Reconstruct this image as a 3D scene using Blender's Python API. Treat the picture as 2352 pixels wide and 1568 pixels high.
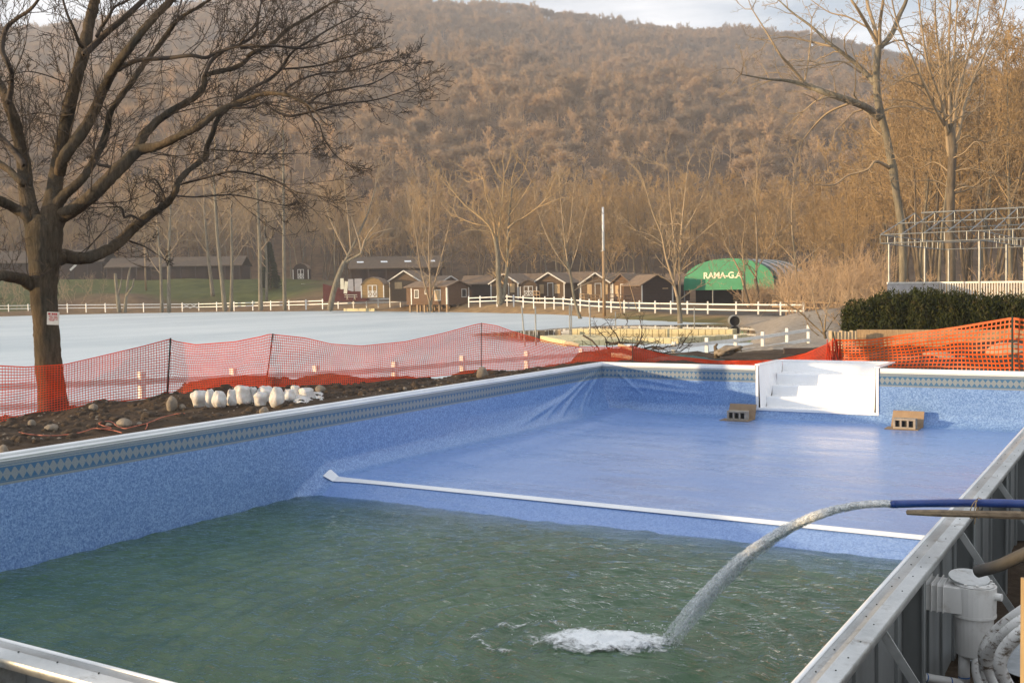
import bpy, math, random
import numpy as np
from mathutils import Matrix, Vector
for o in list(bpy.data.objects): bpy.data.objects.remove(o)
SC = bpy.context.scene
COL = SC.collection
PI = math.pi
# ---------------------------------------------------------------- camera
CAM = np.array([10.5737, -21.1396, 1.6708]); YAW, PIT, ROL, FOC = -0.5478, -0.0493, -0.018, 2441.84
def _rot():
    cy, sy, cp, sp, cr, sr = math.cos(YAW), math.sin(YAW), math.cos(PIT), math.sin(PIT), math.cos(ROL), math.sin(ROL)
    f = np.array([sy*cp, cy*cp, sp]); rt = np.array([cy, -sy, 0.]); up = np.cross(rt, f)
    return np.array([rt*cr+up*sr, -rt*sr+up*cr, f])
RM = _rot()
cd = bpy.data.cameras.new('camera'); co = bpy.data.objects.new('camera', cd); COL.objects.link(co)
m = Matrix(((RM[0][0], RM[1][0], -RM[2][0], CAM[0]), (RM[0][1], RM[1][1], -RM[2][1], CAM[1]), (RM[0][2], RM[1][2], -RM[2][2], CAM[2]), (0, 0, 0, 1)))
co.matrix_world = m
cd.sensor_width = 36; cd.lens = FOC/2352*36; cd.clip_start = 0.05; cd.clip_end = 5000
SC.camera = co
# ---------------------------------------------------------------- light
SUN_DIR = np.array([-0.72, -0.69, 0.125]); SUN_DIR /= np.linalg.norm(SUN_DIR)
SUN_EL = math.asin(SUN_DIR[2]); SUN_AZ = math.atan2(SUN_DIR[0], SUN_DIR[1])
sd = bpy.data.lights.new('sun', 'SUN'); so = bpy.data.objects.new('sun', sd); COL.objects.link(so)
sd.energy = 5.0; sd.angle = math.radians(0.6); sd.color = (1.0, 0.70, 0.37)
so.rotation_euler = Vector(-SUN_DIR).to_track_quat('-Z', 'Y').to_euler()
w = bpy.data.worlds.new('World'); SC.world = w; w.use_nodes = True
wn, wl = w.node_tree.nodes, w.node_tree.links
bg = wn['Background']
sky = wn.new('ShaderNodeTexSky'); sky.sky_type = 'NISHITA'; sky.sun_disc = False
sky.sun_elevation = SUN_EL+0.06; sky.sun_rotation = SUN_AZ; sky.air_density = 1.0; sky.dust_density = 0.4; sky.ozone_density = 1.2
tc = wn.new('ShaderNodeTexCoord'); mp = wn.new('ShaderNodeMapping'); mp.inputs['Scale'].default_value = (2.2, 2.2, 11)
nz = wn.new('ShaderNodeTexNoise'); nz.inputs['Scale'].default_value = 1.6; nz.inputs['Detail'].default_value = 6; nz.inputs['Roughness'].default_value = .55
cr = wn.new('ShaderNodeValToRGB'); cr.color_ramp.elements[0].position = .36; cr.color_ramp.elements[1].position = .60
cr.color_ramp.elements[0].color = (.25, .25, .25, 1)
mx = wn.new('ShaderNodeMix'); mx.data_type = 'RGBA'
mx.inputs[7].default_value = (10.6, 10.8, 11.2, 1)
wl.new(tc.outputs['Generated'], mp.inputs[0]); wl.new(mp.outputs[0], nz.inputs['Vector']); wl.new(nz.outputs['Fac'], cr.inputs[0])
ad = wn.new('ShaderNodeMix'); ad.data_type = 'RGBA'; ad.blend_type = 'MULTIPLY'; ad.inputs[0].default_value = 1; ad.inputs[7].default_value = (1.5, 1.5, 1.6, 1)
wl.new(sky.outputs[0], ad.inputs[6]); wl.new(cr.outputs[0], mx.inputs[0]); wl.new(ad.outputs[2], mx.inputs[6]); wl.new(mx.outputs[2], bg.inputs[0])
bg.inputs[1].default_value = 0.098
SC.view_settings.view_transform = 'Standard'; SC.view_settings.look = 'None'; SC.view_settings.gamma = 1; SC.view_settings.exposure = 0.38
SC.render.engine = 'CYCLES'
cy = SC.cycles; cy.use_denoising = True; cy.max_bounces = 6; cy.diffuse_bounces = 3; cy.glossy_bounces = 3; cy.transmission_bounces = 4
cy.transparent_max_bounces = 40; cy.volume_bounces = 0; cy.sample_clamp_indirect = 4; cy.caustics_reflective = False; cy.caustics_refractive = False
cy.use_adaptive_sampling = True; cy.adaptive_threshold = 0.02
# ---------------------------------------------------------------- projection helpers (2352 x 1568 picture units)
def ray(x, y): return RM.T @ np.array([(x-1176)/FOC, (784-y)/FOC, 1.0])
def PD(x, y, d): return CAM + ray(x, y)*d
def Pz(x, y, z):
    r = ray(x, y); return CAM + r*((z-CAM[2])/r[2])
def BZ(x, y, d): return PD(x, y, d)
FW = np.array([math.sin(YAW), math.cos(YAW)]); RT = np.array([math.cos(YAW), -math.sin(YAW)])
def uv(X, Y): return (X-CAM[0])*RT[0]+(Y-CAM[1])*RT[1], (X-CAM[0])*FW[0]+(Y-CAM[1])*FW[1]
def xy(u, v): return CAM[0]+u*RT[0]+v*FW[0], CAM[1]+u*RT[1]+v*FW[1]
W, L, H, YB, XS, ZW = 9.27, 18.06, 1.07, 9.19, 3.5165, 1.257
# ---------------------------------------------------------------- object helpers
def tag(o, label=None, cat=None, group=None, kind=None):
    if label: o['label'] = label
    if cat: o['category'] = cat
    if group: o['group'] = group
    if kind: o['kind'] = kind
    return o
def empty(name, loc=(0, 0, 0), rz=0.0):
    o = bpy.data.objects.new(name, None); COL.objects.link(o); o.location = tuple(loc); o.rotation_euler = (0, 0, rz); o.empty_display_size = .2
    return o
def link(name, me, mat=None, parent=None):
    o = bpy.data.objects.new(name, me); COL.objects.link(o)
    if mat: me.materials.append(mat)
    if parent: o.parent = parent
    return o
def mesh_np(name, V, F, smooth=False):
    me = bpy.data.meshes.new(name)
    V = np.asarray(V, np.float32)
    if isinstance(F, np.ndarray):
        n, k = F.shape; me.vertices.add(len(V)); me.vertices.foreach_set('co', V.ravel())
        me.loops.add(n*k); me.loops.foreach_set('vertex_index', F.astype(np.int32).ravel())
        me.polygons.add(n); me.polygons.foreach_set('loop_start', np.arange(0, n*k, k, dtype=np.int32))
        me.update(calc_edges=True)
    else:
        me.from_pydata([tuple(map(float, v)) for v in V], [], F); me.update()
    me.validate()
    if smooth: me.polygons.foreach_set('use_smooth', np.ones(len(me.polygons), bool))
    return me
class MB:
    def __init__(s): s.v = []; s.f = []
    def quad(s, a, b, c, d): n = len(s.v); s.v += [a, b, c, d]; s.f.append((n, n+1, n+2, n+3)); return s
    def poly(s, pts): n = len(s.v); s.v += list(pts); s.f.append(tuple(range(n, n+len(pts)))); return s
    def box(s, lo, hi, M=None):
        n = len(s.v); x0, y0, z0 = lo; x1, y1, z1 = hi
        P = [(x0, y0, z0), (x1, y0, z0), (x1, y1, z0), (x0, y1, z0), (x0, y0, z1), (x1, y0, z1), (x1, y1, z1), (x0, y1, z1)]
        if M is not None: P = [tuple(M @ Vector(p)) for p in P]
        s.v += P; s.f += [tuple(n+i for i in q) for q in ((0, 3, 2, 1), (4, 5, 6, 7), (0, 1, 5, 4), (1, 2, 6, 5), (2, 3, 7, 6), (3, 0, 4, 7))]; return s
    def bar(s, a, b, w, h=None, up=(0, 0, 1)):
        a = Vector(a); b = Vector(b); h = h or w; t = (b-a).normalized(); u = Vector(up)
        if abs(t.dot(u)) > .97: u = Vector((1, 0, 0))
        r = t.cross(u).normalized(); u = r.cross(t); n = len(s.v)
        for p in (a, b):
            for i, j in ((-1, -1), (1, -1), (1, 1), (-1, 1)): s.v.append(tuple(p+r*(i*w/2)+u*(j*h/2)))
        s.f += [tuple(n+i for i in q) for q in ((0, 3, 2, 1), (4, 5, 6, 7), (0, 1, 5, 4), (1, 2, 6, 5), (2, 3, 7, 6), (3, 0, 4, 7))]; return s
    def tube(s, pts, rad, sides=8, cap=True):
        pts = [Vector(p) for p in pts]; rad = rad if hasattr(rad, '__len__') else [rad]*len(pts); n = len(s.v)
        ref = None
        for i, p in enumerate(pts):
            t = (pts[min(i+1, len(pts)-1)]-pts[max(i-1, 0)]).normalized()
            if ref is None: ref = t.orthogonal().normalized()
            ref = (ref-t*ref.dot(t)).normalized(); b = t.cross(ref)
            for k in range(sides):
                a = 2*PI*k/sides; s.v.append(tuple(p+(ref*math.cos(a)+b*math.sin(a))*rad[i]))
        for i in range(len(pts)-1):
            for k in range(sides):
                k2 = (k+1) % sides; s.f.append((n+i*sides+k, n+i*sides+k2, n+(i+1)*sides+k2, n+(i+1)*sides+k))
        if cap: s.f.append(tuple(n+k for k in range(sides))[::-1]); s.f.append(tuple(n+(len(pts)-1)*sides+k for k in range(sides)))
        return s
    def build(s, name, mat, parent=None, smooth=False, bevel=0):
        me = bpy.data.meshes.new(name); me.from_pydata([tuple(map(float, v)) for v in s.v], [], s.f); me.update()
        if smooth: me.polygons.foreach_set('use_smooth', np.ones(len(me.polygons), bool))
        o = link(name, me, mat, parent)
        if bevel:
            b = o.modifiers.new('b', 'BEVEL'); b.width = bevel; b.segments = 2; b.limit_method = 'ANGLE'
        return o
def grid_mesh(name, X, Y, Z, uvs=None, smooth=True, flip=False):
    n, m_ = X.shape; V = np.stack([X, Y, Z], -1).reshape(-1, 3)
    i, j = np.meshgrid(np.arange(n-1), np.arange(m_-1), indexing='ij'); a = (i*m_+j).ravel()
    F = np.stack([a, a+m_, a+m_+1, a+1], 1)
    if flip: F = F[:, ::-1]
    me = mesh_np(name, V, F, smooth)
    if uvs is not None:
        ul = me.uv_layers.new(name='UVMap'); U = np.stack([uvs[0], uvs[1]], -1).reshape(-1, 2)[F.ravel()]
        ul.data.foreach_set('uv', U.astype(np.float32).ravel())
    return me
# value noise for geometry
def hsh(ix, iy, s): 
    h = (ix.astype(np.int64)*374761393+iy.astype(np.int64)*668265263+s*974711) & 0x7fffffff
    h = ((h ^ (h >> 13))*1274126177) & 0x7fffffff
    return ((h ^ (h >> 16)) & 0xffff)/65535.
def vn(x, y, s=0):
    ix, iy = np.floor(x), np.floor(y); fx, fy = x-ix, y-iy; fx = fx*fx*(3-2*fx); fy = fy*fy*(3-2*fy)
    a, b, c, d = hsh(ix, iy, s), hsh(ix+1, iy, s), hsh(ix, iy+1, s), hsh(ix+1, iy+1, s)
    return (a*(1-fx)+b*fx)*(1-fy)+(c*(1-fx)+d*fx)*fy
def fbm(x, y, s=0, o=4, g=.5):
    t = 0; a = 1; n = 0
    for k in range(o): t = t+a*(vn(x*2**k, y*2**k, s+k)-.5); n += a; a *= g
    return t/n*2
def sst(a, b, x): t = np.clip((x-a)/(b-a), 0, 1); return t*t*(3-2*t)
# ---------------------------------------------------------------- materials
class NT:
    def __init__(s, name):
        s.m = bpy.data.materials.new(name); s.m.use_nodes = True; s.t = s.m.node_tree; s.n = s.t.nodes; s.l = s.t.links
        s.b = s.n['Principled BSDF']; s.out = s.n['Material Output']; s.tc = s.n.new('ShaderNodeTexCoord')
    def put(s, sock, v):
        if isinstance(v, bpy.types.NodeSocket): s.l.new(v, sock)
        elif v is not None:
            sock.default_value = (tuple(v)+(1,))[:4] if hasattr(v, '__len__') and len(v) == 3 and sock.type == 'RGBA' else v
    def math(s, op, a, b=None, c=None, clamp=False):
        n = s.n.new('ShaderNodeMath'); n.operation = op; n.use_clamp = clamp; s.put(n.inputs[0], a); s.put(n.inputs[1], b)
        if c is not None: s.put(n.inputs[2], c)
        return n.outputs[0]
    def noise(s, sc, det=4, rough=.5, vec=None, dist=0):
        n = s.n.new('ShaderNodeTexNoise'); s.put(n.inputs['Scale'], sc); n.inputs['Detail'].default_value = det; n.inputs['Roughness'].default_value = rough
        n.inputs['Distortion'].default_value = dist; s.l.new(vec if vec is not None else s.tc.outputs['Object'], n.inputs['Vector']); return n.outputs['Fac']
    def vor(s, sc, vec=None, feat='F1', out='Distance'):
        n = s.n.new('ShaderNodeTexVoronoi'); n.feature = feat; s.put(n.inputs['Scale'], sc); s.l.new(vec if vec is not None else s.tc.outputs['Object'], n.inputs['Vector']); return n.outputs[out]
    def mapv(s, sc, vec=None, rot=(0, 0, 0)):
        n = s.n.new('ShaderNodeMapping'); n.inputs['Scale'].default_value = sc; n.inputs['Rotation'].default_value = rot; s.l.new(vec if vec is not None else s.tc.outputs['Object'], n.inputs[0]); return n.outputs[0]
    def ramp(s, f, stops):
        n = s.n.new('ShaderNodeValToRGB'); s.l.new(f, n.inputs[0]); e = n.color_ramp.elements
        while len(e) < len(stops): e.new(.5)
        for i, (p, c) in enumerate(stops): e[i].position = p; e[i].color = (tuple(c)+(1,))[:4] if hasattr(c, '__len__') else (c, c, c, 1)
        return n.outputs[0]
    def mix(s, f, a, b, typ='MIX'):
        n = s.n.new('ShaderNodeMix'); n.data_type = 'RGBA'; n.blend_type = typ; s.put(n.inputs[0], f); s.put(n.inputs[6], a); s.put(n.inputs[7], b); return n.outputs[2]
    def sep(s, v): n = s.n.new('ShaderNodeSeparateXYZ'); s.l.new(v, n.inputs[0]); return n.outputs
    def bump(s, h, st=.3, dist=.01, normal=None):
        n = s.n.new('ShaderNodeBump'); n.inputs['Strength'].default_value = st; n.inputs['Distance'].default_value = dist; s.l.new(h, n.inputs['Height'])
        if normal is not None: s.l.new(normal, n.inputs['Normal'])
        return n.outputs[0]
    def attr(s, name, out='Fac'): n = s.n.new('ShaderNodeAttribute'); n.attribute_name = name; return n.outputs[out]
    def set(s, **k):
        for a, v in k.items(): s.put(s.b.inputs[{'col': 'Base Color', 'rough': 'Roughness', 'met': 'Metallic', 'nor': 'Normal', 'spec': 'Specular IOR Level', 'coat': 'Coat Weight', 'crough': 'Coat Roughness', 'sss': 'Subsurface Weight', 'alpha': 'Alpha'}[a]], v)
        return s.m
def simple(name, c1, c2=None, sc=3, rough=.7, met=0, bump=.2, bsc=None, bd=.01, spec=.4, stretch=None):
    t = NT(name); c2 = c2 or tuple(x*.65 for x in c1)
    vec = t.mapv(stretch) if stretch else None
    n = t.noise(sc, 6, .6, vec); c = t.ramp(n, [(.3, c2), (.68, c1)])
    n2 = t.noise(bsc or sc*8, 4, .6, vec)
    return t.set(col=c, rough=rough, met=met, nor=t.bump(n2, bump, bd), spec=spec)
M = {}
M['white'] = simple('white_vinyl', (.80, .80, .78), (.66, .66, .63), 2.5, .35, bump=.05)
M['white_paint'] = simple('white_paint', (.74, .73, .69), (.55, .53, .48), 3, .55)
M['coping'] = simple('coping_white', (.84, .85, .85), (.70, .72, .73), 1.6, .28, bump=.05)
M['galv'] = None
t = NT('galvanized'); v1 = t.ramp(t.sep(t.vor(28, out='Color'))[0], [(0, .35), (1, .65)]); n = t.noise(2.2, 5); n2 = t.noise(40, 3)
gs = t.mix(.25, t.ramp(n, [(.3, (.40, .42, .42)), (.7, (.62, .64, .64))]), v1, 'SOFT_LIGHT'); dirt = t.ramp(t.noise(6, 8, .7), [(.56, 0), (.72, 1)])
M['galv'] = t.set(col=t.mix(dirt, gs, (.22, .20, .17)), rough=t.ramp(n2, [(.3, .32), (.7, .5)]), met=.75, nor=t.bump(n, .15, .01))
M['panel'] = simple('panel_steel', (.30, .32, .32), (.17, .18, .18), 2, .55, met=.5, bump=.1, stretch=(1, 1, .3))
def liner_mat(name, band):
    t = NT(name); uvv = t.sep(t.tc.outputs['UV']); vec = t.tc.outputs['Object']
    cc = t.sep(t.vor(62, vec, out='Color')); nn = t.noise(26, 4, .65, vec)
    f = t.math('MULTIPLY_ADD', cc[0], .5, t.math('MULTIPLY', nn, .6))
    base = t.ramp(f, [(.22, (.07, .15, .36)), (.5, (.13, .24, .48)), (.82, (.24, .38, .62))] if band else [(.22, (.12, .215, .47)), (.5, (.165, .28, .56)), (.82, (.23, .36, .64))])  # floor tones lighter than the walls, grazing gloss put into the colour
    col = base
    if band:
        z = uvv[1]; s_ = uvv[0]
        def between(a, b): return t.math('MULTIPLY', t.math('GREATER_THAN', z, a), t.math('LESS_THAN', z, b))
        grey = t.mix(t.noise(60, 3, .7, vec), (.10, .14, .18), (.29, .32, .33))
        blue = t.mix(t.noise(50, 3, .7, vec), (.015, .07, .16), (.05, .16, .30))
        per = .094
        sx = t.math('ABSOLUTE', t.math('SUBTRACT', t.math('FRACT', t.math('DIVIDE', s_, per)), .5))   # 0..0.5
        zz = t.math('DIVIDE', t.math('SUBTRACT', z, -.215), .07)           # -1..1
        az = t.math('ABSOLUTE', zz)
        tri = t.math('LESS_THAN', t.math('MULTIPLY', sx, 2.0), t.math('SUBTRACT', az, .12))
        sx2 = t.math('SUBTRACT', .5, sx)
        dot = t.math('LESS_THAN', t.math('ADD', t.math('POWER', t.math('MULTIPLY', sx2, 4.6), 2.), t.math('POWER', t.math('MULTIPLY', t.math('SUBTRACT', az, .62), 2.6), 2.)), .6)
        pat = t.mix(t.math('MAXIMUM', tri, 0.0), grey, blue)
        bandc = grey
        bandc = t.mix(between(-.285, -.145), bandc, pat)
        for a, b in ((-.150, -.136), (-.302, -.288), (-.118, -.112)): bandc = t.mix(between(a, b), bandc, blue)
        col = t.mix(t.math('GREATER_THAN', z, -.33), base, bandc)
    nb = t.noise(1.1, 3, .5, t.mapv((1, 1, 1), vec)); nbb = t.math('ADD', nb, t.math('MULTIPLY', f, .02))
    rgh = .33 if band else t.ramp(t.noise(1.3, 7, .7, t.mapv((.35, 1.6, 1), vec, (0, 0, .55))), [(.38, .20), (.64, .46)])
    if not band: col = t.mix(t.ramp(t.noise(2.1, 8, .75, t.mapv((.3, 2.2, 1), vec, (0, 0, .55))), [(.56, 0), (.72, .35)]), col, (.36, .46, .62))
    return t.set(col=col, rough=rgh, nor=t.bump(nbb, .35 if band else .6, .05), spec=.5, coat=.15 if band else .35, crough=.28)
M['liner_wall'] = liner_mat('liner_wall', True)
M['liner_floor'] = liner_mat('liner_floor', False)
M['steps'] = simple('steps_acrylic', (.86, .87, .88), (.78, .79, .80), 1.2, .22, bump=.03, spec=.5)
M['cardboard'] = simple('cardboard', (.33, .235, .15), (.25, .175, .11), 6, .85)
M['block'] = simple('concrete_block', (.38, .33, .27), (.24, .21, .17), 12, .95, bump=.5)
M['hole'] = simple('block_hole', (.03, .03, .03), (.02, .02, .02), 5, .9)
M['stripe'] = simple('stripe_white', (.82, .84, .86), (.74, .77, .8), 2, .4, bump=.02)
M['bark'] = None
def bark(name, c1, c2, sc=4, b=.6):
    t = NT(name); v = t.mapv((1, 1, .18)); n = t.noise(sc*4, 8, .75, v); n2 = t.noise(sc*.35, 3, .5)
    c = t.mix(t.ramp(n2, [(.35, 0), (.7, 1)]), t.ramp(n, [(.35, tuple(x*.4 for x in c1)), (.65, c1)]), t.ramp(n, [(.35, tuple(x*.4 for x in c2)), (.65, c2)]))
    return t.set(col=c, rough=.92, nor=t.bump(n, b, .04), spec=.15)
M['bark'] = bark('bark_dark', (.15, .11, .07), (.09, .08, .062), 5, 1.0)
M['twig'] = simple('twig_dark', (.075, .056, .042), (.045, .036, .028), 2, .9, bump=0)
M['bark_pale'] = bark('bark_pale', (.29, .25, .175), (.20, .175, .135), 1.2)
M['bark_mid'] = bark('bark_mid', (.22, .175, .12), (.16, .13, .10), 1.0)
def twigm(name, c1, c2):
    t = NT(name); oi = t.n.new('ShaderNodeObjectInfo'); n = t.noise(.5, 3)
    f = t.math('ADD', t.math('MULTIPLY', oi.outputs['Random'], .6), t.math('MULTIPLY', n, .4))
    return t.set(col=t.ramp(f, [(.15, c1), (.85, c2)]), rough=.9, spec=.1)
M['twig_gold'] = twigm('twig_gold', (.44, .305, .155), (.28, .20, .115))
M['twig_hill'] = twigm('twig_hill', (.54, .37, .22), (.34, .26, .18))
M['twig_near'] = twigm('twig_pale', (.34, .26, .17), (.30, .23, .15))
M['wood'] = simple('wood', (.40, .28, .16), (.24, .16, .09), 4, .75, stretch=(6, 6, 1))
M['wood_pale'] = simple('wood_pale', (.62, .50, .33), (.45, .34, .21), 3, .75)
M['wood_dark'] = simple('wood_dark', (.07, .05, .045), (.045, .033, .03), 3, .8)
M['brown_wall'] = None
def siding(name, c1, c2, per=.2):
    t = NT(name); s = t.sep(t.tc.outputs['Object']); f = t.math('FRACT', t.math('DIVIDE', s[2], per)); n = t.noise(2.5, 6, .6, t.mapv((1, 1, 5)))
    c = t.ramp(n, [(.3, c2), (.7, c1)]); c = t.mix(t.math('LESS_THAN', f, .12), c, tuple(x*.35 for x in c2))
    return t.set(col=c, rough=.85, nor=t.bump(f, .4, .02), spec=.2)
M['siding'] = siding('brown_siding', (.17, .115, .07), (.115, .078, .05))
M['siding_red'] = siding('reddish_siding', (.18, .11, .06), (.12, .07, .045))
M['siding_dark'] = siding('dark_siding', (.075, .05, .04), (.045, .03, .026))
M['siding_tan'] = siding('tan_siding', (.36, .235, .10), (.27, .17, .07), .25)
M['roof'] = simple('shingle_roof', (.21, .15, .10), (.14, .10, .07), 1.5, .95, bump=.5, bsc=9, bd=.03)
M['shaded_roof'] = simple('shaded_shingle_roof', (.13, .095, .065), (.085, .065, .048), 1.5, .95, bump=.5, bsc=9, bd=.03)  # darker copy of the shingle roof, the halls' shade put into its colour
M['board'] = simple('pale_board', (.55, .40, .22), (.42, .29, .16), 1.5, .8)
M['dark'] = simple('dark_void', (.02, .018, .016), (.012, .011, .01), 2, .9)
M['red'] = simple('dark_red_paint', (.13, .028, .022), (.075, .018, .016), 2, .8)
M['tarp'] = simple('green_canvas', (.022, .27, .13), (.016, .19, .09), .6, .55, bump=.2, bsc=2, bd=.1)
M['canvas_dk'] = simple('dark_green_canvas', (.025, .10, .085), (.018, .07, .06), 1, .6)
M['canvas_wh'] = simple('grey_white_canvas', (.52, .50, .50), (.36, .35, .36), 1.5, .6)
M['letter'] = simple('cream_letters', (.85, .80, .62), (.80, .75, .58), 2, .6, bump=0)
M['grass'] = simple('dry_grass', (.13, .135, .05), (.10, .10, .04), 1, .95)
M['iron'] = simple('dark_green_steel', (.022, .04, .033), (.012, .02, .018), 6, .55)
M['pipe_metal'] = simple('pipe_metal', (.34, .34, .31), (.22, .22, .2), 3, .5, met=.3)
M['frame_metal'] = simple('frame_metal', (.30, .31, .30), (.20, .21, .21), 3, .5, met=.4)
M['hose'] = simple('blue_hose', (.012, .05, .24), (.008, .03, .16), 6, .35, bump=.1, spec=.5)
M['twine'] = simple('twine', (.42, .30, .16), (.26, .18, .09), 20, .9)
t = NT('white_pvc'); n = t.noise(9, 8, .75); M['pvc'] = t.set(col=t.mix(t.ramp(n, [(.55, 0), (.75, .5)]), t.ramp(t.noise(3, 3), [(.3, (.58, .58, .56)), (.7, (.68, .68, .66))]), (.25, .20, .15)), rough=.38)
t = NT('dirty_white_pipe'); n = t.noise(16, 6, .75, t.mapv((1, 1, 2))); c = t.mix(t.ramp(n, [(.52, 0), (.62, 1)]), (.74, .74, .72), (.16, .12, .08)); M['flex'] = t.set(col=c, rough=.4, nor=t.bump(n, .3, .01))
M['rock'] = simple('rock', (.30, .25, .19), (.17, .145, .12), 6, .9, bump=.7, bd=.03)
M['boulder'] = simple('boulder', (.40, .31, .20), (.28, .22, .15), 2, .9, bump=.7, bd=.05)
M['cord'] = simple('pink_cord', (.50, .16, .10), (.40, .12, .08), 9, .6)
M['stake'] = simple('stake', (.38, .28, .15), (.28, .20, .11), 3, .7, stretch=(8, 8, 1))
t = NT('snow'); n = t.noise(7, 6, .6); n2 = t.noise(30, 4); M['snow'] = t.set(col=t.ramp(n, [(.3, (.38, .355, .32)), (.62, (.62, .61, .60))]), rough=.7, nor=t.bump(n2, .4, .01), sss=.15)
M['dock'] = simple('dock_plastic', (.60, .53, .31), (.50, .43, .25), 1.5, .6)
M['tin'] = simple('culvert', (.05, .05, .05), (.03, .03, .03), 2, .6)
M['green_net'] = simple('green_netting', (.05, .13, .11), (.02, .06, .055), 5, .8, bump=1, bsc=12, bd=.06)
M['pane'] = simple('dark_pane', (.05, .05, .05), (.03, .03, .03), 2, .15, bump=0)
def netm(name, c, tr=.45):
    t = NT(name); n = t.noise(3, 3); cc = t.ramp(n, [(.3, tuple(x*.8 for x in c)), (.7, c)])
    t.set(col=cc, rough=.45, spec=.4); tb = t.n.new('ShaderNodeBsdfTranslucent'); t.l.new(cc, tb.inputs[0]); ms = t.n.new('ShaderNodeMixShader'); ms.inputs[0].default_value = tr
    t.l.new(t.b.outputs[0], ms.inputs[1]); t.l.new(tb.outputs[0], ms.inputs[2]); t.l.new(ms.outputs[0], t.out.inputs[0]); return t.m
M['net'] = netm('orange_netting', (.80, .085, .03)); M['net2'] = netm('orange_oval_netting', (.85, .14, .02))
t = NT('hedge_leaf'); M['hedge'] = t.set(col=t.ramp(t.math('ADD', t.math('MULTIPLY', t.noise(2.2, 6, .7), .6), t.math('MULTIPLY', t.noise(14, 3), .4)), [(.32, (.016, .024, .008)), (.52, (.038, .046, .013)), (.68, (.09, .065, .03))]), rough=.85, spec=.15)
M['needle'] = twigm('evergreen_needles', (.03, .04, .018), (.045, .055, .025))
# ================================================================ TERRAIN
SHORE = [(-1200, 760), (-400, 738), (0, 727), (236, 720.5), (520, 716.5), (792, 714), (976, 716), (1135, 719), (1272, 723), (1352, 731), (1452, 736), (1548, 741), (1673, 745), (1700, 752), (1712, 768), (1700, 800), (1500, 835), (1100, 880), (600, 930), (0, 985), (-600, 1015), (-1200, 1000)]
ZL = -1.7
SP = np.array([Pz(x, y, ZL)[:2] for x, y in SHORE])
def sdist(X, Y):
    d = np.full(X.shape, 1e9); ins = np.zeros(X.shape, bool); n = len(SP)
    for i in range(n):
        a, b = SP[i], SP[(i+1) % n]; ab = b-a; px, py = X-a[0], Y-a[1]; t_ = np.clip((px*ab[0]+py*ab[1])/(ab@ab), 0, 1)
        d = np.minimum(d, np.hypot(px-t_*ab[0], py-t_*ab[1]))
        c = ((a[1] > Y) != (b[1] > Y)); xc = (b[0]-a[0])*(Y-a[1])/((b[1]-a[1]) if b[1] != a[1] else 1e-9)+a[0]
        ins ^= c & (X < xc)
    return np.where(ins, -d, d)
CP = [PD(*a) for a in [(20, 715, 203), (460, 711, 207), (700, 706, 186), (898, 700, 178), (1060, 697, 160), (1165, 696, 150), (1226, 702, 144), (1290, 705, 138), (1354, 711, 128), (1434, 716, 118), (1540, 719, 113), (1690, 722, 105), (1760, 724, 100), (1846, 726, 95),
    (0, 641, 250), (200, 641, 248), (400, 641, 248), (560, 641, 248), (700, 648, 235), (300, 672, 222), (120, 672, 222), (500, 672, 222), (890, 655, 215), (1000, 650, 220), (1270, 692, 163), (1400, 692, 152), (1510, 697, 140), (1660, 702, 142), (1800, 700, 140), (1950, 690, 110), (2100, 680, 90), (2300, 680, 80), (2500, 680, 80),
    (1850, 745, 70), (1750, 790, 52), (1700, 812, 46), (1625, 820, 44), (1857, 797, 54), (1900, 794, 48), (1960, 793, 33.5), (1900, 806, 38), (1800, 812, 40), (1850, 822, 33), (1750, 826, 34), (2200, 757, 35), (2352, 757, 34), (2600, 757, 34),
    (0, 975, 18.6), (-300, 990, 18), (120, 950, 18.9), (250, 925, 19.3), (390, 906, 19.8), (500, 893, 21), (617, 885, 22.5), (800, 885, 23), (950, 868, 24), (1106, 852, 25.2), (1300, 838, 26.5), (1450, 832, 27.5),
    (560, 868, 23.6), (750, 862, 24.6), (900, 862, 25.5), (480, 872, 23.3), (1350, 806, 31), (1450, 800, 31.5), (1400, 803, 33), (1560, 824, 31), (1650, 827, 33), (1700, 834, 30), (1800, 838, 28),
    (1912, 851, 24), (2100, 850, 22.5), (2325, 866, 20.5), (2330, 800, 27), (2150, 812, 27), (2500, 870, 20), (2000, 826, 29)]]
CP = [tuple(p) for p in CP]
for x, cr_ in ((-500, 990), (-300, 985), (-150, 975), (0, 965), (110, 950), (210, 940), (300, 932)):
    CP.append(tuple(PD(x, cr_, 19.6)))
    for d_, z_ in ((21.6, -1.0), (24, -1.35), (27, -1.45)): q = PD(x, cr_, d_); CP.append((q[0], q[1], z_))
for x in (1090, 1150, 1210, 1260):
    for d_, z_ in ((28.6, -1.0), (31, -1.3), (34, -1.4)): q = PD(x, 860, d_); CP.append((q[0], q[1], z_))
for x in (400, 480, 560, 650, 750, 850, 950, 1050, 1150):
    for d_, z_ in ((26.8, -1.0), (29, -1.35)): q = PD(x, 880, d_); CP.append((q[0], q[1], z_))
for x in (-.4, -1.2): 
    for y in (2, -1, -4, -8, -12, -16, -19): CP.append((x, y, -.10 if x > -1 else -.14))
for x in (1, 3, 5, 7, 9, 12, 15): CP += [(x, .5, -.13), (x, 2.2, -.2)]
for x, y in ((13, -3), (13, -8), (13, -13), (14, -18), (12, -23), (6, -23), (0, -22), (-6, -22), (20, -10), (20, -24), (10, -28), (0, -30), (-12, -20), (-12, -30), (24, 4), (30, -20), (-4, -14), (-4, -8)): CP.append((x, y, -.1))
CP = np.array(CP)
RIDX = [-1200, -300, 130, 400, 700, 1050, 1180, 1300, 1560, 1850, 2030, 2352, 2700, 3600]; RIDY = [20, 30, 58, 22, -34, 0, 8, 33, 62, 80, 112, 165, 230, 380]
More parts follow.
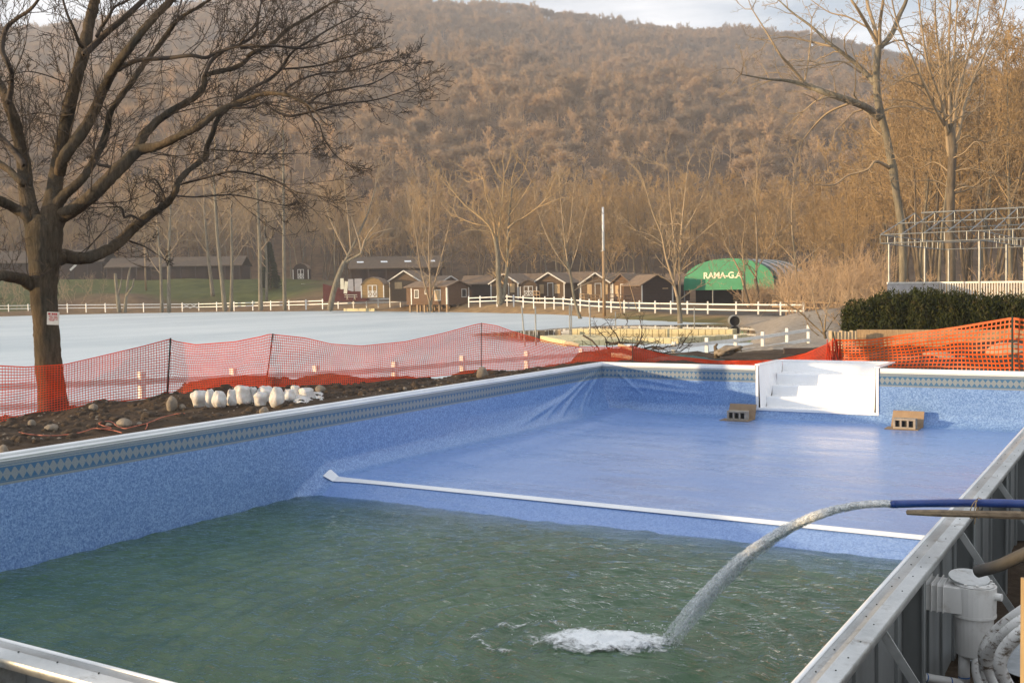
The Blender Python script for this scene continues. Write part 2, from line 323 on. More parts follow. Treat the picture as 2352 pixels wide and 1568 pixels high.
def hillz(u, v):
    px = 1176+FOC*u/np.maximum(v, 1.); ry = np.interp(px, RIDX, RIDY); hor = 664-(px-1176)*.018*-1*-1
    zr = 1.67+(hor-ry-36)/FOC*1200
    s_ = np.clip((v-270)/930, 0, 1.6); f = np.where(s_ < 1, s_+.05*np.sin(s_*9)*(1-s_), 1-(s_-1)*.8)
    return 6+(zr-6)*f+fbm(u/90, v/90, 5, 4)*16*sst(300, 450, v)*(1-sst(1050, 1180, v)*.6)
def G(X, Y, fine=True):
    X = np.asarray(X, float); Y = np.asarray(Y, float); sh = X.shape; X = X.ravel(); Y = Y.ravel()
    num = np.zeros(X.shape); den = np.zeros(X.shape)
    for cx, cy_, cz in CP:
        w_ = 1/((X-cx)**2+(Y-cy_)**2+.15)**1.9; num += w_*cz; den += w_
    z = num/den; u, v = uv(X, Y); R_ = np.hypot(u, v)
    d = sdist(X, Y)
    near = sst(60, 90, R_)
    z = np.maximum(z, ZL+.35)
    bank = sst(0, 1, d/(2.0+3.0*near)); z = np.where(d > 0, (ZL-.12)+(z-(ZL-.12))*bank, ZL-.12-np.minimum(-d*.3, .8))
    hz = sst(240, 330, v); back = np.where(v > 200, hillz(u, v), 0); z = z*(1-hz)+back*hz
    n = fbm(X/3.1, Y/3.1, 1, 4)*.10*sst(-.05, 3, np.maximum(-X, Y)-.3+0*X)*(R_ < 80)
    z = z+np.where(d > .5, n, 0)
    if fine:
        m_ = (R_ < 50) & (d > .3); z = z+m_*(fbm(X*1.3, Y*1.3, 9, 5, .6)*.11+np.maximum(fbm(X*4, Y*4, 19, 3), 0)*.03)
    z = z+np.where((d > 0) & (R_ > 90), fbm(X/7, Y/7, 3, 4)*.35*sst(2, 8, d), 0)
    # pit for the pool and the work trench beside it
    tx = np.maximum(np.maximum(-X-.02, X-(W+1.5)), np.maximum(Y-.02, -(L+1.0)-Y)); 
    inp = np.maximum(np.maximum(-X-.02, X-W), np.maximum(Y-.02, -L-Y))
    tz = -1.10+fbm(X*1.7, Y*1.7, 7, 4)*.07
    z = np.where(tx < 0, tz, np.where((tx < .7) & ((X > W) | (Y < -L)), tz+(z-tz)*sst(0, .7, tx), z))
    z = np.where(inp < 0, -3.2, z)
    st = (X > XS-.15) & (X < XS+2.6) & (Y > -.1) & (Y < 1.75); z = np.where(st, np.minimum(z, -1.3), z)
    return z.reshape(sh)
def axis(lo, hi, h, ext_lo, ext_hi, g=1.045, mx=9.):
    a = list(np.arange(lo, hi+1e-6, h)); s_ = h; x = hi
    while x < ext_hi: s_ = min(s_*g, mx); x += s_; a.append(x)
    s_ = h; x = lo
    while x > ext_lo: s_ = min(s_*g, mx); x -= s_; a.insert(0, x)
    return np.array(a)
ax = np.unique(np.concatenate([axis(-9, 13, .11, -1100, 330), [-.021, -.0, W, W+.001, XS-.15, XS+2.6]])); ay = np.unique(np.concatenate([axis(-20, 9, .13, -60, 1250, 1.045, 9), [-.001, .021, -L, -L-.001]]))
GX, GY = np.meshgrid(ax, ay, indexing='ij'); GZ = G(GX, GY)
me = grid_mesh('ground', GX, GY, GZ)
gr = link('ground', me); tag(gr, kind='structure')
cxx, cyy = GX.ravel(), GY.ravel(); u_, v_ = uv(cxx, cyy); ds = sdist(cxx, cyy); px_ = 1176+FOC*u_/np.maximum(v_, .5); R_ = np.hypot(u_, v_)
grassm = sst(150, 190, v_)*(v_ < 262)*(1-sst(700, 790, px_))*sst(9, 12, ds)+sst(85, 95, v_)*(1-sst(130, 150, v_))*sst(1380, 1450, px_)*(1-sst(1660, 1690, px_))*(1-sst(3.5, 5, ds))*.8
road = sst(6.5, 7.5, ds)*(1-sst(12, 14, ds))*sst(70, 90, v_)*(v_ < 260)*(px_ > 760)
gravel = sst(36, 42, v_)*(1-sst(100, 106, v_))*sst(1660, 1720, px_)*(1-sst(1900, 1960, px_))
far = sst(70, 85, R_)
acol = me.attributes.new('mask', 'FLOAT_COLOR', 'POINT'); acol.data.foreach_set('color', np.stack([np.clip(grassm, 0, 1), np.clip(road, 0, 1), np.clip(gravel, 0, 1), far], 1).astype(np.float32).ravel())
a_ = me.attributes.new('bank', 'FLOAT', 'POINT'); a_.data.foreach_set('value', (sst(60, 80, v_)*(1-sst(5., 6.5, ds))*(v_ < 215)*(.35+.65*sst(780, 900, px_))).astype(np.float32))
t = NT('ground'); ms = t.n.new('ShaderNodeSeparateColor'); at = t.n.new('ShaderNodeAttribute'); at.attribute_name = 'mask'; t.l.new(at.outputs['Color'], ms.inputs[0])
n1 = t.noise(1.3, 8, .65); n2 = t.noise(14, 6, .7); n3 = t.noise(.12, 5, .6)
dirt_c = t.ramp(t.math('ADD', t.math('MULTIPLY', n1, .5), t.math('MULTIPLY', n2, .5)), [(.34, (.022, .016, .011)), (.52, (.06, .042, .028)), (.70, (.12, .088, .06))])
leaf_c = t.ramp(t.math('ADD', t.math('MULTIPLY', t.noise(.5, 8, .7), .6), t.math('MULTIPLY', n3, .4)), [(.35, (.075, .048, .03)), (.65, (.21, .135, .075))])
bank_c = t.ramp(t.noise(.9, 7, .7), [(.32, (.17, .11, .055)), (.68, (.40, .27, .13))])
leaf_c = t.mix(t.attr('bank'), leaf_c, bank_c)
c = t.mix(at.outputs['Alpha'], dirt_c, leaf_c)
c = t.mix(ms.outputs[2], c, t.ramp(t.noise(3, 6, .7), [(.3, (.20, .17, .13)), (.7, (.42, .36, .29))]))
c = t.mix(ms.outputs[1], c, t.ramp(t.noise(.7, 5), [(.3, (.06, .056, .052)), (.7, (.10, .094, .085))]))
c = t.mix(ms.outputs[0], c, t.ramp(t.noise(.35, 7, .6), [(.3, (.055, .065, .02)), (.7, (.105, .115, .035))]))
me.materials.append(t.set(col=c, rough=.95, nor=t.bump(t.math('ADD', n1, t.math('MULTIPLY', n2, .4)), .8, .05), spec=.15))
def gz(x, y): return float(G(np.array([x]), np.array([y]))[0])
def ghit(px, py, t0=4., t1=400.):
    r = ray(px, py); ts = np.geomspace(t0, t1, 1500); P = CAM[None]+r[None]*ts[:, None]; g = G(P[:, 0], P[:, 1])
    b = np.nonzero(P[:, 2] < g)[0]
    return P[b[0]] if len(b) else PD(px, py, t1)
def base(px, d):
    """point on the ground at picture column px, depth d"""
    p = PD(px, 664, d); u, v = uv(p[0], p[1]); X, Y = xy((px-1176)/FOC*d*1.0, d); z = gz(X, Y); return np.array([X, Y, z])
# lake ice: one sheet, the far right corner thawed
IX, IY = np.meshgrid(np.linspace(-420, 60, 240), np.linspace(-120, 230, 175), indexing='ij'); isd = sdist(IX.ravel(), IY.ravel())
ii, jj = np.meshgrid(np.arange(239), np.arange(174), indexing='ij'); a_ = (ii*175+jj).ravel(); IF = np.stack([a_, a_+175, a_+176, a_+1], 1)
me = mesh_np('lake_ice', np.stack([IX.ravel(), IY.ravel(), np.full(IX.size, ZL)], 1), IF[isd[IF].min(1) < 1.2])
ice = link('lake_ice', me); tag(ice, kind='structure')
t = NT('ice'); tp = Pz(1600, 762, ZL); tp2 = Pz(1480, 742, ZL)
pos = t.n.new('ShaderNodeNewGeometry').outputs['Position']
ps = t.sep(pos)
fx, fy = tp[0], tp[1]
dd = t.math('SQRT', t.math('ADD', t.math('POWER', t.math('SUBTRACT', ps[0], float(fx)), 2.), t.math('POWER', t.math('SUBTRACT', ps[1], float(fy)), 2.)))
thaw = t.ramp(t.math('ADD', t.math('DIVIDE', dd, 60.), t.math('MULTIPLY', t.noise(.12, 4, .6), .14)), [(.30, 1), (.345, 0)])
n1 = t.noise(.035, 6, .6, t.mapv((1, 1, 1))); n2 = t.noise(.4, 5, .6)
ic = t.ramp(t.math('ADD', t.math('MULTIPLY', n1, .7), t.math('MULTIPLY', n2, .3)), [(.3, (.36, .45, .50)), (.65, (.52, .60, .63))])
blot = t.ramp(t.noise(.09, 7, .75, t.mapv((1, 1, 1))), [(.70, 0), (.76, .6)])
ic = t.mix(blot, ic, (.25, .30, .34)); ic = t.mix(t.ramp(t.noise(.05, 6, .7, t.mapv((1, .25, 1), rot=(0, 0, .55))), [(.42, 0), (.62, .5)]), ic, (.74, .80, .82)); ic = t.mix(t.ramp(t.noise(.02, 8, .75, t.mapv((1, .18, 1), rot=(0, 0, .6))), [(.60, 0), (.66, .35)]), ic, (.33, .40, .46))
cl = t.mix(thaw, ic, (.02, .022, .018))
rg = t.mix(thaw, (.42, .42, .42), (.03, .03, .03))
me.materials.append(t.set(col=cl, rough=rg, spec=.5, nor=t.bump(t.noise(2, 4), .03, .02)))
# ================================================================ POOL
pool = empty('swimming_pool', (0, 0, 0)); tag(pool, 'half filled outdoor pool with blue pebble liner, patterned border and galvanized walls', 'swimming pool')
def floorz(Y): return np.where(Y > -YB, -H, np.maximum(-H-.5*(-YB-Y), -2.4))
RC = .26
def sweep_wall(name, s0, s1, ns, place, mat, wrinkle=None, zb=None):
    """a wall swept along s with a cove foot; place(s, off, z) -> x, y"""
    S = np.linspace(s0, s1, ns); nz_ = 40; T = np.linspace(0, 1, nz_)
    SS, TT = np.meshgrid(S, T, indexing='ij'); fz = zb(SS); top = -.075
    Z = top+(fz-top)*TT; r = RC; k = np.clip((r-(Z-fz))/r, 0, 1); off = r-np.sqrt(np.maximum(r*r-(k*r)**2, 0))+.0
    off = np.where(k > 0, off, 0)
    if wrinkle is not None: off = off+wrinkle(SS, Z)*np.clip((top-Z)/.1, 0, 1)
    X, Y = place(SS, off)
    me = grid_mesh(name, X, Y, Z, (SS, Z)); return link(name, me, mat, pool)
def ridge(s, z, s0, z0, s1, z1, wd, amp):
    dx, dz = s1-s0, z1-z0; t_ = np.clip(((s-s0)*dx+(z-z0)*dz)/(dx*dx+dz*dz), 0, 1); e = np.hypot(s-s0-t_*dx, z-z0-t_*dz); return amp*np.exp(-(e/wd)**2)*np.sin(np.clip(t_, .02, .98)*PI)**.5
def wr_left(s, z):   # s = distance from the far corner
    o = 0
    for a in ((.25, -.16, 2.2, -.98, .035, .035), (.5, -.2, 3.0, -1.0, .04, .03), (.12, -.2, 1.3, -1.0, .03, .03), (1.2, -.5, 4.2, -1.02, .05, .03), (.3, -.35, .9, -.95, .03, .025)): o = o+ridge(s, z, *a)
    return o+np.maximum(0, 1-s/.9)**2*.20*np.clip((-z-.1), 0, 1)**1.0+np.exp(-((s-2)/3.5)**2)*sst(-.55, -1.0, z)*.10
def wr_far(s, z):
    o = 0
    for a in ((.35, -.18, 1.0, -.7, .03, .022), (.7, -.3, 2.0, -.5, .035, .02), (.5, -.5, 2.4, -.62, .04, .02), (3.1, -.9, 3.6, -1.0, .03, .025), (5.5, -1.0, 6.1, -.92, .03, .025)): o = o+ridge(s, z, *a)
    return o+np.maximum(0, 1-s/.9)**2*.22*np.clip((-z-.1), 0, 1)
zf = lambda S: floorz(-S)
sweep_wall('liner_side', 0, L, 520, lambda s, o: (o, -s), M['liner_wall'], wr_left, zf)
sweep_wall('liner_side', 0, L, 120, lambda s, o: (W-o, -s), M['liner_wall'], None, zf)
cz_ = lambda S: np.full_like(S, -H)
def cutwall(name, s0, s1, wr): return sweep_wall(name, s0, s1, 120, lambda s, o: (s, -o), M['liner_wall'], wr, cz_)
cutwall('liner_end', 0, XS, wr_far); cutwall('liner_end', XS+2.44, W, wr_far)
# strip of liner under the steps
Sx, Tz = np.meshgrid(np.linspace(XS, XS+2.44, 40), np.linspace(0, 1, 14), indexing='ij'); Zs = -.90+(-H+.90)*Tz; kk = np.clip((RC-(Zs+H))/RC, 0, 1); Of = RC-np.sqrt(RC*RC-(kk*RC)**2)
link('liner_end', grid_mesh('liner_end', Sx, -Of+.012, Zs, (Sx, Zs)), M['liner_wall'], pool)
sweep_wall('liner_end', 0, W, 20, lambda s, o: (s, -L+o), M['liner_wall'], None, lambda S: np.full_like(S, -2.4))
FX, FY = np.meshgrid(np.linspace(.16, W-.16, 140), np.concatenate([np.linspace(-.16, -YB, 150), np.linspace(-YB-.06, -L+.16, 90)]), indexing='ij')
FZ = floorz(FY)+.002
FZ = FZ+.05*np.exp(-((FX-.75+.02*FY)/.28)**2)*(FY > -YB)*sst(YB, YB-3, -FY)+fbm(FX*1.1, FY*1.1, 33, 3)*.006
for e in (FX, W-FX, -FY): k = np.clip((RC-e)/RC, 0, 1); FZ = FZ+(RC-np.sqrt(np.maximum(RC*RC-(k*RC)**2, 0)))*(FY > -YB+.0)
FZ = FZ+.10*np.exp(-(FX**2+FY**2)/.5)
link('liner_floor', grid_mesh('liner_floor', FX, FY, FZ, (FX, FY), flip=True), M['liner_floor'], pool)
sx = np.linspace(.06, W-.05, 60); mb = MB()
for a, b in zip(sx[:-1], sx[1:]):
    def zz_(x, y): k = max(0, (RC-x)/RC); return -H+.010+(RC-math.sqrt(max(RC*RC-(k*RC)**2, 0)))+.05*math.exp(-((x-.75)/.28)**2)*0
    ka, kb = 1+1.2*math.exp(-a*4), 1+1.2*math.exp(-b*4); za, zb2 = zz_(a, 0)+.004, zz_(b, 0)+.004
    mb.quad((a, -YB, za), (b, -YB, zb2), (b, -YB+.025*kb, zb2), (a, -YB+.025*ka, za)).quad((a, -YB-.07*ka, za-.035*ka+.004), (b, -YB-.07*kb, zb2-.035*kb+.004), (b, -YB, zb2), (a, -YB, za))
mb.build('break_stripe', M['stripe'], pool)
# coping: swept profile (off = outward distance, z)
PR = [(.0, -.088), (.006, -.090), (.008, -.060), (-.004, -.054), (-.008, -.044), (-.003, -.034), (.010, -.030), (.006, -.018), (.002, -.004), (.010, .010), (.028, .017), (.05, .014), (.066, .002), (.070, -.02), (.070, -.07)]
def coping(name, P0, P1, out, mat, prof=PR, mit=(0, 0), extra=None):
    P0, P1, out = Vector(P0), Vector(P1), Vector(out); d = (P1-P0).normalized(); n = 40; mb = MB(); k = len(prof)
    for i in range(n+1):
        for o_, z_ in prof:
            f = i/n; p = P0.lerp(P1, f)+out*o_+Vector((0, 0, z_))+d*(o_*(mit[1]*f-mit[0]*(1-f))); mb.v.append(tuple(p))
    for i in range(n):
        for j in range(k-1): a = i*k+j; mb.f.append((a, a+1, a+k+1, a+k))
    n0 = len(mb.v); nf = len(mb.f)
    if extra: mb.v += extra.v; mb.f += [tuple(n0+i for i in q) for q in extra.f]
    o = mb.build(name, mat, pool, smooth=True)
    if extra:
        o.data.materials.append(M['iron'])
        for p in o.data.polygons[nf:]: p.material_index = 1
    return o
coping('coping', (0, -L, 0), (0, 0, 0), (-1, 0, 0), M['coping'], mit=(0, 1))
coping('coping', (0, 0, 0), (XS-.02, 0, 0), (0, 1, 0), M['coping'], mit=(1, 0)); coping('coping', (XS+2.46, 0, 0), (W, 0, 0), (0, 1, 0), M['coping'])
BEAD = [(.0, -.09), (.004, -.09), (.004, -.03), (-.004, -.02), (-.004, .0), (.006, .008), (.018, .008), (.022, .002), (.022, -.01)]
coping('coping', (W, 0, 0), (W, -L, 0), (1, 0, 0), M['coping'], BEAD); coping('coping', (W, -L, 0), (0, -L, 0), (0, -1, 0), M['coping'], BEAD)
FLG = [(.023, -.012), (.024, .0), (.085, .0), (.090, .007), (.096, .007), (.100, .001), (.165, .000), (.170, -.004), (.170, -.045), (.165, -.05)]
rnd = random.Random(4); RV = MB(); RN = MB()
for i in range(62):
    y = -.4-i*.285
    for xo in (.055, .125):
        if rnd.random() < .75: x = W+xo+rnd.uniform(-.008, .008); yy = y+rnd.uniform(-.09, .09); RV.tube([(x, yy, -.002), (x, yy, .0035)], .0042, 6)
for i in range(30): x = .2+i*.29; RN.tube([(x, -L-.094, .004), (x, -L-.094, .0105)], .0045, 6)
coping('wall_flange', (W, .1, 0), (W, -L-.1, 0), (1, 0, 0), M['galv'], FLG, extra=RV); coping('wall_flange', (W+.02, -L, 0), (-.2, -L, 0), (0, -1, 0), M['galv'], FLG, extra=RN)
# outer steel panels, flanges, braces on the right and near sides
for i in range(8):
    y0, y1 = -i*2.44, max(-(i+1)*2.44, -L-.05)
    if y1 > y0: break
    mb = MB(); mb.box((W+.020, y1+.004, -1.16), (W+.032, y0-.004, -.012)); 
    for k in range(5):
        yy = y0-.24-k*.49
        if yy > y1+.05: mb.box((W+.033, yy-.05, -1.14), (W+.05, yy+.05, -.06))
    mb.build('wall_panel', M['panel'], pool)
for y in (-.9, -3., -5., -6.9, -8.85, -10.8, -12.75, -14.7, -16.6):
    mb = MB(); mb.box((W+.034, y-.006, -1.14), (W+.16, y+.006, -.052)); mb.box((W+.146, y-.05, -1.14), (W+.158, y-.0065, -.055)); mb.build('panel_flange', M['panel'], pool)
for y in (-1.3, -3.4, -5.4, -7.4, -9.3, -11.3, -13.35, -15.75):
    mb = MB(); mb.bar((W+.15, y, -.06), (W+.85, y, -1.12), .045, .008); mb.bar((W+.15, y-.025, -.06), (W+.85, y-.025, -1.12), .006, .045); mb.build('brace', M['galv'], pool)
for i in range(5):
    x0, x1 = W-i*2.44, max(W-(i+1)*2.44, 0); mb = MB(); mb.box((x1+.004, -L-.032, -1.16), (x0-.004, -L-.02, -.012)); mb.build('wall_panel', M['galv'], pool)
for x in (8.0, 6.9, 5.95, 4.95, 3.9, 2.5): mb = MB(); mb.box((x-.006, -L-.2, -1.14), (x+.006, -L-.034, -.052)); mb.build('panel_flange', M['galv'], pool); mb = MB(); mb.bar((x-.2, -L-.16, -.06), (x-.2, -L-.85, -1.12), .045, .01); mb.build('brace', M['galv'], pool)
# steps: recessed moulded unit
st = empty('step_unit'); st.parent = pool
x0, x1 = XS, XS+2.44; D_ = 1.5; zb = -.90
mb = MB(); th = .03; ins = .13
# flange frame on the wall face
fr = .055
mb.box((x0, -.022, zb), (x0+fr, .0, .012)); mb.box((x1-fr, -.022, zb), (x1, .0, .012)); mb.box((x0+fr, -.022, zb), (x1-fr, .0, zb+fr))
mb.build('face_frame', M['steps'], st, bevel=.006)
mb = MB()
xi0, xi1 = x0+fr, x1-fr
rz = [zb+fr, -.64, -.43, -.21]; ry = [.02, .30, .62, .94]  # riser bottoms z, y
yb_ = 1.28; tp_ = .045
def inset(y): return ins*min(1, .35+y/.9)
prof = [(0.0, zb+fr)]
for k in range(3):
    prof.append((ry[k]+.28, rz[0]+.0) if k == 0 else (ry[k]+.28, rz[k])); prof.append((ry[k]+.30, rz[k+1]-.02)); prof.append((ry[k]+.315, rz[k+1]))
prof += [(yb_, rz[3]), (yb_+.05, tp_)]
n0 = len(prof)
for y, z in prof:
    i_ = inset(y); mb.v += [(xi0+i_*.75, y, z), (xi1-i_*.75, y, z)]
for k in range(n0-1): a = 2*k; mb.f.append((a, a+1, a+3, a+2))
# side walls as fans to the top edge
for sgn in (0, 1):
    xs_ = [(xi0+inset(y)*.75) if sgn == 0 else (xi1-inset(y)*.75) for y, z in prof]
    ys = np.linspace(0, yb_+.05, 16); b0 = len(mb.v)
    for y in ys:
        zfl = float(np.interp(y, [p[0] for p in prof], [p[1] for p in prof])); xb = float(np.interp(y, [p[0] for p in prof], xs_)); xt = (xi0 if sgn == 0 else xi1)
        for q in range(6): f = q/5; mb.v.append((xb+(xt-xb)*f**.8*.8, y, zfl+(tp_-zfl)*f))
    for k in range(15):
        for q in range(5): a = b0+k*6+q; mb.f.append((a, a+1, a+7, a+6) if sgn else (a, a+6, a+7, a+1))
mb.build('treads', M['steps'], st, bevel=.012)
mb = MB()
mb.box((x0-.02, -.02, .014), (xi0+.035, yb_+.12, .05)); mb.box((xi1-.035, -.02, .014), (x1+.02, yb_+.12, .05)); mb.box((xi0+.036, yb_+.03, .015), (xi1-.036, yb_+.14, .052))
mb.build('top_lip', M['steps'], st, bevel=.012)
# ---------------------------------------------------------------- pool water
wy = np.linspace(-YB-.2, -L+.03, 190); wx = np.linspace(.02, W-.02, 200); WX, WY = np.meshgrid(wx, wy, indexing='ij')
SPL = Pz(1470, 1490, -ZW); E0 = PD(2050, 1157, 7.5); F0 = PD(2352, 1160, 6.5); HIT = Pz(1535, 1478, -ZW)
rr = np.hypot(WX-SPL[0], WY-SPL[1]); ang = np.arctan2(WY-SPL[1], WX-SPL[0])
amp = .010*np.exp(-np.abs(rr-1.2)/1.6)*sst(.3, .7, rr)
def waterz(X, Y):
    r_ = np.hypot(X-SPL[0], Y-SPL[1]); am = .017*np.exp(-np.abs(r_-1.2)/2.6)*sst(.3, .7, r_)
    return -ZW+am*np.sin(r_*2*PI/.30+fbm(X*.9, Y*.9, 51)*5)+fbm(X*1.6+.4*Y, Y*3.4, 52, 4, .6)*.022+fbm(X*5.5, Y*8, 56, 3)*.006+.02*np.exp(-(r_/.5)**2)
WZ = waterz(WX, WY)
wm = grid_mesh('water', WX, WY, WZ, flip=True)
dep = np.clip(-ZW-floorz(WY), 0, 3).ravel(); tu = 1-np.exp(-dep/.30); a_ = wm.attributes.new('turbidity', 'FLOAT', 'POINT'); a_.data.foreach_set('value', tu.astype(np.float32))
t = NT('pool_water'); vec = t.tc.outputs['Object']
nv = t.noise(4.6, 5, .62, t.mapv((.7, 1.5, 1), rot=(0, 0, -.5)), .4); nv2 = t.noise(22, 3, .6, t.mapv((.7, 1.4, 1), rot=(0, 0, -.5)))
nrm = t.bump(t.math('ADD', nv, t.math('MULTIPLY', nv2, .07)), .8, .06)
dcol = t.ramp(t.noise(1.4, 5, .6), [(.3, (.032, .080, .038)), (.7, (.072, .132, .066))])
dif = t.n.new('ShaderNodeBsdfDiffuse'); t.l.new(dcol, dif.inputs[0]); t.l.new(nrm, dif.inputs['Normal'])
tr = t.n.new('ShaderNodeBsdfTransparent'); tr.inputs[0].default_value = (.74, .84, .80, 1)
m1 = t.n.new('ShaderNodeMixShader'); t.l.new(t.attr('turbidity'), m1.inputs[0]); t.l.new(tr.outputs[0], m1.inputs[1]); t.l.new(dif.outputs[0], m1.inputs[2])
fr_ = t.n.new('ShaderNodeFresnel'); fr_.inputs[0].default_value = 1.33; t.l.new(nrm, fr_.inputs['Normal'])
gl = t.n.new('ShaderNodeBsdfGlossy'); gl.inputs['Roughness'].default_value = .04; gl.inputs[0].default_value = (.95, .97, .97, 1); t.l.new(nrm, gl.inputs['Normal'])
m2 = t.n.new('ShaderNodeMixShader'); t.l.new(fr_.outputs[0], m2.inputs[0]); t.l.new(m1.outputs[0], m2.inputs[1]); t.l.new(gl.outputs[0], m2.inputs[2]); t.l.new(m2.outputs[0], t.out.inputs[0])
wm.materials.append(t.m); wo = link('water', wm); tag(wo, kind='structure')
# ---------------------------------------------------------------- water jet, foam, hose
t = NT('water_jet'); n = t.noise(9, 6, .7, t.mapv((1, 1, 1)), .3); uvn = t.noise(26, 5, .7)
tr = t.n.new('ShaderNodeBsdfTransparent'); tr.inputs[0].default_value = (.998, .999, 1, 1)
t.set(col=t.ramp(uvn, [(.3, (.70, .74, .76)), (.7, (.93, .95, .96))]), rough=.08, spec=1., nor=t.bump(uvn, .6, .02))
m1 = t.n.new('ShaderNodeMixShader'); t.l.new(t.math('MULTIPLY_ADD', t.ramp(uvn, [(.44, 0), (.62, 1)]), .40, .035), m1.inputs[0]); t.l.new(tr.outputs[0], m1.inputs[1]); t.l.new(t.b.outputs[0], m1.inputs[2]); t.l.new(m1.outputs[0], t.out.inputs[0]); M['jet'] = t.m
g_ = 9.81; dh = (HIT-E0)[:2]; DH = np.linalg.norm(dh); dh /= DH
sl = -.06; 
T_ = math.sqrt(2*(E0[2]-(-ZW)+sl*DH)/g_); vh = DH/T_; v0 = np.array([dh[0]*vh, dh[1]*vh, sl*vh])
def jp(t_): return E0+v0*t_+np.array([0, 0, -.5*g_*t_*t_])
side = np.cross([dh[0], dh[1], 0], [0, 0, 1.]); nt = 90; f_ = np.linspace(0, 1, nt); C_ = np.array([jp(x) for x in f_*T_]); Tg = np.gradient(C_, axis=0); Tg /= np.linalg.norm(Tg, axis=1)[:, None]; Up = np.cross(side, Tg)
rj = np.random.RandomState(4); Vj, Fj, Uj = [], [], []; off = 0; ns_ = 9
for q in range(40):
    th0 = rj.uniform(0, 2*PI); rr0 = rj.uniform(0, 1)**.5 if q > 1 else 0; core_ = q < 2
    sp_ = .021*(1-.35)+0*f_; offr = rr0*(.016+.13*f_**1.5); th_ = th0+rj.uniform(-1.4, 1.4)*f_+.5*fbm(f_*5+q, f_*0, 500+q)
    rs_j = (.013+.006*rj.rand()+(.010 if core_ else 0))*(1-.25*f_)*(1+.55*fbm(f_*rj.uniform(14, 26)+q*3, f_*0, 540+q, 3)*np.clip(f_*3, .1, 1))
    end_ = rj.uniform(.86, 1.0) if q > 4 else 1.0; rs_j = rs_j*np.clip((end_-f_)*30, .02, 1) if end_ < 1 else rs_j
    Cq = C_+side[None]*(np.cos(th_)*offr)[:, None]+Up*(np.sin(th_)*offr*.62)[:, None]+Tg*0
    aa = np.linspace(0, 2*PI, ns_, endpoint=False); V = Cq[:, None]+side[None, None]*(np.cos(aa)[None]*rs_j[:, None])[..., None]+Up[:, None]*(np.sin(aa)[None]*rs_j[:, None])[..., None]
    i, j = np.meshgrid(np.arange(nt-1), np.arange(ns_), indexing='ij'); j2 = (j+1) % ns_; Fj.append(off+np.stack([i*ns_+j, i*ns_+j2, (i+1)*ns_+j2, (i+1)*ns_+j], -1).reshape(-1, 4)); Vj.append(V.reshape(-1, 3)); off += nt*ns_
jm = mesh_np('water_jet', np.vstack(Vj), np.vstack(Fj), True); jo = link('water_jet', jm, M['jet']); tag(jo, 'clear stream of water arcing from the blue hose into the pool', 'water jet')
# loose strands and drops around the jet
mb = MB(); rnd = random.Random(8)
for i in range(420):
    f = rnd.random()**.5; q = jp(f*T_); 
    r_ = (.02+.10*f**1.5); a = rnd.uniform(0, 2*PI); q = q+side*math.cos(a)*r_*rnd.uniform(.8, 1.35)+np.array([0, 0, 1])*math.sin(a)*r_*rnd.uniform(.7, 1.1)
    v = (v0+np.array([0, 0, -g_*f*T_])); v /= np.linalg.norm(v); l_ = rnd.uniform(.015, .07)
    if q[2] > -ZW: mb.tube([q-v*l_, q, q+v*l_], [.0008, rnd.uniform(.0015, .004), .0008], 4, False)
mb.build('droplets', M['jet'], jo, smooth=True)['kind'] = 'stuff'
# foam where it lands
t = NT('foam'); n = t.noise(7, 8, .72, None, .6); al = t.attr('cover'); n2 = t.noise(30, 4, .7)
a = t.ramp(t.math('ADD', al, t.math('ADD', t.math('MULTIPLY', t.math('SUBTRACT', n, .5), 1.5), t.math('MULTIPLY', t.math('SUBTRACT', t.noise(24, 6, .75), .5), .9))), [(.36, 0), (.80, 1)])
M['foam'] = t.set(col=t.ramp(n2, [(.3, (.72, .76, .77)), (.7, (.88, .90, .90))]), rough=.6, alpha=a, nor=t.bump(n, .8, .03))
fc = Pz(1380, 1478, -ZW); A1 = (Pz(1240, 1470, -ZW)-Pz(1540, 1490, -ZW))[:2]; A1 /= np.linalg.norm(A1); A2 = np.array([-A1[1], A1[0]])
U_, V_ = np.meshgrid(np.linspace(-1.05, 1.25, 130), np.linspace(-.62, .62, 80), indexing='ij')
cov = .92-(np.maximum(np.abs(U_+.02)/.68, 0)**2.2+np.abs(V_/.31)**2.0)*.62
cov = np.maximum(cov, .44-np.abs((np.hypot((U_-.45)/.62, V_/.40)-1))*1.6); cov = np.maximum(cov, .36-((U_-.05)/.95)**4-(V_/.5)**4)
FX_ = fc[0]+A1[0]*U_+A2[0]*V_; FY_ = fc[1]+A1[1]*U_+A2[1]*V_
FZ_ = waterz(FX_, FY_)+.008+np.maximum(cov-.3, 0)*.075*(1+1.2*fbm(U_*9, V_*9, 71, 4))
fm = grid_mesh('splash_foam', FX_, FY_, FZ_, flip=True); a_ = fm.attributes.new('cover', 'FLOAT', 'POINT'); a_.data.foreach_set('value', cov.ravel().astype(np.float32))
fo = link('splash_foam', fm, M['foam']); tag(fo, 'white churning foam patch on the green pool water where the jet lands', 'foam')
mb = MB(); rnd = random.Random(9)
for i in range(150):
    b = HIT if rnd.random() < .6 else Pz(rnd.uniform(1230, 1560), rnd.uniform(1430, 1500), -ZW)
    r_ = abs(rnd.gauss(0, .18)); a = rnd.uniform(0, 2*PI); p = Vector((b[0]+math.cos(a)*r_, b[1]+math.sin(a)*r_, -ZW+abs(rnd.gauss(0, .06))+.01)); s_ = rnd.uniform(.002, .006)
    mb.tube([p-Vector((0, 0, s_)), p, p+Vector((rnd.uniform(-.01, .01), 0, s_))], [.0005, s_, .0005], 5, False)
mb.build('spray', M['steps'], fo, smooth=True)['kind'] = 'stuff'
hz_ = empty('discharge_hose', E0); hz_.location = tuple(E0)
hd = (F0-E0); HE = E0+hd*2.3
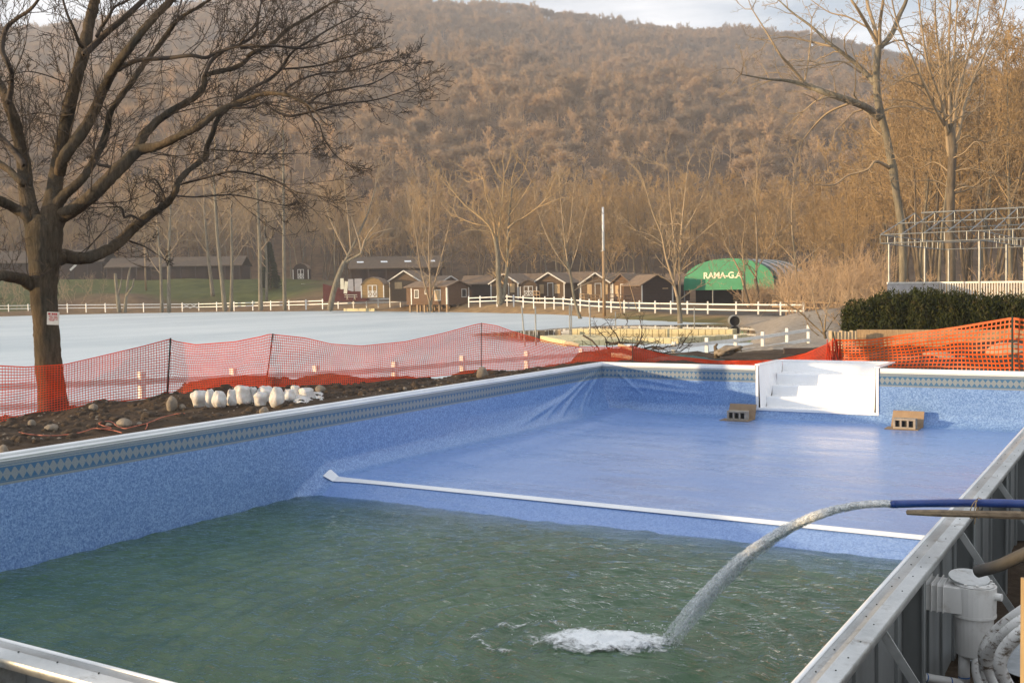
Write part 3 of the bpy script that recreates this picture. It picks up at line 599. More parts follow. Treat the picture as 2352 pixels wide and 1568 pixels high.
mb = MB(); pts = [E0+hd*s_*2.3+np.array([0, 0, .012*math.sin(s_*5)]) for s_ in np.linspace(0, 1, 24)]
mb.tube([Vector(p-E0) for p in pts], [.0265+.001*math.sin(i*1.7) for i in range(24)], 18, True); mb.build('hose_body', M['hose'], hz_, smooth=True)
mb = MB(); u0 = hd/np.linalg.norm(hd); mb.tube([Vector(-u0*.004), Vector(u0*.05)], [.0285, .0275], 18, True); mb.build('hose_cuff', M['hose'], hz_, smooth=True)
tag(hz_, 'blue discharge hose reaching over the pool rim', 'hose')
A_ = PD(2085, 1176, 7.25); B_ = PD(2352, 1183, 6.45); bd = B_-A_; mb = MB()
ln = Vector(bd).length*2.4; mb.tube([Vector(A_+bd*s_*2.4)-Vector(A_) for s_ in np.linspace(0, 1, 9)], [.018, .024, .022, .026, .023, .025, .022, .025, .024], 7, True)
po = mb.build('support_pole', simple('weathered_wood', (.30, .23, .15), (.09, .065, .045), 3, .85, stretch=(3, 3, 8), bump=.5), None); po.location = tuple(A_); tag(po, 'weathered wooden pole carrying the blue hose across the rim', 'wooden pole')
q = E0+hd*.66; q2 = A_+bd*.62; mb = MB(); cen = (q+q2)/2+np.array([0, 0, 0]); sd_ = np.cross(u0, [0, 0, 1]); sd_ /= np.linalg.norm(sd_)
for k in range(3):
    o = u0*(.012*k-.012); mb.tube([cen+o*1.2+sd_*.031*math.cos(a)+np.array([0, 0, 1])*.058*math.sin(a)+u0*.02*math.sin(a*1.0+k) for a in np.linspace(0, 2*PI, 20)], .003, 5, False)
mb.tube([cen+np.array([0, 0, .056]), cen+np.array([0, 0, .075])+u0*.02, cen+np.array([0, 0, .068])+u0*.045], .003, 5); mb.tube([cen+sd_*.0+np.array([0, 0, -.05]), cen-u0*.01+np.array([0, 0, -.095])], .003, 5)
tw = mb.build('twine_tie', M['twine'], None, smooth=True); tag(tw, 'tan twine knotted round the blue hose and wooden pole', 'twine')
# ---------------------------------------------------------------- concrete blocks on the shallow floor
for k, (px, lab) in enumerate(((1678, 'left'), (2070, 'right'))):
    p = Pz(px, 958 if k == 0 else 976, -H+.12); X = float(p[0]); Y0 = -.16 if True else 0
    mb = MB(); cw = .56; tk = .006
    fl = MB(); fl.box((X-cw/2-.07, -.66, -H+.006), (X+cw/2-.03, -.31, -H+.014)); 
    fl.quad((X-cw/2-.02, -.31, -H+.014), (X+cw/2, -.31, -H+.014), (X+cw/2, -.20, -H+.31), (X-cw/2, -.20, -H+.31)).quad((X-cw/2, -.194, -H+.31), (X+cw/2, -.194, -H+.31), (X+cw/2, -.304, -H+.01), (X-cw/2-.02, -.304, -H+.01))
    cb = fl.build('cardboard_sheet', M['cardboard']); tag(cb, 'folded brown cardboard under the concrete block %s of the white pool steps' % lab, 'cardboard')
    # block lying with its cores to the viewer
    bm_ = MB(); bw, bh, bdp = .40, .19, .19; x0_ = X-bw/2; yf = -.62; z0 = -H+.016; webs = [0, .03, .125, .16, .245, .28, .37, .40]
    webs = [(0, .04), (.12, .155), (.245, .28), (.36, .40)]
    bm_.box((x0_, yf, z0), (x0_+bw, yf+bdp, z0+.035)); bm_.box((x0_, yf, z0+bh-.035), (x0_+bw, yf+bdp, z0+bh))
    for a, b in webs: bm_.box((x0_+a, yf+.0015, z0+.035), (x0_+b, yf+bdp-.002, z0+bh-.035))
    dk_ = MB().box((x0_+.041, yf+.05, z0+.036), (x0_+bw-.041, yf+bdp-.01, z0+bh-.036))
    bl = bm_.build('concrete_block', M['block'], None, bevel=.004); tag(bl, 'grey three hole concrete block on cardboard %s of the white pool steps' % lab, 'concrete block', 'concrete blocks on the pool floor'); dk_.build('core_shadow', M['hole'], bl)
    cb['group'] = 'cardboard sheets on the pool floor'
# ---------------------------------------------------------------- skimmer and its pipes
sk = empty('pool_skimmer'); sk.parent = pool
c = PD(2237, 1330, 6.45); cxs, cys, czs = float(c[0]), float(c[1]), -.17
mb = MB(); R1 = .125
pts = [(cxs, cys, czs), (cxs, cys, czs-.29)]; mb.tube([(cxs, cys, czs), (cxs, cys, czs-.17)], [R1+.004, R1], 28, True)
mb.tube([(cxs, cys, czs-.1705), (cxs, cys, czs-.185)], [R1+.003, R1+.003], 28, True); mb.tube([(cxs, cys, czs-.1855), (cxs, cys, czs-.42), (cxs, cys, czs-.44)], [R1-.012, R1-.02, R1-.05], 28, True)
mb.build('skimmer_body', M['pvc'], sk, smooth=False)
mb = MB(); xt = W+.05; mb.box((xt, cys-.115, czs-.16), (cxs-.03, cys+.105, czs-.004))
for k in range(5): xx = xt+.012+k*.034; mb.box((xx, cys-.128, czs-.165), (xx+.006, cys+.115, czs+.012))
mb.box((xt-.01, cys-.17, czs-.2), (xt+.006, cys+.16, czs+.05)); mb.build('skimmer_throat', M['pvc'], sk, bevel=.002)
mb = MB(); mb.tube([(cxs, cys, czs+.004), (cxs, cys, czs+.014)], [R1*.93, R1*.9], 26, True); mb.build('collar_ring', M['pvc'], sk)
mb = MB(); mb.tube([(cxs+R1-.02, cys-.02, czs-.05), (cxs+R1+.035, cys-.03, czs-.05)], .022, 12, True); mb.build('side_port', M['pvc'], sk, smooth=False)
mb = MB(); ld = Matrix.Translation((cxs-.03, cys+.02, czs+.035)) @ Matrix.Rotation(.16, 4, 'X') @ Matrix.Rotation(.1, 4, 'Y')
mb.tube([ld @ Vector((0, 0, -.006)), ld @ Vector((0, 0, .006))], [.12, .117], 26, True)
lo = mb.build('skimmer_lid', M['galv']); tag(lo, 'round grey lid resting loose on the white skimmer', 'lid')
mb = MB(); pa = PD(2120, 1482, 6.35); pb = Vector((cxs-.045, cys-.02, czs-.60))
mb.tube([(W+.06, cys-.25, czs-.53), (cxs-.08, cys-.06, czs-.60), (cxs-.05, cys-.03, czs-.605)], .026, 14, True); mb.tube([(cxs-.05, cys-.03, czs-.61), (cxs-.05, cys-.03, czs-.43)], .034, 14, True); mb.build('return_pipe', M['pvc'], sk, smooth=True)
tape = simple('blue_primer', (.03, .14, .38), (.02, .1, .3), 8, .5, bump=0)
mb = MB(); a_p, b_p = Vector((W+.06, cys-.25, czs-.53)), Vector((cxs-.08, cys-.06, czs-.60)); dv_ = (b_p-a_p).normalized()
for f in (.25, .8): q = a_p.lerp(b_p, f); MB().tube([q, q+dv_*.008], .0268, 14, True).build('primer_band', tape, sk)
MB().tube([(cxs-.05, cys-.03, czs-.57), (cxs-.05, cys-.03, czs-.562)], .0348, 14, True).build('primer_band', tape, sk)
for k in range(10): a = k*2*PI/10; MB().box((cxs+math.cos(a)*R1*.86-.008, cys+math.sin(a)*R1*.86-.008, czs+.0145), (cxs+math.cos(a)*R1*.86+.008, cys+math.sin(a)*R1*.86+.008, czs+.024)).build('collar_tab', M['pvc'], sk)
# flexible pipes
def gp(px, py, d): return PD(px, py, d)
pipes = [('dirty white plastic pipe rising from the ground under the skimmer', [(2255, 1462, 6.42), (2250, 1500, 6.42), (2246, 1540, 6.35), (2262, 1600, 6.3), (2285, 1680, 6.3)], .036),
         ('middle dirty white flexible pipe curving up right past the skimmer', [(2352+60, 1395, 5.7), (2345, 1428, 5.8), (2300, 1465, 5.95), (2268, 1510, 6.1), (2278, 1550, 6.15), (2310, 1600, 6.1)], .036),
         ('uppermost of the dirty white pipes leaning on the skimmer foot', [(2420, 1360, 5.9), (2345, 1405, 6.05), (2290, 1448, 6.2), (2262, 1490, 6.25), (2262, 1530, 6.3), (2275, 1600, 6.3)], .034),
         ('outermost dirty white flexible pipe beside the icy puddle', [(2420, 1410, 5.5), (2352, 1448, 5.6), (2312, 1485, 5.7), (2296, 1525, 5.75), (2310, 1565, 5.8), (2340, 1610, 5.8)], .036)]
def smooth_pts(P, n=26):
    P = np.array(P); P = np.vstack([2*P[0]-P[1], P, 2*P[-1]-P[-2]]); out = []
    for i in range(1, len(P)-2):
        for t_ in np.linspace(0, 1, n//(len(P)-3)+2, endpoint=False):
            a, b, c_, d = P[i-1:i+3]; out.append(.5*((2*b)+(-a+c_)*t_+(2*a-5*b+4*c_-d)*t_**2+(-a+3*b-3*c_+d)*t_**3))
    out.append(P[-2]); return out
for lab, pp, r_ in pipes:
    mb = MB(); mb.tube(smooth_pts([gp(*p) for p in pp]), r_, 14, True); o = mb.build('flexible_pipe', M['flex'], None, smooth=True); tag(o, lab, 'pipe', 'white pipes behind the skimmer')
mb = MB(); mb.tube(smooth_pts([PD(2245, 1312, 6.25), PD(2300, 1296, 6.1), PD(2352, 1272, 5.95), PD(2480, 1215, 5.6)]), .036, 12, True); o = mb.build('suction_hose', simple('grey_hose', (.06, .058, .055), (.035, .033, .03), 5, .7), None, smooth=True); tag(o, 'dark grey hose resting on the skimmer lid', 'hose')
a = PD(2352, 1590, 4.2); mb = MB(); mb.box((-.02, -.02, 0), (.02, .02, .95)); o = mb.build('wooden_stake', M['stake'], None, bevel=.002); pst = PD(2360, 1500, 4.2); o.location = (pst[0], pst[1], pst[2]-.9+.25); o.rotation_euler = (0, 0, .5); tag(o, 'tan wooden stake standing beside the pool work trench', 'stake')
pg = Pz(2325, 1505, -1.04); mb = MB(); rnd = random.Random(2); mb.poly([(pg[0]+.28*math.cos(a)*(1+rnd.uniform(-.3, .3)), pg[1]+.5*math.sin(a)*(1+rnd.uniform(-.3, .3)), -1.03) for a in np.linspace(0, 2*PI, 14, endpoint=False)])
o = mb.build('icy_puddle', simple('puddle_ice', (.40, .44, .47), (.25, .28, .30), 5, .25)); tag(o, kind='structure')
# ================================================================ TREES
def norm(v): return v/(np.linalg.norm(v)+1e-12)
def tubes_mesh(name, br, sides_fn):
    groups = {}
    for pts, rad in br: groups.setdefault((len(pts), sides_fn(rad[0])), []).append((pts, rad))
    Vs, Fs, off = [], [], 0
    for (m_, k), L_ in groups.items():
        P = np.array([b[0] for b in L_]); R_ = np.array([b[1] for b in L_]); N = len(L_)
        T = np.empty_like(P); T[:, 1:-1] = P[:, 2:]-P[:, :-2]; T[:, 0] = P[:, 1]-P[:, 0]; T[:, -1] = P[:, -1]-P[:, -2]; T /= np.linalg.norm(T, axis=2, keepdims=True)+1e-12
        av = P[:, -1]-P[:, 0]; ref = np.zeros((N, 3)); ref[np.arange(N), np.abs(av).argmin(1)] = 1
        A = np.cross(T, ref[:, None, :]); A /= np.linalg.norm(A, axis=2, keepdims=True)+1e-12; B = np.cross(T, A)
        th = np.arange(k)*2*PI/k
        V = P[:, :, None, :]+(A[:, :, None, :]*np.cos(th)[None, None, :, None]+B[:, :, None, :]*np.sin(th)[None, None, :, None])*R_[:, :, None, None]
        Vs.append(V.reshape(-1, 3)); b_, i, j = np.meshgrid(np.arange(N), np.arange(m_-1), np.arange(k), indexing='ij')
        a = off+(b_*m_+i)*k; j2 = (j+1) % k; Fs.append(np.stack([a+j, a+j2, a+k+j2, a+k+j], -1).reshape(-1, 4)); off += N*m_*k
    return mesh_np(name, np.vstack(Vs), np.vstack(Fs), True)
class Grower:
    def __init__(s, seed, minr, levels, ang=(30, 60), wander=.18, up=.10, dens=(1., 1., 1., 1.), lenf=(.45, .75), tip=.25, seg=None, droop=0, slim=.03):
        s.r = np.random.RandomState(seed); s.out = []; s.minr = minr; s.levels = levels; s.ang = ang; s.w = wander; s.up = up; s.dens = dens; s.lenf = lenf; s.tip = tip; s.seg = seg; s.droop = droop; s.slim = slim
    def noop(s): pass
    def line(s, p, d, r, Ln, lev):
        n = (9, 6, 5, 4, 3)[min(lev, 4)]; P = [p]; d = norm(d); st_ = Ln/(n-1); w_ = s.w*(1+.3*lev)
        for i in range(n-1):
            d = norm(d+s.r.normal(0, w_, 3)+np.array([0, 0, s.up-(s.droop if lev > 1 else 0)])); p = p+d*st_; P.append(p)
        t_ = np.linspace(0, 1, n); R_ = np.maximum(r*(1-t_*(1-s.tip)), s.minr); return np.array(P), R_
    def kids(s, P, R_, Ln, lev, start=.2, nk=None):
        if lev >= s.levels: return
        n = nk if nk is not None else max(2, int(round(s.dens[min(lev, len(s.dens)-1)]*(3+s.r.rand()*2))))
        cum = np.linspace(0, 1, len(P))
        for i in range(n):
            f = start+(1-start)*(i+s.r.rand())/n; f = min(f, .99); j = min(int(f*(len(P)-1)), len(P)-2); g = f*(len(P)-1)-j
            p = P[j]*(1-g)+P[j+1]*g; t_ = norm(P[j+1]-P[j]); r_ = (R_[j]*(1-g)+R_[j+1]*g)
            a = math.radians(s.r.uniform(*s.ang)); ax_ = norm(np.cross(t_, s.r.normal(0, 1, 3))); d = t_*math.cos(a)+ax_*math.sin(a)
            d = d+np.array([0, 0, .12]); l_ = Ln*s.r.uniform(*s.lenf)*(1-.45*f); rc = max(min(r_*s.r.uniform(.45, .68), l_*s.slim), s.minr)
            Q, RR = s.line(p, d, rc, l_, lev+1); s.out.append((Q, RR)); s.kids(Q, RR, l_, lev+1)
    def limb(s, P, R_, lev=1, nk=None, start=.15):
        P = np.array(P, float); R_ = np.array(R_, float); s.out.append((P, R_)); Ln = np.linalg.norm(np.diff(P, axis=0), axis=1).sum(); return s.kids(P, R_, Ln, lev, start, nk)
def fine_poly(P, R_, n):
    Q = np.array(smooth_pts([tuple(p)+(r,) for p, r in zip(P, R_)], n*2)); return Q[:, :3], Q[:, 3]
def forest_tree(seed, h, spread, minr, levels, nl, trunk_frac, r0, up=.12, lean=0, forks=1, dens=(1.1, 1.1, 1., 1.), L1=None):
    g = Grower(seed, minr, levels, (28, 58), .14, up, dens, (.42, .72)); r = g.r
    trunks = []
    for k in range(forks):
        d = np.array([lean+(r.normal(0, .16) if forks > 1 else 0), (r.normal(0, .16) if forks > 1 else 0), 1.]); P = [np.array([r.normal(0, .12)*(forks > 1), r.normal(0, .12)*(forks > 1), -.3])]; n = 11
        for i in range(n-1): d = norm(d+np.array([r.normal(0, .045), r.normal(0, .045), .08])); P.append(P[-1]+d*(h*.94/(n-1)))
        P = np.array(P); R_ = r0*(1 if forks == 1 else .75)*(1-np.linspace(0, 1, n)**.8*.93); R_[0] *= 1.25; trunks.append((P, R_))
        for i in range(int(nl/forks)):
            f = trunk_frac+(1-trunk_frac)*(i+r.rand())/(nl/forks); f = min(f, .97); j = int(f*(n-1)); gg = f*(n-1)-j; p = P[j]*(1-gg)+P[min(j+1, n-1)]*gg
            a = r.uniform(0, 2*PI); el = math.radians(r.uniform(28, 58)+22*f); d = np.array([math.cos(a)*math.cos(el), math.sin(a)*math.cos(el), math.sin(el)])
            l_ = spread*(1.15-.75*((f-trunk_frac)/(1-trunk_frac)))*r.uniform(.75, 1.15); rc = max(R_[j]*r.uniform(.35, .55), minr*1.5); Q, RR = g.line(p, d, rc, l_, 1); g.out.append((Q, RR)); g.kids(Q, RR, l_, 1)
    return trunks, g.out
PROT = []
specs = [(11, 24, 6.0, .019, 4, 22, .34, .24, .06, 0, 1), (12, 22, 5.6, .019, 4, 20, .40, .20, .08, .03, 1), (13, 25, 6.8, .024, 4, 24, .30, .27, .05, 0, 2), (14, 19, 5.2, .02, 4, 19, .36, .16, .07, -.04, 1), (15, 23, 6.4, .019, 4, 24, .28, .22, .04, .02, 2), (16, 15, 4.6, .018, 4, 18, .2, .12, .12, 0, 2)]
for sp in specs:
    tr_, cr_ = forest_tree(*sp, dens=(1.15, 1.15, 1.1, 1.))
    PROT.append((tubes_mesh('trunk', tr_, lambda r_: 8), tubes_mesh('crown', cr_, lambda r_: 3 if r_ < .04 else 5)))
for a, b in PROT: pass
TM = [M['bark_pale'], M['bark_mid'], M['bark_mid'], M['bark_pale'], M['bark_mid'], M['bark_mid']]
for (a, b), tm in zip(PROT, TM): a.materials.append(tm); b.materials.append(M['twig_gold'])
def put_tree(k, pos, sc, rz, label, group=None, name='bare_tree', sx=1., tilt=0):
    e = empty(name, pos, rz); e.scale = (sc*sx, sc*sx, sc); e.rotation_euler = (tilt, 0, rz); tag(e, label, 'tree', group)
    for nm, me_ in zip(('trunk', 'crown'), PROT[k]): o = bpy.data.objects.new(nm, me_); COL.objects.link(o); o.parent = e
    return e
# forest strip behind the cabins
rnd = random.Random(21); placed = []
def try_place(px, d, sep): 
    X, Y = xy((px-1176)/FOC*d, d)
    for (x, y) in placed:
        if (x-X)**2+(y-Y)**2 < sep*sep: return None
    placed.append((X, Y)); return X, Y
cnt = 0
for i in range(4000):
    if cnt >= 175: break
    px = rnd.uniform(-60, 1960); d = rnd.uniform(182, 300) if rnd.random() < .75 else rnd.uniform(158, 200)
    if px < 760: d = max(d, 262)
    if 760 <= px < 1120 and d < 232: continue
    if 1120 <= px < 1560 and d < 186: continue
    if 1560 <= px < 1860 and d < 172: continue
    if px >= 1860: d = rnd.uniform(110, 240)
    q = try_place(px, d, 4.4)
    if not q: continue
    z = gz(*q); horz = 664; want = (rnd.uniform(372, 430) if px > 600 else rnd.uniform(345, 420)); k = rnd.randrange(6)
    top = CAM[2]+(horz-want)/FOC*d; hh = top-z; base_h = specs[k][1]; sc = min(1.35, max(.5, hh/base_h*rnd.uniform(.82, 1.0)))
    put_tree(k, (q[0], q[1], z-.1), sc, rnd.uniform(0, 6.28), 'bare woodland tree in the dense strip behind the lakeside cabins', 'bare trees in the strip behind the cabins', sx=rnd.uniform(.85, 1.1)); cnt += 1
# right hand wood, tall and sunlit
cnt = 0; nodes = 0
for i in range(3000):
    if cnt >= 96: break
    px = rnd.uniform(1960, 2700); d = rnd.uniform(84, 190)
    if px < 2080: d = max(d, rnd.uniform(95, 150))
    q = try_place(px, d, 4.2)
    if not q: continue
    z = gz(*q); k = rnd.choice([0, 1, 2, 3, 4]); tpx = np.interp(px, [1960, 2050, 2130, 2300], [330, 150, -60, -120]); hh = CAM[2]+(650-tpx)/FOC*d-z; sc = min(1.25, max(.6, hh/specs[k][1]*rnd.uniform(.7, 1.)))
    put_tree(k, (q[0], q[1], z-.1), sc, rnd.uniform(0, 6.28), 'tall sunlit bare tree in the wood behind the metal pavilion frame', 'tall bare trees in the wood on the right', sx=rnd.uniform(.8, 1.)); cnt += 1
# hillside forest: one uncountable mass of instanced crowns
hc = bpy.data.collections.new('hill_crowns')
for i, sp in enumerate([(30, 16, 4.8, .05, 3, 15, .35, .20, .04, 0, 1), (31, 15, 5.2, .055, 3, 15, .35, .20, .1, 0, 1), (32, 14, 5.2, .05, 3, 16, .3, .18, .03, 0, 1), (33, 16, 5.0, .055, 3, 15, .42, .20, .12, 0, 1), (34, 12, 5.0, .055, 3, 15, .3, .16, .1, 0, 2)]):
    r7 = np.random.RandomState(sp[0]); hh_, rad_ = sp[1], sp[2]*1.05; br_ = [(np.array([[0, 0, -1.], [r7.normal(0, .2), r7.normal(0, .2), hh_*.4], [0, 0, hh_*.75]]), np.array([.26, .17, .08]))]
    cz0 = hh_*.58
    sub_ = [(r7.uniform(-.55, .55)*rad_, r7.uniform(-.55, .55)*rad_, r7.uniform(-.1, .42)*hh_*.42, r7.uniform(.42, .7)) for _ in range(9)]
    for q in range(460):
        sx_, sy_, sz_, sr_ = sub_[q % 9]; d = r7.normal(0, 1, 3); d[2] = abs(d[2])*1.0-.18; d = norm(d); c0 = np.array([sx_, sy_, cz0+sz_]); R0 = rad_*sr_*r7.uniform(.72, 1.04)
        p0 = c0+d*R0*.35*r7.uniform(.6, 1.4); p2 = c0+d*R0*np.array([1, 1, .85]); p1 = (p0+p2)/2+r7.normal(0, .22, 3); br_.append((np.array([p0, p1, p2]), np.array([.075, .055, .03])))
        if q % 3 == 0: br_.append((np.array([p1, p1+(p2-p1)*.6+r7.normal(0, .35, 3), p2+r7.normal(0, .5, 3)]), np.array([.045, .04, .025])))
    for q in range(26):
        sx_, sy_, sz_, sr_ = sub_[q % 9]; br_.append((np.array([[0, 0, hh_*r7.uniform(.25, .5)], [sx_*.5, sy_*.5, cz0+sz_*.5-.6], [sx_, sy_, cz0+sz_]]), np.array([.13, .10, .06])))
    if i in (0, 2, 4): tr_, cr_ = forest_tree(*sp, dens=(1.35, 1.4, 1.4)); br_ = None
    me_ = tubes_mesh('hill_crown', br_ or tr_+cr_, lambda r_: 3); me_.materials.append(M['twig_hill'])
    o = bpy.data.objects.new('hill_crown', me_); hc.objects.link(o)
rs = np.random.RandomState(5); N = 19000
an = rs.uniform(-.60, .60, N); vv = np.sqrt(rs.uniform(275**2, 1235**2, N)); uu = np.tan(an)*vv
# keep spacing irregular but thin out the clearings
keep = fbm(uu/45, vv/45, 77, 3) > -.62; uu, vv = uu[keep], vv[keep]; X_, Y_ = xy(uu, vv); Z_ = G(X_, Y_, False)
Z_ = np.where(vv > 300, Z_, Z_)
pm = bpy.data.meshes.new('hillside_forest'); pm.vertices.add(len(X_)); pm.vertices.foreach_set('co', np.stack([X_, Y_, Z_-.4], 1).astype(np.float32).ravel())
for nm, va in (('rz', rs.uniform(0, 6.28, len(X_))), ('sc', rs.uniform(.6, 1.15, len(X_))*(1+.25*fbm(uu/30, vv/30, 78, 2)))): a_ = pm.attributes.new(nm, 'FLOAT', 'POINT'); a_.data.foreach_set('value', va.astype(np.float32))
hf = link('hillside_forest', pm); tag(hf, 'dense leafless forest covering the hillside', 'forest', kind='stuff')
ng = bpy.data.node_groups.new('scatter', 'GeometryNodeTree'); ng.interface.new_socket('Geometry', in_out='INPUT', socket_type='NodeSocketGeometry'); ng.interface.new_socket('Geometry', in_out='OUTPUT', socket_type='NodeSocketGeometry')
gi, go = ng.nodes.new('NodeGroupInput'), ng.nodes.new('NodeGroupOutput'); ip = ng.nodes.new('GeometryNodeInstanceOnPoints'); ci = ng.nodes.new('GeometryNodeCollectionInfo'); ci.inputs[0].default_value = hc; ci.inputs['Separate Children'].default_value = True; ci.inputs['Reset Children'].default_value = True
mtp = ng.nodes.new('GeometryNodeMeshToPoints'); ng.links.new(gi.outputs[0], mtp.inputs[0]); ng.links.new(mtp.outputs[0], ip.inputs['Points']); ng.links.new(ci.outputs[0], ip.inputs['Instance']); ip.inputs['Pick Instance'].default_value = True
def nattr(nm): n = ng.nodes.new('GeometryNodeInputNamedAttribute'); n.data_type = 'FLOAT'; n.inputs[0].default_value = nm; return n.outputs[0]
cx_ = ng.nodes.new('ShaderNodeCombineXYZ'); ng.links.new(nattr('rz'), cx_.inputs[2]); ng.links.new(cx_.outputs[0], ip.inputs['Rotation'])
cs_ = ng.nodes.new('ShaderNodeCombineXYZ'); sc_ = nattr('sc'); [ng.links.new(sc_, cs_.inputs[q]) for q in range(3)]; ng.links.new(cs_.outputs[0], ip.inputs['Scale']); ng.links.new(ip.outputs[0], go.inputs[0])
md = hf.modifiers.new('scatter', 'NODES'); md.node_group = ng
# ---------------------------------------------------------------- traced trees
def traced(name, d0, conv, limbs, seed, label, minr, levels, matt, matc, dens, lenf=(.3, .55), nkf=1.0, depth_amp=.3, wander=.2, up=.03, droop=0., trunk_n=1, ang=(25, 65), lmax=9, tipk=.3, slim=.022):
    root = empty(name, base(conv(*limbs[0][1][0][:2])[0], d0)); inv = np.array(root.location)
    g = Grower(seed, minr, levels, ang, wander, up, dens, lenf, tip=tipk, droop=droop, slim=slim); tr_ = []; rr_ = np.random.RandomState(seed)
    for kind, pts, dz in limbs:
        P, R_ = [], []; n = len(pts); ph = rr_.uniform(0, 6.28)
        for i, q in enumerate(pts):
            x, y = conv(q[0], q[1]); wpx = q[2]/SCL[conv]*((.80 if kind == 'b' else .90) if conv is ca else 1); dd_ = d0+dz*i/(n-1)+depth_amp*math.sin(ph+i*1.1)*min(1, i/2.)*(kind != 't')
            P.append(PD(x, y, dd_)-inv); R_.append(max(wpx*dd_/FOC/2, minr))
        P, R_ = fine_poly(P, R_, max(6, n*(6 if (minr < .005 and kind == 't') else 2))); dd0 = norm(P[0]-P[1]); P = np.vstack([P[:1]+dd0*R_[0]*.5, P]); R_ = np.concatenate([[R_[0]*.35], R_])
        
        if kind == 't': tr_.append((P, R_))
        else:
            Ln = np.linalg.norm(np.diff(P, axis=0), axis=1).sum(); tr_.append((P, R_)) if R_[0] > minr*6 else g.out.append((P, R_))
            nk = int(max(3, Ln*nkf)); 
            Lk = min(Ln, lmax); g.kids(P, R_*np.linspace(.8, 1, len(P)), Lk, 1, .12, nk)
            # tip spray
            t_ = norm(P[-1]-P[-3])
            tl_ = min(.8, Ln*.25)*d0/20
            for q in range(3): Q, RR = g.line(P[-1], t_+rr_.normal(0, .35, 3), R_[-1], tl_, 2); g.out.append((Q, RR)); g.kids(Q, RR, tl_, 2)
    a = tubes_mesh('trunk', tr_, lambda r_: (48 if minr < .005 else 16) if r_ > .2 else (20 if minr < .005 else 10))
    if minr < .005:
        nv_ = len(a.vertices); cc0 = np.empty(nv_*3, np.float32); a.vertices.foreach_get('co', cc0); cc0 = cc0.reshape(-1, 3); nn0 = np.empty(nv_*3, np.float32); a.vertex_normals.foreach_get('vector', nn0); nn0 = nn0.reshape(-1, 3)
        f0 = -np.abs(fbm(cc0[:, 0]*11+cc0[:, 1]*9, cc0[:, 2]*2.2+cc0[:, 1]*9, 611, 4, .6))*.040+.012; cc0 += nn0*f0[:, None]; a.vertices.foreach_set('co', cc0.astype(np.float32).ravel()); a.update()
    link('trunk', a, matt, root); b = tubes_mesh('crown', g.out, lambda r_: 3 if r_ < .012*d0/20 else 5); link('crown', b, matc, root)
    return tag(root, label, 'tree')
ca = lambda x, y: (x/2.967, y/2.967)
cb_ = lambda x, y: ((2100+x/2.0206)/1.3878, y/2.0206/1.3878)
cc_ = lambda x, y: (x, y)
c2_ = lambda x, y: ((1000+x/1.96)/1.3878, (600+y/1.96)/1.3878)
SCL = {ca: 2.967, cb_: 2.804, cc_: 1., c2_: 2.72}
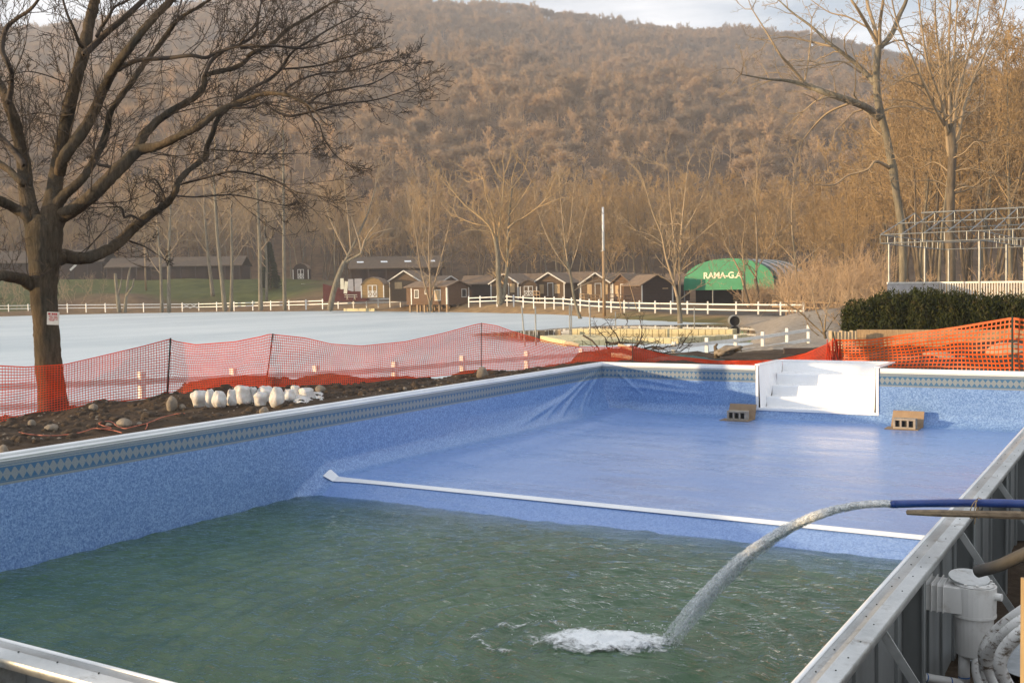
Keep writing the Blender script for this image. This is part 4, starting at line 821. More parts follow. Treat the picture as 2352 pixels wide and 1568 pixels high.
big = [('t', [(375, 2860, 240), (365, 2780, 215), (350, 2650, 195), (330, 2450, 190), (315, 2250, 182), (300, 2050, 184), (300, 1900, 195), (300, 1750, 225), (300, 1620, 262), (300, 1540, 250), (300, 1470, 180)], 0),
 ('b', [(335, 1620, 180), (345, 1480, 165), (370, 1300, 130), (400, 1100, 112), (440, 900, 105), (480, 700, 100), (530, 500, 95), (570, 350, 98), (610, 150, 85), (650, 0, 80), (700, -250, 62), (720, -500, 40)], .6),
 ('b', [(410, 1180, 90), (430, 1080, 92), (560, 900, 90), (650, 740, 80), (710, 600, 75), (780, 470, 70), (880, 330, 65), (980, 200, 60), (1080, 90, 55), (1170, 0, 50), (1330, -180, 36), (1480, -400, 20)], -.9),
 ('b', [(575, 370, 60), (640, 310, 60), (720, 230, 58), (830, 140, 52), (980, 0, 45), (1120, -140, 30), (1250, -300, 18)], 1.0),
 ('b', [(560, 320, 38), (538, 290, 33), (500, 190, 27), (460, 100, 24), (430, 0, 20), (400, -150, 14)], -.8),
 ('b', [(660, 250, 34), (690, 190, 33), (740, 120, 30), (780, 50, 24), (870, 0, 18), (960, -100, 12)], .7),
 ('b', [(255, 1640, 150), (215, 1480, 140), (180, 1300, 120), (165, 1130, 108), (130, 950, 98), (90, 800, 92), (50, 690, 80), (10, 600, 72), (-50, 480, 62), (-60, 300, 55), (-40, 100, 45), (0, -120, 30)], .8),
 ('b', [(55, 700, 60), (75, 600, 50), (78, 500, 48), (48, 420, 46), (14, 340, 46), (40, 200, 42), (110, 130, 36), (200, 70, 30), (260, 0, 24), (320, -120, 16)], -1.0),
 ('b', [(160, 1250, 70), (120, 1215, 60), (60, 1160, 55), (0, 1120, 52), (-120, 1040, 44), (-300, 960, 30)], .8),
 ('b', [(255, 1600, 110), (200, 1490, 90), (100, 1420, 80), (0, 1370, 78), (-140, 1310, 66), (-320, 1230, 44)], -1.2),
 ('b', [(160, 1120, 60), (90, 1030, 58), (0, 930, 50), (-100, 830, 42), (-220, 700, 28)], 1.2),
 ('b', [(270, 1955, 96), (225, 1950, 98), (150, 1905, 94), (60, 1885, 88), (0, 1880, 84), (-120, 1890, 74), (-300, 1840, 55)], -1.4),
 ('b', [(355, 1560, 150), (410, 1480, 125), (500, 1430, 112), (620, 1340, 108), (740, 1220, 110), (850, 1110, 104), (950, 1025, 84), (1080, 995, 66), (1220, 930, 60), (1360, 860, 55), (1460, 780, 55), (1560, 725, 48), (1680, 680, 36), (1800, 640, 34), (1940, 645, 30), (2080, 700, 24)], -1.2),
 ('b', [(940, 1040, 76), (975, 930, 72), (1080, 820, 60), (1200, 740, 55), (1330, 660, 50), (1390, 590, 48), (1400, 520, 42), (1480, 490, 36), (1580, 470, 36), (1660, 430, 33), (1710, 370, 30), (1800, 330, 28), (1880, 280, 28), (1960, 200, 24), (2100, 120, 18), (2260, 20, 12)], .8),
 ('b', [(1398, 510, 32), (1440, 420, 34), (1520, 350, 32), (1640, 300, 28), (1740, 230, 24), (1760, 120, 20), (1780, 20, 14)], .9),
 ('b', [(1640, 330, 26), (1850, 312, 24), (2040, 330, 20), (2200, 300, 16), (2360, 240, 11)], -.8),
 ('b', [(1560, 722, 34), (1680, 625, 28), (1850, 530, 28), (1920, 460, 25), (2000, 350, 22), (2130, 270, 20), (2260, 190, 15), (2420, 110, 10)], .9),
 ('b', [(1925, 470, 20), (2050, 462, 20), (2200, 440, 18), (2330, 400, 14), (2480, 360, 10)], -.6),
 ('b', [(1560, 735, 26), (1650, 735, 22), (1740, 728, 20), (1800, 700, 20), (1860, 750, 22), (1970, 790, 27), (2080, 770, 27), (2200, 740, 24), (2352, 705, 20), (2560, 680, 15), (2760, 620, 9)], -.7),
 ('b', [(2080, 720, 24), (2200, 640, 20), (2380, 600, 16), (2560, 560, 12), (2760, 440, 8)], .6),
 ('b', [(1945, 645, 26), (1960, 600, 22), (2060, 540, 20), (2200, 500, 17), (2400, 480, 13), (2620, 420, 9)], .8),
 ('b', [(2085, 775, 16), (2170, 840, 14), (2210, 950, 12), (2280, 1050, 10), (2380, 1130, 7)], -.6),
 ('b', [(385, 1400, 95), (440, 1330, 85), (560, 1220, 64), (620, 1130, 60), (690, 1000, 55), (730, 880, 50), (750, 770, 46), (830, 650, 46), (900, 560, 42), (980, 440, 40), (1060, 340, 38), (1150, 220, 34), (1220, 130, 30), (1400, 20, 22), (1560, -90, 14)], 1.4),
 ('b', [(800, 480, 48), (850, 450, 46), (950, 412, 42), (1150, 397, 38), (1300, 380, 35), (1400, 395, 32), (1480, 357, 28), (1620, 320, 20)], -.9),
 ('b', [(800, 1150, 34), (720, 1130, 30), (660, 1110, 28), (640, 1010, 18), (660, 900, 10)], .5),
 ('b', [(1215, 150, 24), (1215, 80, 20), (1240, 0, 15), (1260, -100, 9)], .5),
 ('b', [(330, 1765, 120), (400, 1758, 128), (440, 1745, 118), (520, 1760, 104), (600, 1755, 98), (690, 1725, 92), (800, 1660, 86), (900, 1565, 80), (1000, 1480, 70), (1120, 1400, 60), (1190, 1320, 48), (1222, 1230, 46), (1300, 1150, 42), (1400, 1070, 48), (1410, 1000, 38), (1450, 910, 36), (1490, 800, 34), (1560, 740, 24)], 1.5),
 ('b', [(1230, 1255, 24), (1400, 1210, 24), (1580, 1168, 21), (1750, 1190, 18), (1900, 1240, 14), (2000, 1300, 12), (2160, 1335, 8)], -.8),
 ('b', [(1200, 1335, 18), (1350, 1342, 15), (1600, 1330, 13), (1900, 1395, 8)], .9),
 ('b', [(1440, 1020, 16), (1600, 1030, 13), (1800, 1050, 11), (2080, 1045, 6)], .6),
 ('b', [(1130, 1370, 20), (1100, 1290, 18), (1050, 1220, 16), (990, 1260, 12), (1050, 1310, 8)], -.6),
 ('b', [(960, 1500, 22), (900, 1470, 26), (850, 1480, 26), (830, 1420, 18), (760, 1410, 10), (620, 1420, 6)], .4),
 ('b', [(880, 1640, 22), (950, 1665, 18), (1020, 1700, 12), (1110, 1760, 6)], .5),
 ('b', [(500, 780, 14), (400, 790, 14), (280, 770, 12), (150, 790, 10), (30, 830, 8)], .9),
 ('b', [(440, 560, 14), (300, 510, 12), (180, 488, 9), (60, 520, 6)], -.6)]
traced('shade_tree', 19.4, ca, big, 3, 'large dark bare tree with a sign on its trunk beside the pool', .0042, 4, M['bark'], M['twig'], (1, 1.35, 1.4, 1.2, 1.), (.42, .72), 3.6, .28, .13, .035, 0, lmax=2.5, ang=(18, 58), slim=.0085)
rt = [('t', [(1575, 2000, 52), (1572, 1750, 50), (1565, 1480, 48), (1530, 1250, 48), (1510, 1100, 56), (1490, 1000, 50), (1460, 850, 46), (1430, 740, 50), (1408, 620, 48), (1400, 480, 45), (1412, 330, 44), (1418, 290, 36)], 0),
 ('b', [(1415, 320, 28), (1390, 180, 25), (1350, 50, 22), (1330, -60, 16), (1310, -200, 8)], 2), ('b', [(1420, 310, 24), (1425, 150, 22), (1445, 0, 18), (1450, -150, 10)], -2), ('b', [(1435, 300, 34), (1500, 220, 34), (1550, 100, 28), (1595, 0, 22), (1620, -150, 12)], 2),
 ('b', [(1410, 290, 26), (1350, 180, 24), (1280, 60, 20), (1240, 0, 16), (1200, -100, 8)], -2), ('b', [(1425, 760, 52), (1330, 690, 46), (1200, 640, 44), (1080, 600, 40), (950, 550, 34), (820, 520, 20), (700, 510, 14), (530, 480, 7)], -4),
 ('b', [(950, 548, 24), (850, 430, 21), (780, 350, 17), (700, 220, 12), (600, 60, 7)], -2), ('b', [(1395, 540, 34), (1290, 430, 30), (1180, 340, 25), (1100, 280, 21), (980, 170, 16), (870, 90, 12), (770, 0, 7)], 4), ('b', [(1110, 300, 17), (960, 265, 15), (820, 240, 10), (700, 260, 5)], 2),
 ('b', [(1490, 1085, 28), (1400, 1040, 19), (1340, 1095, 15), (1220, 1130, 12), (1130, 1190, 10), (1000, 1190, 5)], -3), ('b', [(940, 530, 14), (960, 420, 12), (980, 250, 9), (985, 120, 5)], 2), ('b', [(1240, 660, 20), (1100, 720, 16), (1010, 800, 12), (930, 900, 7)], 3), ('b', [(1080, 610, 14), (1000, 660, 11), (930, 720, 7)], 2),
 ('b', [(1350, 180, 14), (1220, 110, 12), (1100, 80, 9), (980, 0, 6)], 2), ('b', [(1440, 720, 18), (1520, 690, 15), (1640, 695, 10), (1800, 740, 6)], -2), ('b', [(1440, 300, 14), (1560, 260, 11), (1680, 330, 7)], 2), ('b', [(1470, 900, 16), (1380, 820, 13), (1360, 740, 8)], 2), ('b', [(1300, 470, 14), (1180, 400, 12), (1040, 415, 8)], -2)]
traced('tall_bare_tree', 76, cb_, rt, 7, 'tallest bare tree with a long limb reaching left, behind the hedge', .010, 4, M['bark_pale'], M['twig_near'], (1, 1.1, 1.1, 1.), (.22, .42), 1.15, 1.0, .17, .03, 0, lmax=14, slim=.016)
r6 = random.Random(66); t2_ = [('t', [(1883, 2000, 62), (1880, 1700, 60), (1875, 1480, 58), (1882, 1200, 52), (1890, 950, 52), (1870, 800, 46)], 0)]
for o in (-44, -24, -8, 10, 26, 46, 4): t2_.append(('b', [(1875+o*.6, 860+r6.uniform(-40, 160), 30), (1855+o*2.4+r6.uniform(-15, 15), 640, 22), (1850+o*5, 400+r6.uniform(-50, 50), 16), (1855+o*7.5+r6.uniform(-20, 20), 100, 11), (1860+o*9, -250, 6)], o/6))
for k in range(11):
    s_ = r6.choice((-1, 1)); y0 = r6.uniform(700, 1380); r_ = r6.uniform(.6, 1.5); t2_.append(('b', [(1880, y0, 15*r_*.8), (1880+s_*90*r_, y0-r6.uniform(10, 90), 11), (1880+s_*190*r_, y0-r6.uniform(-20, 120), 8), (1880+s_*290*r_, y0+r6.uniform(-120, 90), 4)], s_*r6.uniform(-3, 3)))
traced('stout_bare_tree', 72, cb_, t2_, 17, 'stout dark trunked bare tree with many steep stems behind the pavilion frame', .010, 4, M['bark_mid'], M['twig_near'], (1, 1.1, 1.1, 1.), (.24, .45), 1.2, .8, .16, .06, 0, lmax=12, slim=.016)
dbl = [('t', [(1165, 720, 44), (1160, 650, 34), (1152, 520, 30), (1150, 400, 28), (1130, 300, 26)], 0), ('b', [(1180, 700, 30), (1205, 540, 24), (1212, 380, 20), (1222, 160, 16), (1240, 0, 9)], 2), ('b', [(1140, 340, 22), (1100, 240, 18), (1040, 180, 15), (950, 110, 11), (880, 30, 6)], -2), ('b', [(1150, 340, 18), (1165, 200, 15), (1180, 60, 11), (1190, -80, 6)], 2), ('b', [(1135, 300, 16), (1120, 180, 13), (1080, 60, 9), (1060, -60, 5)], 2), ('b', [(1215, 250, 16), (1260, 210, 16), (1310, 185, 12), (1400, 120, 7)], -2), ('b', [(1220, 300, 10), (1290, 340, 8), (1380, 390, 5)], 2), ('b', [(1225, 170, 10), (1300, 60, 8), (1360, -40, 5)], 2), ('b', [(1100, 240, 10), (1000, 220, 8), (900, 180, 5)], 3)]
traced('twin_trunk_tree', 148, c2_, dbl, 23, 'wide crowned bare tree with twin trunks between the white fence sections', .016, 4, M['bark_pale'], M['twig_gold'], (1, 1.3, 1.3, 1.), (.28, .5), 1.3, 1.0, .16, .08, 0, lmax=12)
def small_traced(name, lab, d, pts_list, seed, dens=(1, 1.3, 1.3, 1.), nkf=1.2, lmax=8, minr=.013, lenf=(.25, .5), mt='bark_pale', levels=4, mc='twig_near'):
    return traced(name, d, cc_, pts_list, seed, lab, minr, levels, M[mt], M[mc], dens, lenf, nkf, .6, .17, .06, 0, lmax=lmax)
small_traced('multi_stem_tree', 'slender many stemmed bare tree in front of the stilted cabin', 164, [('t', [(989, 714, 8), (987, 690, 6)], 0), ('b', [(988, 700, 5), (976, 655, 4.5), (965, 610, 4), (958, 560, 3), (948, 490, 2)], 1), ('b', [(989, 700, 5), (988, 640, 5), (985, 590, 4), (986, 530, 3), (990, 450, 2)], -1), ('b', [(991, 700, 5), (1000, 645, 4), (1012, 600, 3.5), (1022, 560, 2.5), (1035, 500, 1.5)], 1), ('b', [(986, 620, 3), (972, 570, 2.5), (968, 500, 1.5)], 1)], 31)
small_traced('leaning_tree', 'thin bare tree leaning left out of the lake edge', 116, [('t', [(1333, 733, 9), (1326, 710, 7), (1318, 680, 6.5), (1312, 640, 6), (1303, 600, 5)], 0), ('b', [(1305, 610, 5), (1298, 560, 4), (1292, 500, 3), (1285, 430, 1.6)], 1), ('b', [(1306, 620, 4), (1280, 585, 3), (1258, 545, 2.2), (1240, 500, 1.3)], -1), ('b', [(1310, 620, 4), (1325, 575, 3), (1338, 520, 2.2), (1350, 470, 1.3)], 1), ('b', [(1314, 670, 3), (1350, 650, 2.4), (1392, 640, 1.4)], 1), ('b', [(1300, 580, 3), (1310, 520, 2.4), (1316, 450, 1.4)], 1)], 37)
small_traced('forked_tree', 'forked bare tree at the shore left of the green tent', 96, [('t', [(1562, 751, 13), (1561, 715, 11), (1557, 680, 10)], 0), ('b', [(1558, 690, 8), (1545, 640, 7), (1530, 590, 6), (1520, 540, 4.5), (1500, 490, 3), (1485, 440, 2)], -1), ('b', [(1561, 690, 8), (1562, 630, 7), (1563, 570, 6), (1568, 500, 4.5), (1575, 430, 2.6), (1580, 380, 1.6)], 1), ('b', [(1548, 650, 5), (1552, 590, 4.5), (1545, 520, 3.4), (1538, 450, 2.2), (1535, 390, 1.4)], 1.5), ('b', [(1564, 600, 4), (1590, 560, 3.4), (1620, 530, 2.6), (1655, 500, 1.4)], -1.5), ('b', [(1525, 560, 3.4), (1495, 540, 2.8), (1462, 530, 1.5)], 1.2), ('b', [(1566, 540, 3.4), (1600, 480, 2.6), (1625, 420, 1.5)], 1.5), ('b', [(1558, 690, 4), (1590, 668, 3), (1625, 650, 1.6)], 1)], 41, lmax=9)
small_traced('bent_tree', 'leaning forked bare tree at the shore left of the barn shed', 172, [('t', [(758, 711, 14), (766, 670, 12.5), (779, 630, 12), (792, 600, 11)], 0), ('b', [(790, 606, 8), (806, 575, 7), (822, 540, 6), (845, 490, 4), (862, 430, 2.2)], 1), ('b', [(792, 604, 7), (812, 592, 6.5), (828, 583, 6), (830, 578, 5)], -1), ('b', [(806, 572, 6), (802, 520, 5), (795, 460, 3.5), (790, 400, 2)], 1), ('b', [(800, 590, 5), (775, 540, 4), (752, 490, 2.6), (735, 440, 1.6)], 1), ('b', [(815, 590, 4), (840, 560, 3), (862, 550, 2)], 1.)], 43)
small_traced('rusty_tree', 'reddish barked bare tree leaning over the green tent', 120, [('t', [(1742, 720, 10), (1741, 680, 8), (1735, 640, 8)], 0), ('b', [(1736, 650, 7), (1739, 590, 6), (1738, 530, 5), (1735, 460, 3.4), (1740, 400, 2)], 1), ('b', [(1738, 640, 4), (1712, 600, 3.4), (1688, 560, 2.6), (1665, 520, 1.5)], -1), ('b', [(1738, 620, 4), (1760, 580, 3), (1782, 540, 2)], 1)], 47, mt='bark_mid')
small_traced('slanting_tree', 'slim bare tree slanting left in front of the green tent', 118, [('t', [(1722, 712, 7), (1718, 690, 6), (1708, 655, 6)], 0), ('b', [(1710, 660, 6), (1700, 625, 5), (1685, 595, 4), (1668, 565, 3), (1655, 520, 1.6)], 1), ('b', [(1712, 665, 4), (1710, 620, 3.4), (1705, 570, 2.4), (1712, 510, 1.5)], -1)], 53, mt='bark_mid')
small_traced('pale_birch', 'pale slender bare tree right of the green tent', 112, [('t', [(1830, 716, 6), (1830, 650, 5), (1826, 590, 5), (1820, 540, 4)], 0), ('b', [(1821, 550, 4), (1818, 490, 3.2), (1822, 430, 2.4), (1824, 380, 1.4)], 1), ('b', [(1826, 600, 3), (1800, 570, 2.4), (1778, 550, 1.4)], 1), ('b', [(1827, 620, 3), (1855, 590, 2.4), (1880, 570, 1.4)], -1)], 59)
small_traced('bare_shrub', 'spindly leafless shrub beside the gravel slope left of the hedge', 38, [('t', [(1896, 776, 7), (1893, 762, 6)], 0), ('b', [(1893, 768, 4), (1868, 745, 3.6), (1835, 715, 3), (1795, 690, 1.6)], -.6), ('b', [(1893, 765, 4), (1885, 735, 3.6), (1872, 705, 2.8), (1866, 670, 1.5)], .4), ('b', [(1894, 765, 4), (1897, 725, 3.6), (1905, 695, 2.8), (1912, 660, 1.5)], -.4), ('b', [(1895, 765, 3.4), (1910, 740, 3), (1930, 715, 2.2), (1950, 690, 1.3)], .5), ('b', [(1880, 770, 3), (1860, 752, 2.4), (1850, 730, 1.6)], .2)], 61, levels=3, lmax=1.4, minr=.005, mt='bark_mid', nkf=2.4)
# lake side trunks on the left
for k, (px, by, wpx, tx, ty, d, lab) in enumerate([(273, 718, 10, 267, 640, 196, None), (372, 716, 7.5, 362, 520, 197, 'thin grey trunked tree, left of a close pair at the far shore'), (388, 716, 8.5, 392, 470, 196, 'grey trunked tree, right of a close pair at the far shore'), (489, 679, 8.5, 468, 470, 214, 'dark trunked tree leaning left on the lawn'), (517, 713, 10, 490, 400, 190, 'tall grey tree leaning left at the far shore'), (531, 713, 8, 530, 480, 191, 'straight grey tree just right of the tall leaning one'), (599, 711, 10, 590, 420, 186, 'stout grey tree at the far shore before the dark conifer'), (612, 690, 6.5, 608, 520, 200, 'slim tree just behind the stout grey one'), (654, 711, 8.5, 650, 300, 180, 'very straight pale tree, smooth as a pole, at the far shore')]):
    if k == 0: continue
    sway = rnd.uniform(-3, 3); mid = ((px+tx)/2+sway, (by+ty)/2)
    L_ = [('t', [(px, by, wpx*1.15), (px+(mid[0]-px)*.4, by+(mid[1]-by)*.4, wpx*.95), (mid[0], mid[1], wpx*.8), ((mid[0]+tx)/2, (mid[1]+ty)/2, wpx*.7), (tx, ty, wpx*.5)], 0)]
    for q in range(6):
        f = .45+.1*q; x, y = px+(tx-px)*f, by+(ty-by)*f; s_ = rnd.choice((-1, 1)); l_ = rnd.uniform(30, 62); L_.append(('b', [(x, y, wpx*.36), (x+s_*l_*.3, y-l_*.4, wpx*.26), (x+s_*l_*.6, y-l_*.9, wpx*.16)], rnd.uniform(-2, 2)))
    L_.append(('b', [(tx, ty, wpx*.5), (tx+rnd.uniform(-8, 8), ty-60, wpx*.3), (tx+rnd.uniform(-12, 12), ty-120, wpx*.15)], 1))
    small_traced('shore_tree', lab, d, L_, 70+k, nkf=.5, lmax=6, levels=4, dens=(1, 1, 1, 1.)).__setitem__('group', 'trees along the far shore')
for k, (pts, lab) in enumerate((([(274, 718, 10), (270, 680, 8.5), (266, 645, 7.5), (265, 628, 6.5)], 'broken off grey snag, left of two at the far shore'), ([(286, 718, 9), (290, 680, 6), (293, 650, 5.5), (296, 628, 4), (300, 612, 3)], 'split leaning grey snag, right of two at the far shore'))):
    e = empty('dead_snag', base(pts[0][0], 194)); mb = MB(); b0 = np.array(e.location); P = [PD(x, y, 194)-b0 for x, y, w_ in pts]; mb.tube(smooth_pts(P, 12), list(np.interp(np.linspace(0, 1, len(smooth_pts(P, 12))), np.linspace(0, 1, len(pts)), [w_*194/FOC/2 for _, _, w_ in pts])), 9, True)
    mb.build('trunk', M['bark_pale'], e, smooth=True); mb = MB(); a = P[1]; mb.tube([a, a+np.array([.9+k, 0, 1.8]), a+np.array([1.3+k, 0, 3.2])], [.22, .16, .08], 8, True); mb.build('stub_limb', M['bark_pale'], e, smooth=True); tag(e, lab, 'dead tree', 'dead snags on the far shore')
# evergreen on the left
e = empty('evergreen', base(624, 222)); e.scale = (.8, .8, .8); rs2 = np.random.RandomState(9); br = []
for i in range(2600):
    z = rs2.uniform(.6, 12.5); r_ = (13.2-z)*.24*rs2.uniform(.15, 1)**.6; a = rs2.uniform(0, 6.28); p = np.array([math.cos(a)*r_, math.sin(a)*r_, z]); d = np.array([math.cos(a), math.sin(a), -.15])*rs2.uniform(.25, .6)
    br.append((np.array([p-d*.4, p+d*.3, p+d]), np.array([.11, .09, .01])))
link('foliage', tubes_mesh('foliage', br, lambda r_: 3), M['needle'], e); mb = MB(); mb.tube([(0, 0, -.2), (0, 0, 6), (0, 0, 12.6)], [.22, .14, .03], 8); mb.build('trunk', M['bark_mid'], e); tag(e, 'dark green conifer by the lawn edge on the left', 'evergreen tree')
shade_evergreen = empty('evergreen', (0, 0, 0)); tq = 15.0; ex_, ey_ = 8.55+SUN_DIR[0]*tq, -13.45+SUN_DIR[1]*tq; shade_evergreen.location = (ex_, ey_, gz(ex_, ey_)-1.2); shade_evergreen.scale = (.85, .85, .62)  # added out-of-view evergreen, placed sunward to shade the jet and hose
for ch in e.children: o = ch.copy(); COL.objects.link(o); o.parent = shade_evergreen
tag(shade_evergreen, 'broad evergreen standing behind the left end of the pool, outside the photo', 'evergreen tree')
cnt = 0  # added out-of-view stand of trees, there to shade the lawn
while cnt < 46:
    u_q, v_q = rnd.uniform(-215, -128), rnd.uniform(192, 300); X, Y = xy(u_q, v_q); k = rnd.randrange(5); put_tree(k, (X, Y, gz(X, Y)-.1), rnd.uniform(1., 1.25), rnd.uniform(0, 6.28), 'bare woodland tree left of the lawn, outside the photo', 'bare trees left of the lawn', sx=1.15); cnt += 1
# ================================================================ BUILDINGS
def frame_at(px, by, d, yaw_deg):
    """position with the picture height by at depth d, and a rotation: 0 = facade square to the view, positive turns it to face picture-left"""
    p = PD(px, by, d); return (p[0], p[1], p[2]), -YAW*1.0-math.radians(yaw_deg)
def cabin(px, by, d, wd, ln, eave, ridge, yaw, label, wall='siding', side=None, openings=(), side_open=(), stilts=False, trim=True, name='cabin', gable_front=True, oh=.35, bottom=None, corner=True, group='brown camp cabins'):
    """gable end (width wd) faces local -Y, body runs back ln; origin at the middle of the front foot"""
    loc, rz = frame_at(px, by, d, yaw); e = empty(name, loc, rz); b0 = .55 if stilts else -.5
    mb = MB(); mb.poly([(-wd/2, 0, b0), (wd/2, 0, b0), (wd/2, 0, eave), (0, 0, ridge), (-wd/2, 0, eave)]); mb.poly([(-wd/2, ln, b0), (-wd/2, ln, eave), (0, ln, ridge), (wd/2, ln, eave), (wd/2, ln, b0)])
    mb.quad((wd/2, 0, b0), (wd/2, ln, b0), (wd/2, ln, eave), (wd/2, 0, eave)).quad((-wd/2, ln, b0), (-wd/2, 0, b0), (-wd/2, 0, eave), (-wd/2, ln, eave)).quad((-wd/2, 0, b0), (-wd/2, ln, b0), (wd/2, ln, b0), (wd/2, 0, b0))
    mb.build('wall', M[wall], e)
    mb = MB(); sl_ = (ridge-eave)/(wd/2); xo = wd/2+oh; zo = eave-sl_*oh; th = .12
    for s_ in (-1, 1):
        mb.v += [(s_*xo, -oh, zo+.02), (s_*xo, ln+oh, zo+.02), (0, ln+oh, ridge+.02), (0, -oh, ridge+.02), (s_*xo, -oh, zo+.02+th), (s_*xo, ln+oh, zo+.02+th), (0, ln+oh, ridge+.02+th), (0, -oh, ridge+.02+th)]
        n = len(mb.v)-8; mb.f += [tuple(n+i for i in q) for q in ((0, 1, 2, 3), (7, 6, 5, 4), (0, 3, 7, 4), (1, 5, 6, 2), (0, 4, 5, 1))]
    mb.build('roof', M['roof'], e)
    if trim:
        for s_ in (-1, 1): mb = MB(); mb.bar((s_*xo, -oh-.02, zo+.02), (0, -oh-.02, ridge+.04), .035, .20); mb.build('barge_board', M['white_paint'], e)
    if corner:
        for xx in (-wd/2, wd/2): mb = MB(); mb.box((xx-.09, -.05, b0), (xx+.09, -.004, eave-.05)); mb.build('corner_trim', M['white_paint'], e)
        mb = MB(); mb.box((wd/2+.004, ln-.1, b0), (wd/2+.05, ln+.04, eave-.05)); mb.build('corner_trim', M['white_paint'], e)
    def opening(kind, c_, z0, w_, h_, face):
        def T(u, o, z): return (u, -o, z) if face == 'f' else (wd/2+o, u, z)
        def bx(u0, u1, z0_, z1, o0, o1):
            m_ = MB(); a, b = T(u0, o0, z0_), T(u1, o1, z1); lo = tuple(min(p, q) for p, q in zip(a, b)); hi = tuple(max(p, q) for p, q in zip(a, b)); return m_.box(lo, hi)
        u0, u1 = c_-w_/2, c_+w_/2
        if kind == 'board': bx(u0, u1, z0, z0+h_, .004, .04).build('window_board', M['board'], e); return
        fr_o = {'door': 'door', 'window': 'window', 'barn': 'double_door'}[kind]
        m_ = MB(); 
        for a in ((u0-.09, u0, z0, z0+h_), (u1, u1+.09, z0, z0+h_), (u0-.09, u1+.09, z0+h_, z0+h_+.1)): q = bx(a[0], a[1], a[2], a[3], .004, .07); n = len(m_.v); m_.v += q.v; m_.f += [tuple(n+i for i in f) for f in q.f]
        if kind == 'window': q = bx(u0-.09, u1+.09, z0-.1, z0, .004, .07); n = len(m_.v); m_.v += q.v; m_.f += [tuple(n+i for i in f) for f in q.f]
        if kind == 'barn':
            q = bx(c_-.05, c_+.05, z0, z0+h_, .035, .075); n = len(m_.v); m_.v += q.v; m_.f += [tuple(n+i for i in f) for f in q.f]
            for a, b in ((u0, c_-.05), (c_+.05, u1)):
                m_.bar(T(a, .06, z0+.05), T(b, .06, z0+h_*.47), .03, .09); m_.bar(T(b, .06, z0+.05), T(a, .06, z0+h_*.47), .03, .09)
                for z in (z0+.02, z0+h_*.47, z0+h_*.9): m_.bar(T(a, .058, z+.04), T(b, .058, z+.04), .03, .09)
        fo_ = m_.build(fr_o, M['white_paint'], e); bx(u0, u1, z0, z0+h_, .004, .03).build('panel' if kind != 'window' else 'pane', M[wall if kind != 'window' else 'pane'], fo_)
    for o_ in openings: opening(*o_, 'f')
    for o_ in side_open: opening(*o_, 's')
    if stilts:
        for xx in (-wd/2+.2, 0, wd/2-.2):
            for yy in np.arange(.2, ln, 1.55): mb = MB(); mb.box((xx-.14, yy-.14, -.6), (xx+.14, yy+.14, b0)); mb.build('stilt', M['wood'], e)
    return tag(e, label, 'cabin', group)
# stilted cabin by the shore: its gable end looks right, its long side (local +X is the right side) ...
loc, rz = frame_at(1029, 705, 163, -38)
cabin(1053, 707, 165.5, 5.2, 8.6, 3.35, 4.15, -52, 'low brown cabin on stilts at the lake shore with a shaded plum gable end', 'siding_red', stilts=True, trim=False, corner=False,
      openings=(('window', 1.35, 1.75, .95, 1.1),), group=None)
sc_ = bpy.data.objects['cabin']
mb = MB(); 
def sidebox(y0, y1, z0, z1, o0=.004, o1=.05): return MB().box((-2.6-o1, y0, z0), (-2.6-o0, y1, z1))
for y0 in (0.02, 7.4): sidebox(y0, y0+.2, .6, 3.2).build('corner_trim', M['white_paint'], sc_)
MB().box((-2.62, -.05, .6), (-2.42, -.004, 3.2)).build('corner_trim', M['white_paint'], sc_); MB().box((2.42, -.05, .6), (2.62, -.004, 3.2)).build('corner_trim', M['white_paint'], sc_)
for y0, w_, z0, h_, pm_ in ((6.0, .75, 1.7, 1.15, 'pane'), (4.2, .3, 2.3, .6, 'pane'), (1.4, 1.05, 1.3, 1.5, 'board')):
    f_ = MB().box((-2.66, y0-.1, z0-.1), (-2.604, y0+w_+.1, z0)).box((-2.66, y0-.1, z0+h_), (-2.604, y0+w_+.1, z0+h_+.1)).box((-2.66, y0-.1, z0), (-2.604, y0, z0+h_)).box((-2.66, y0+w_, z0), (-2.604, y0+w_+.1, z0+h_)).build('window', M['white_paint'], sc_)
    MB().box((-2.63, y0, z0), (-2.604, y0+w_, z0+h_)).build('pane', M[pm_], f_)
cabin(930, 685, 176, 5.4, 7.5, 2.9, 4.5, 16, 'brown cabin with white gable trim behind the left end of the stilted cabin', 'siding', openings=(('board', -1.1, 1.6, 1.3, 1.1),), side_open=())
cabin(1034, 688, 178, 5.2, 6.8, 2.55, 3.9, -38, 'brown cabin half hidden behind the stilted cabin, only its gable tip and long roof showing', 'siding', side='siding_dark', side_open=(('board', 3.6, 1.1, 1.9, 1.3),))
cabin(1159, 680, 168, 4.6, 7.5, 2.1, 3.5, 22, 'brown cabin with pale window boards behind the twin trunk tree', 'siding', openings=(('door', .35, .0, .7, 1.9), ('board', 1.35, .55, .8, 1.4)))
cabin(1261, 680, 163, 4.9, 8.0, 2.1, 3.55, 20, 'brown cabin with a white framed door, next right of the small barn shed', 'siding', openings=(('door', .25, .0, .75, 1.95), ('board', -1.15, .4, .7, 1.4), ('board', 1.35, .4, .85, 1.4)))
cabin(1369, 688, 155, 4.6, 7.5, 2.35, 3.85, 20, 'brown cabin with bright white eaves and framed door just left of the tall utility pole', 'siding', openings=(('door', .35, .25, .8, 2.05), ('board', -.95, .75, .7, 1.5), ('board', 1.6, .75, .4, 1.5)))
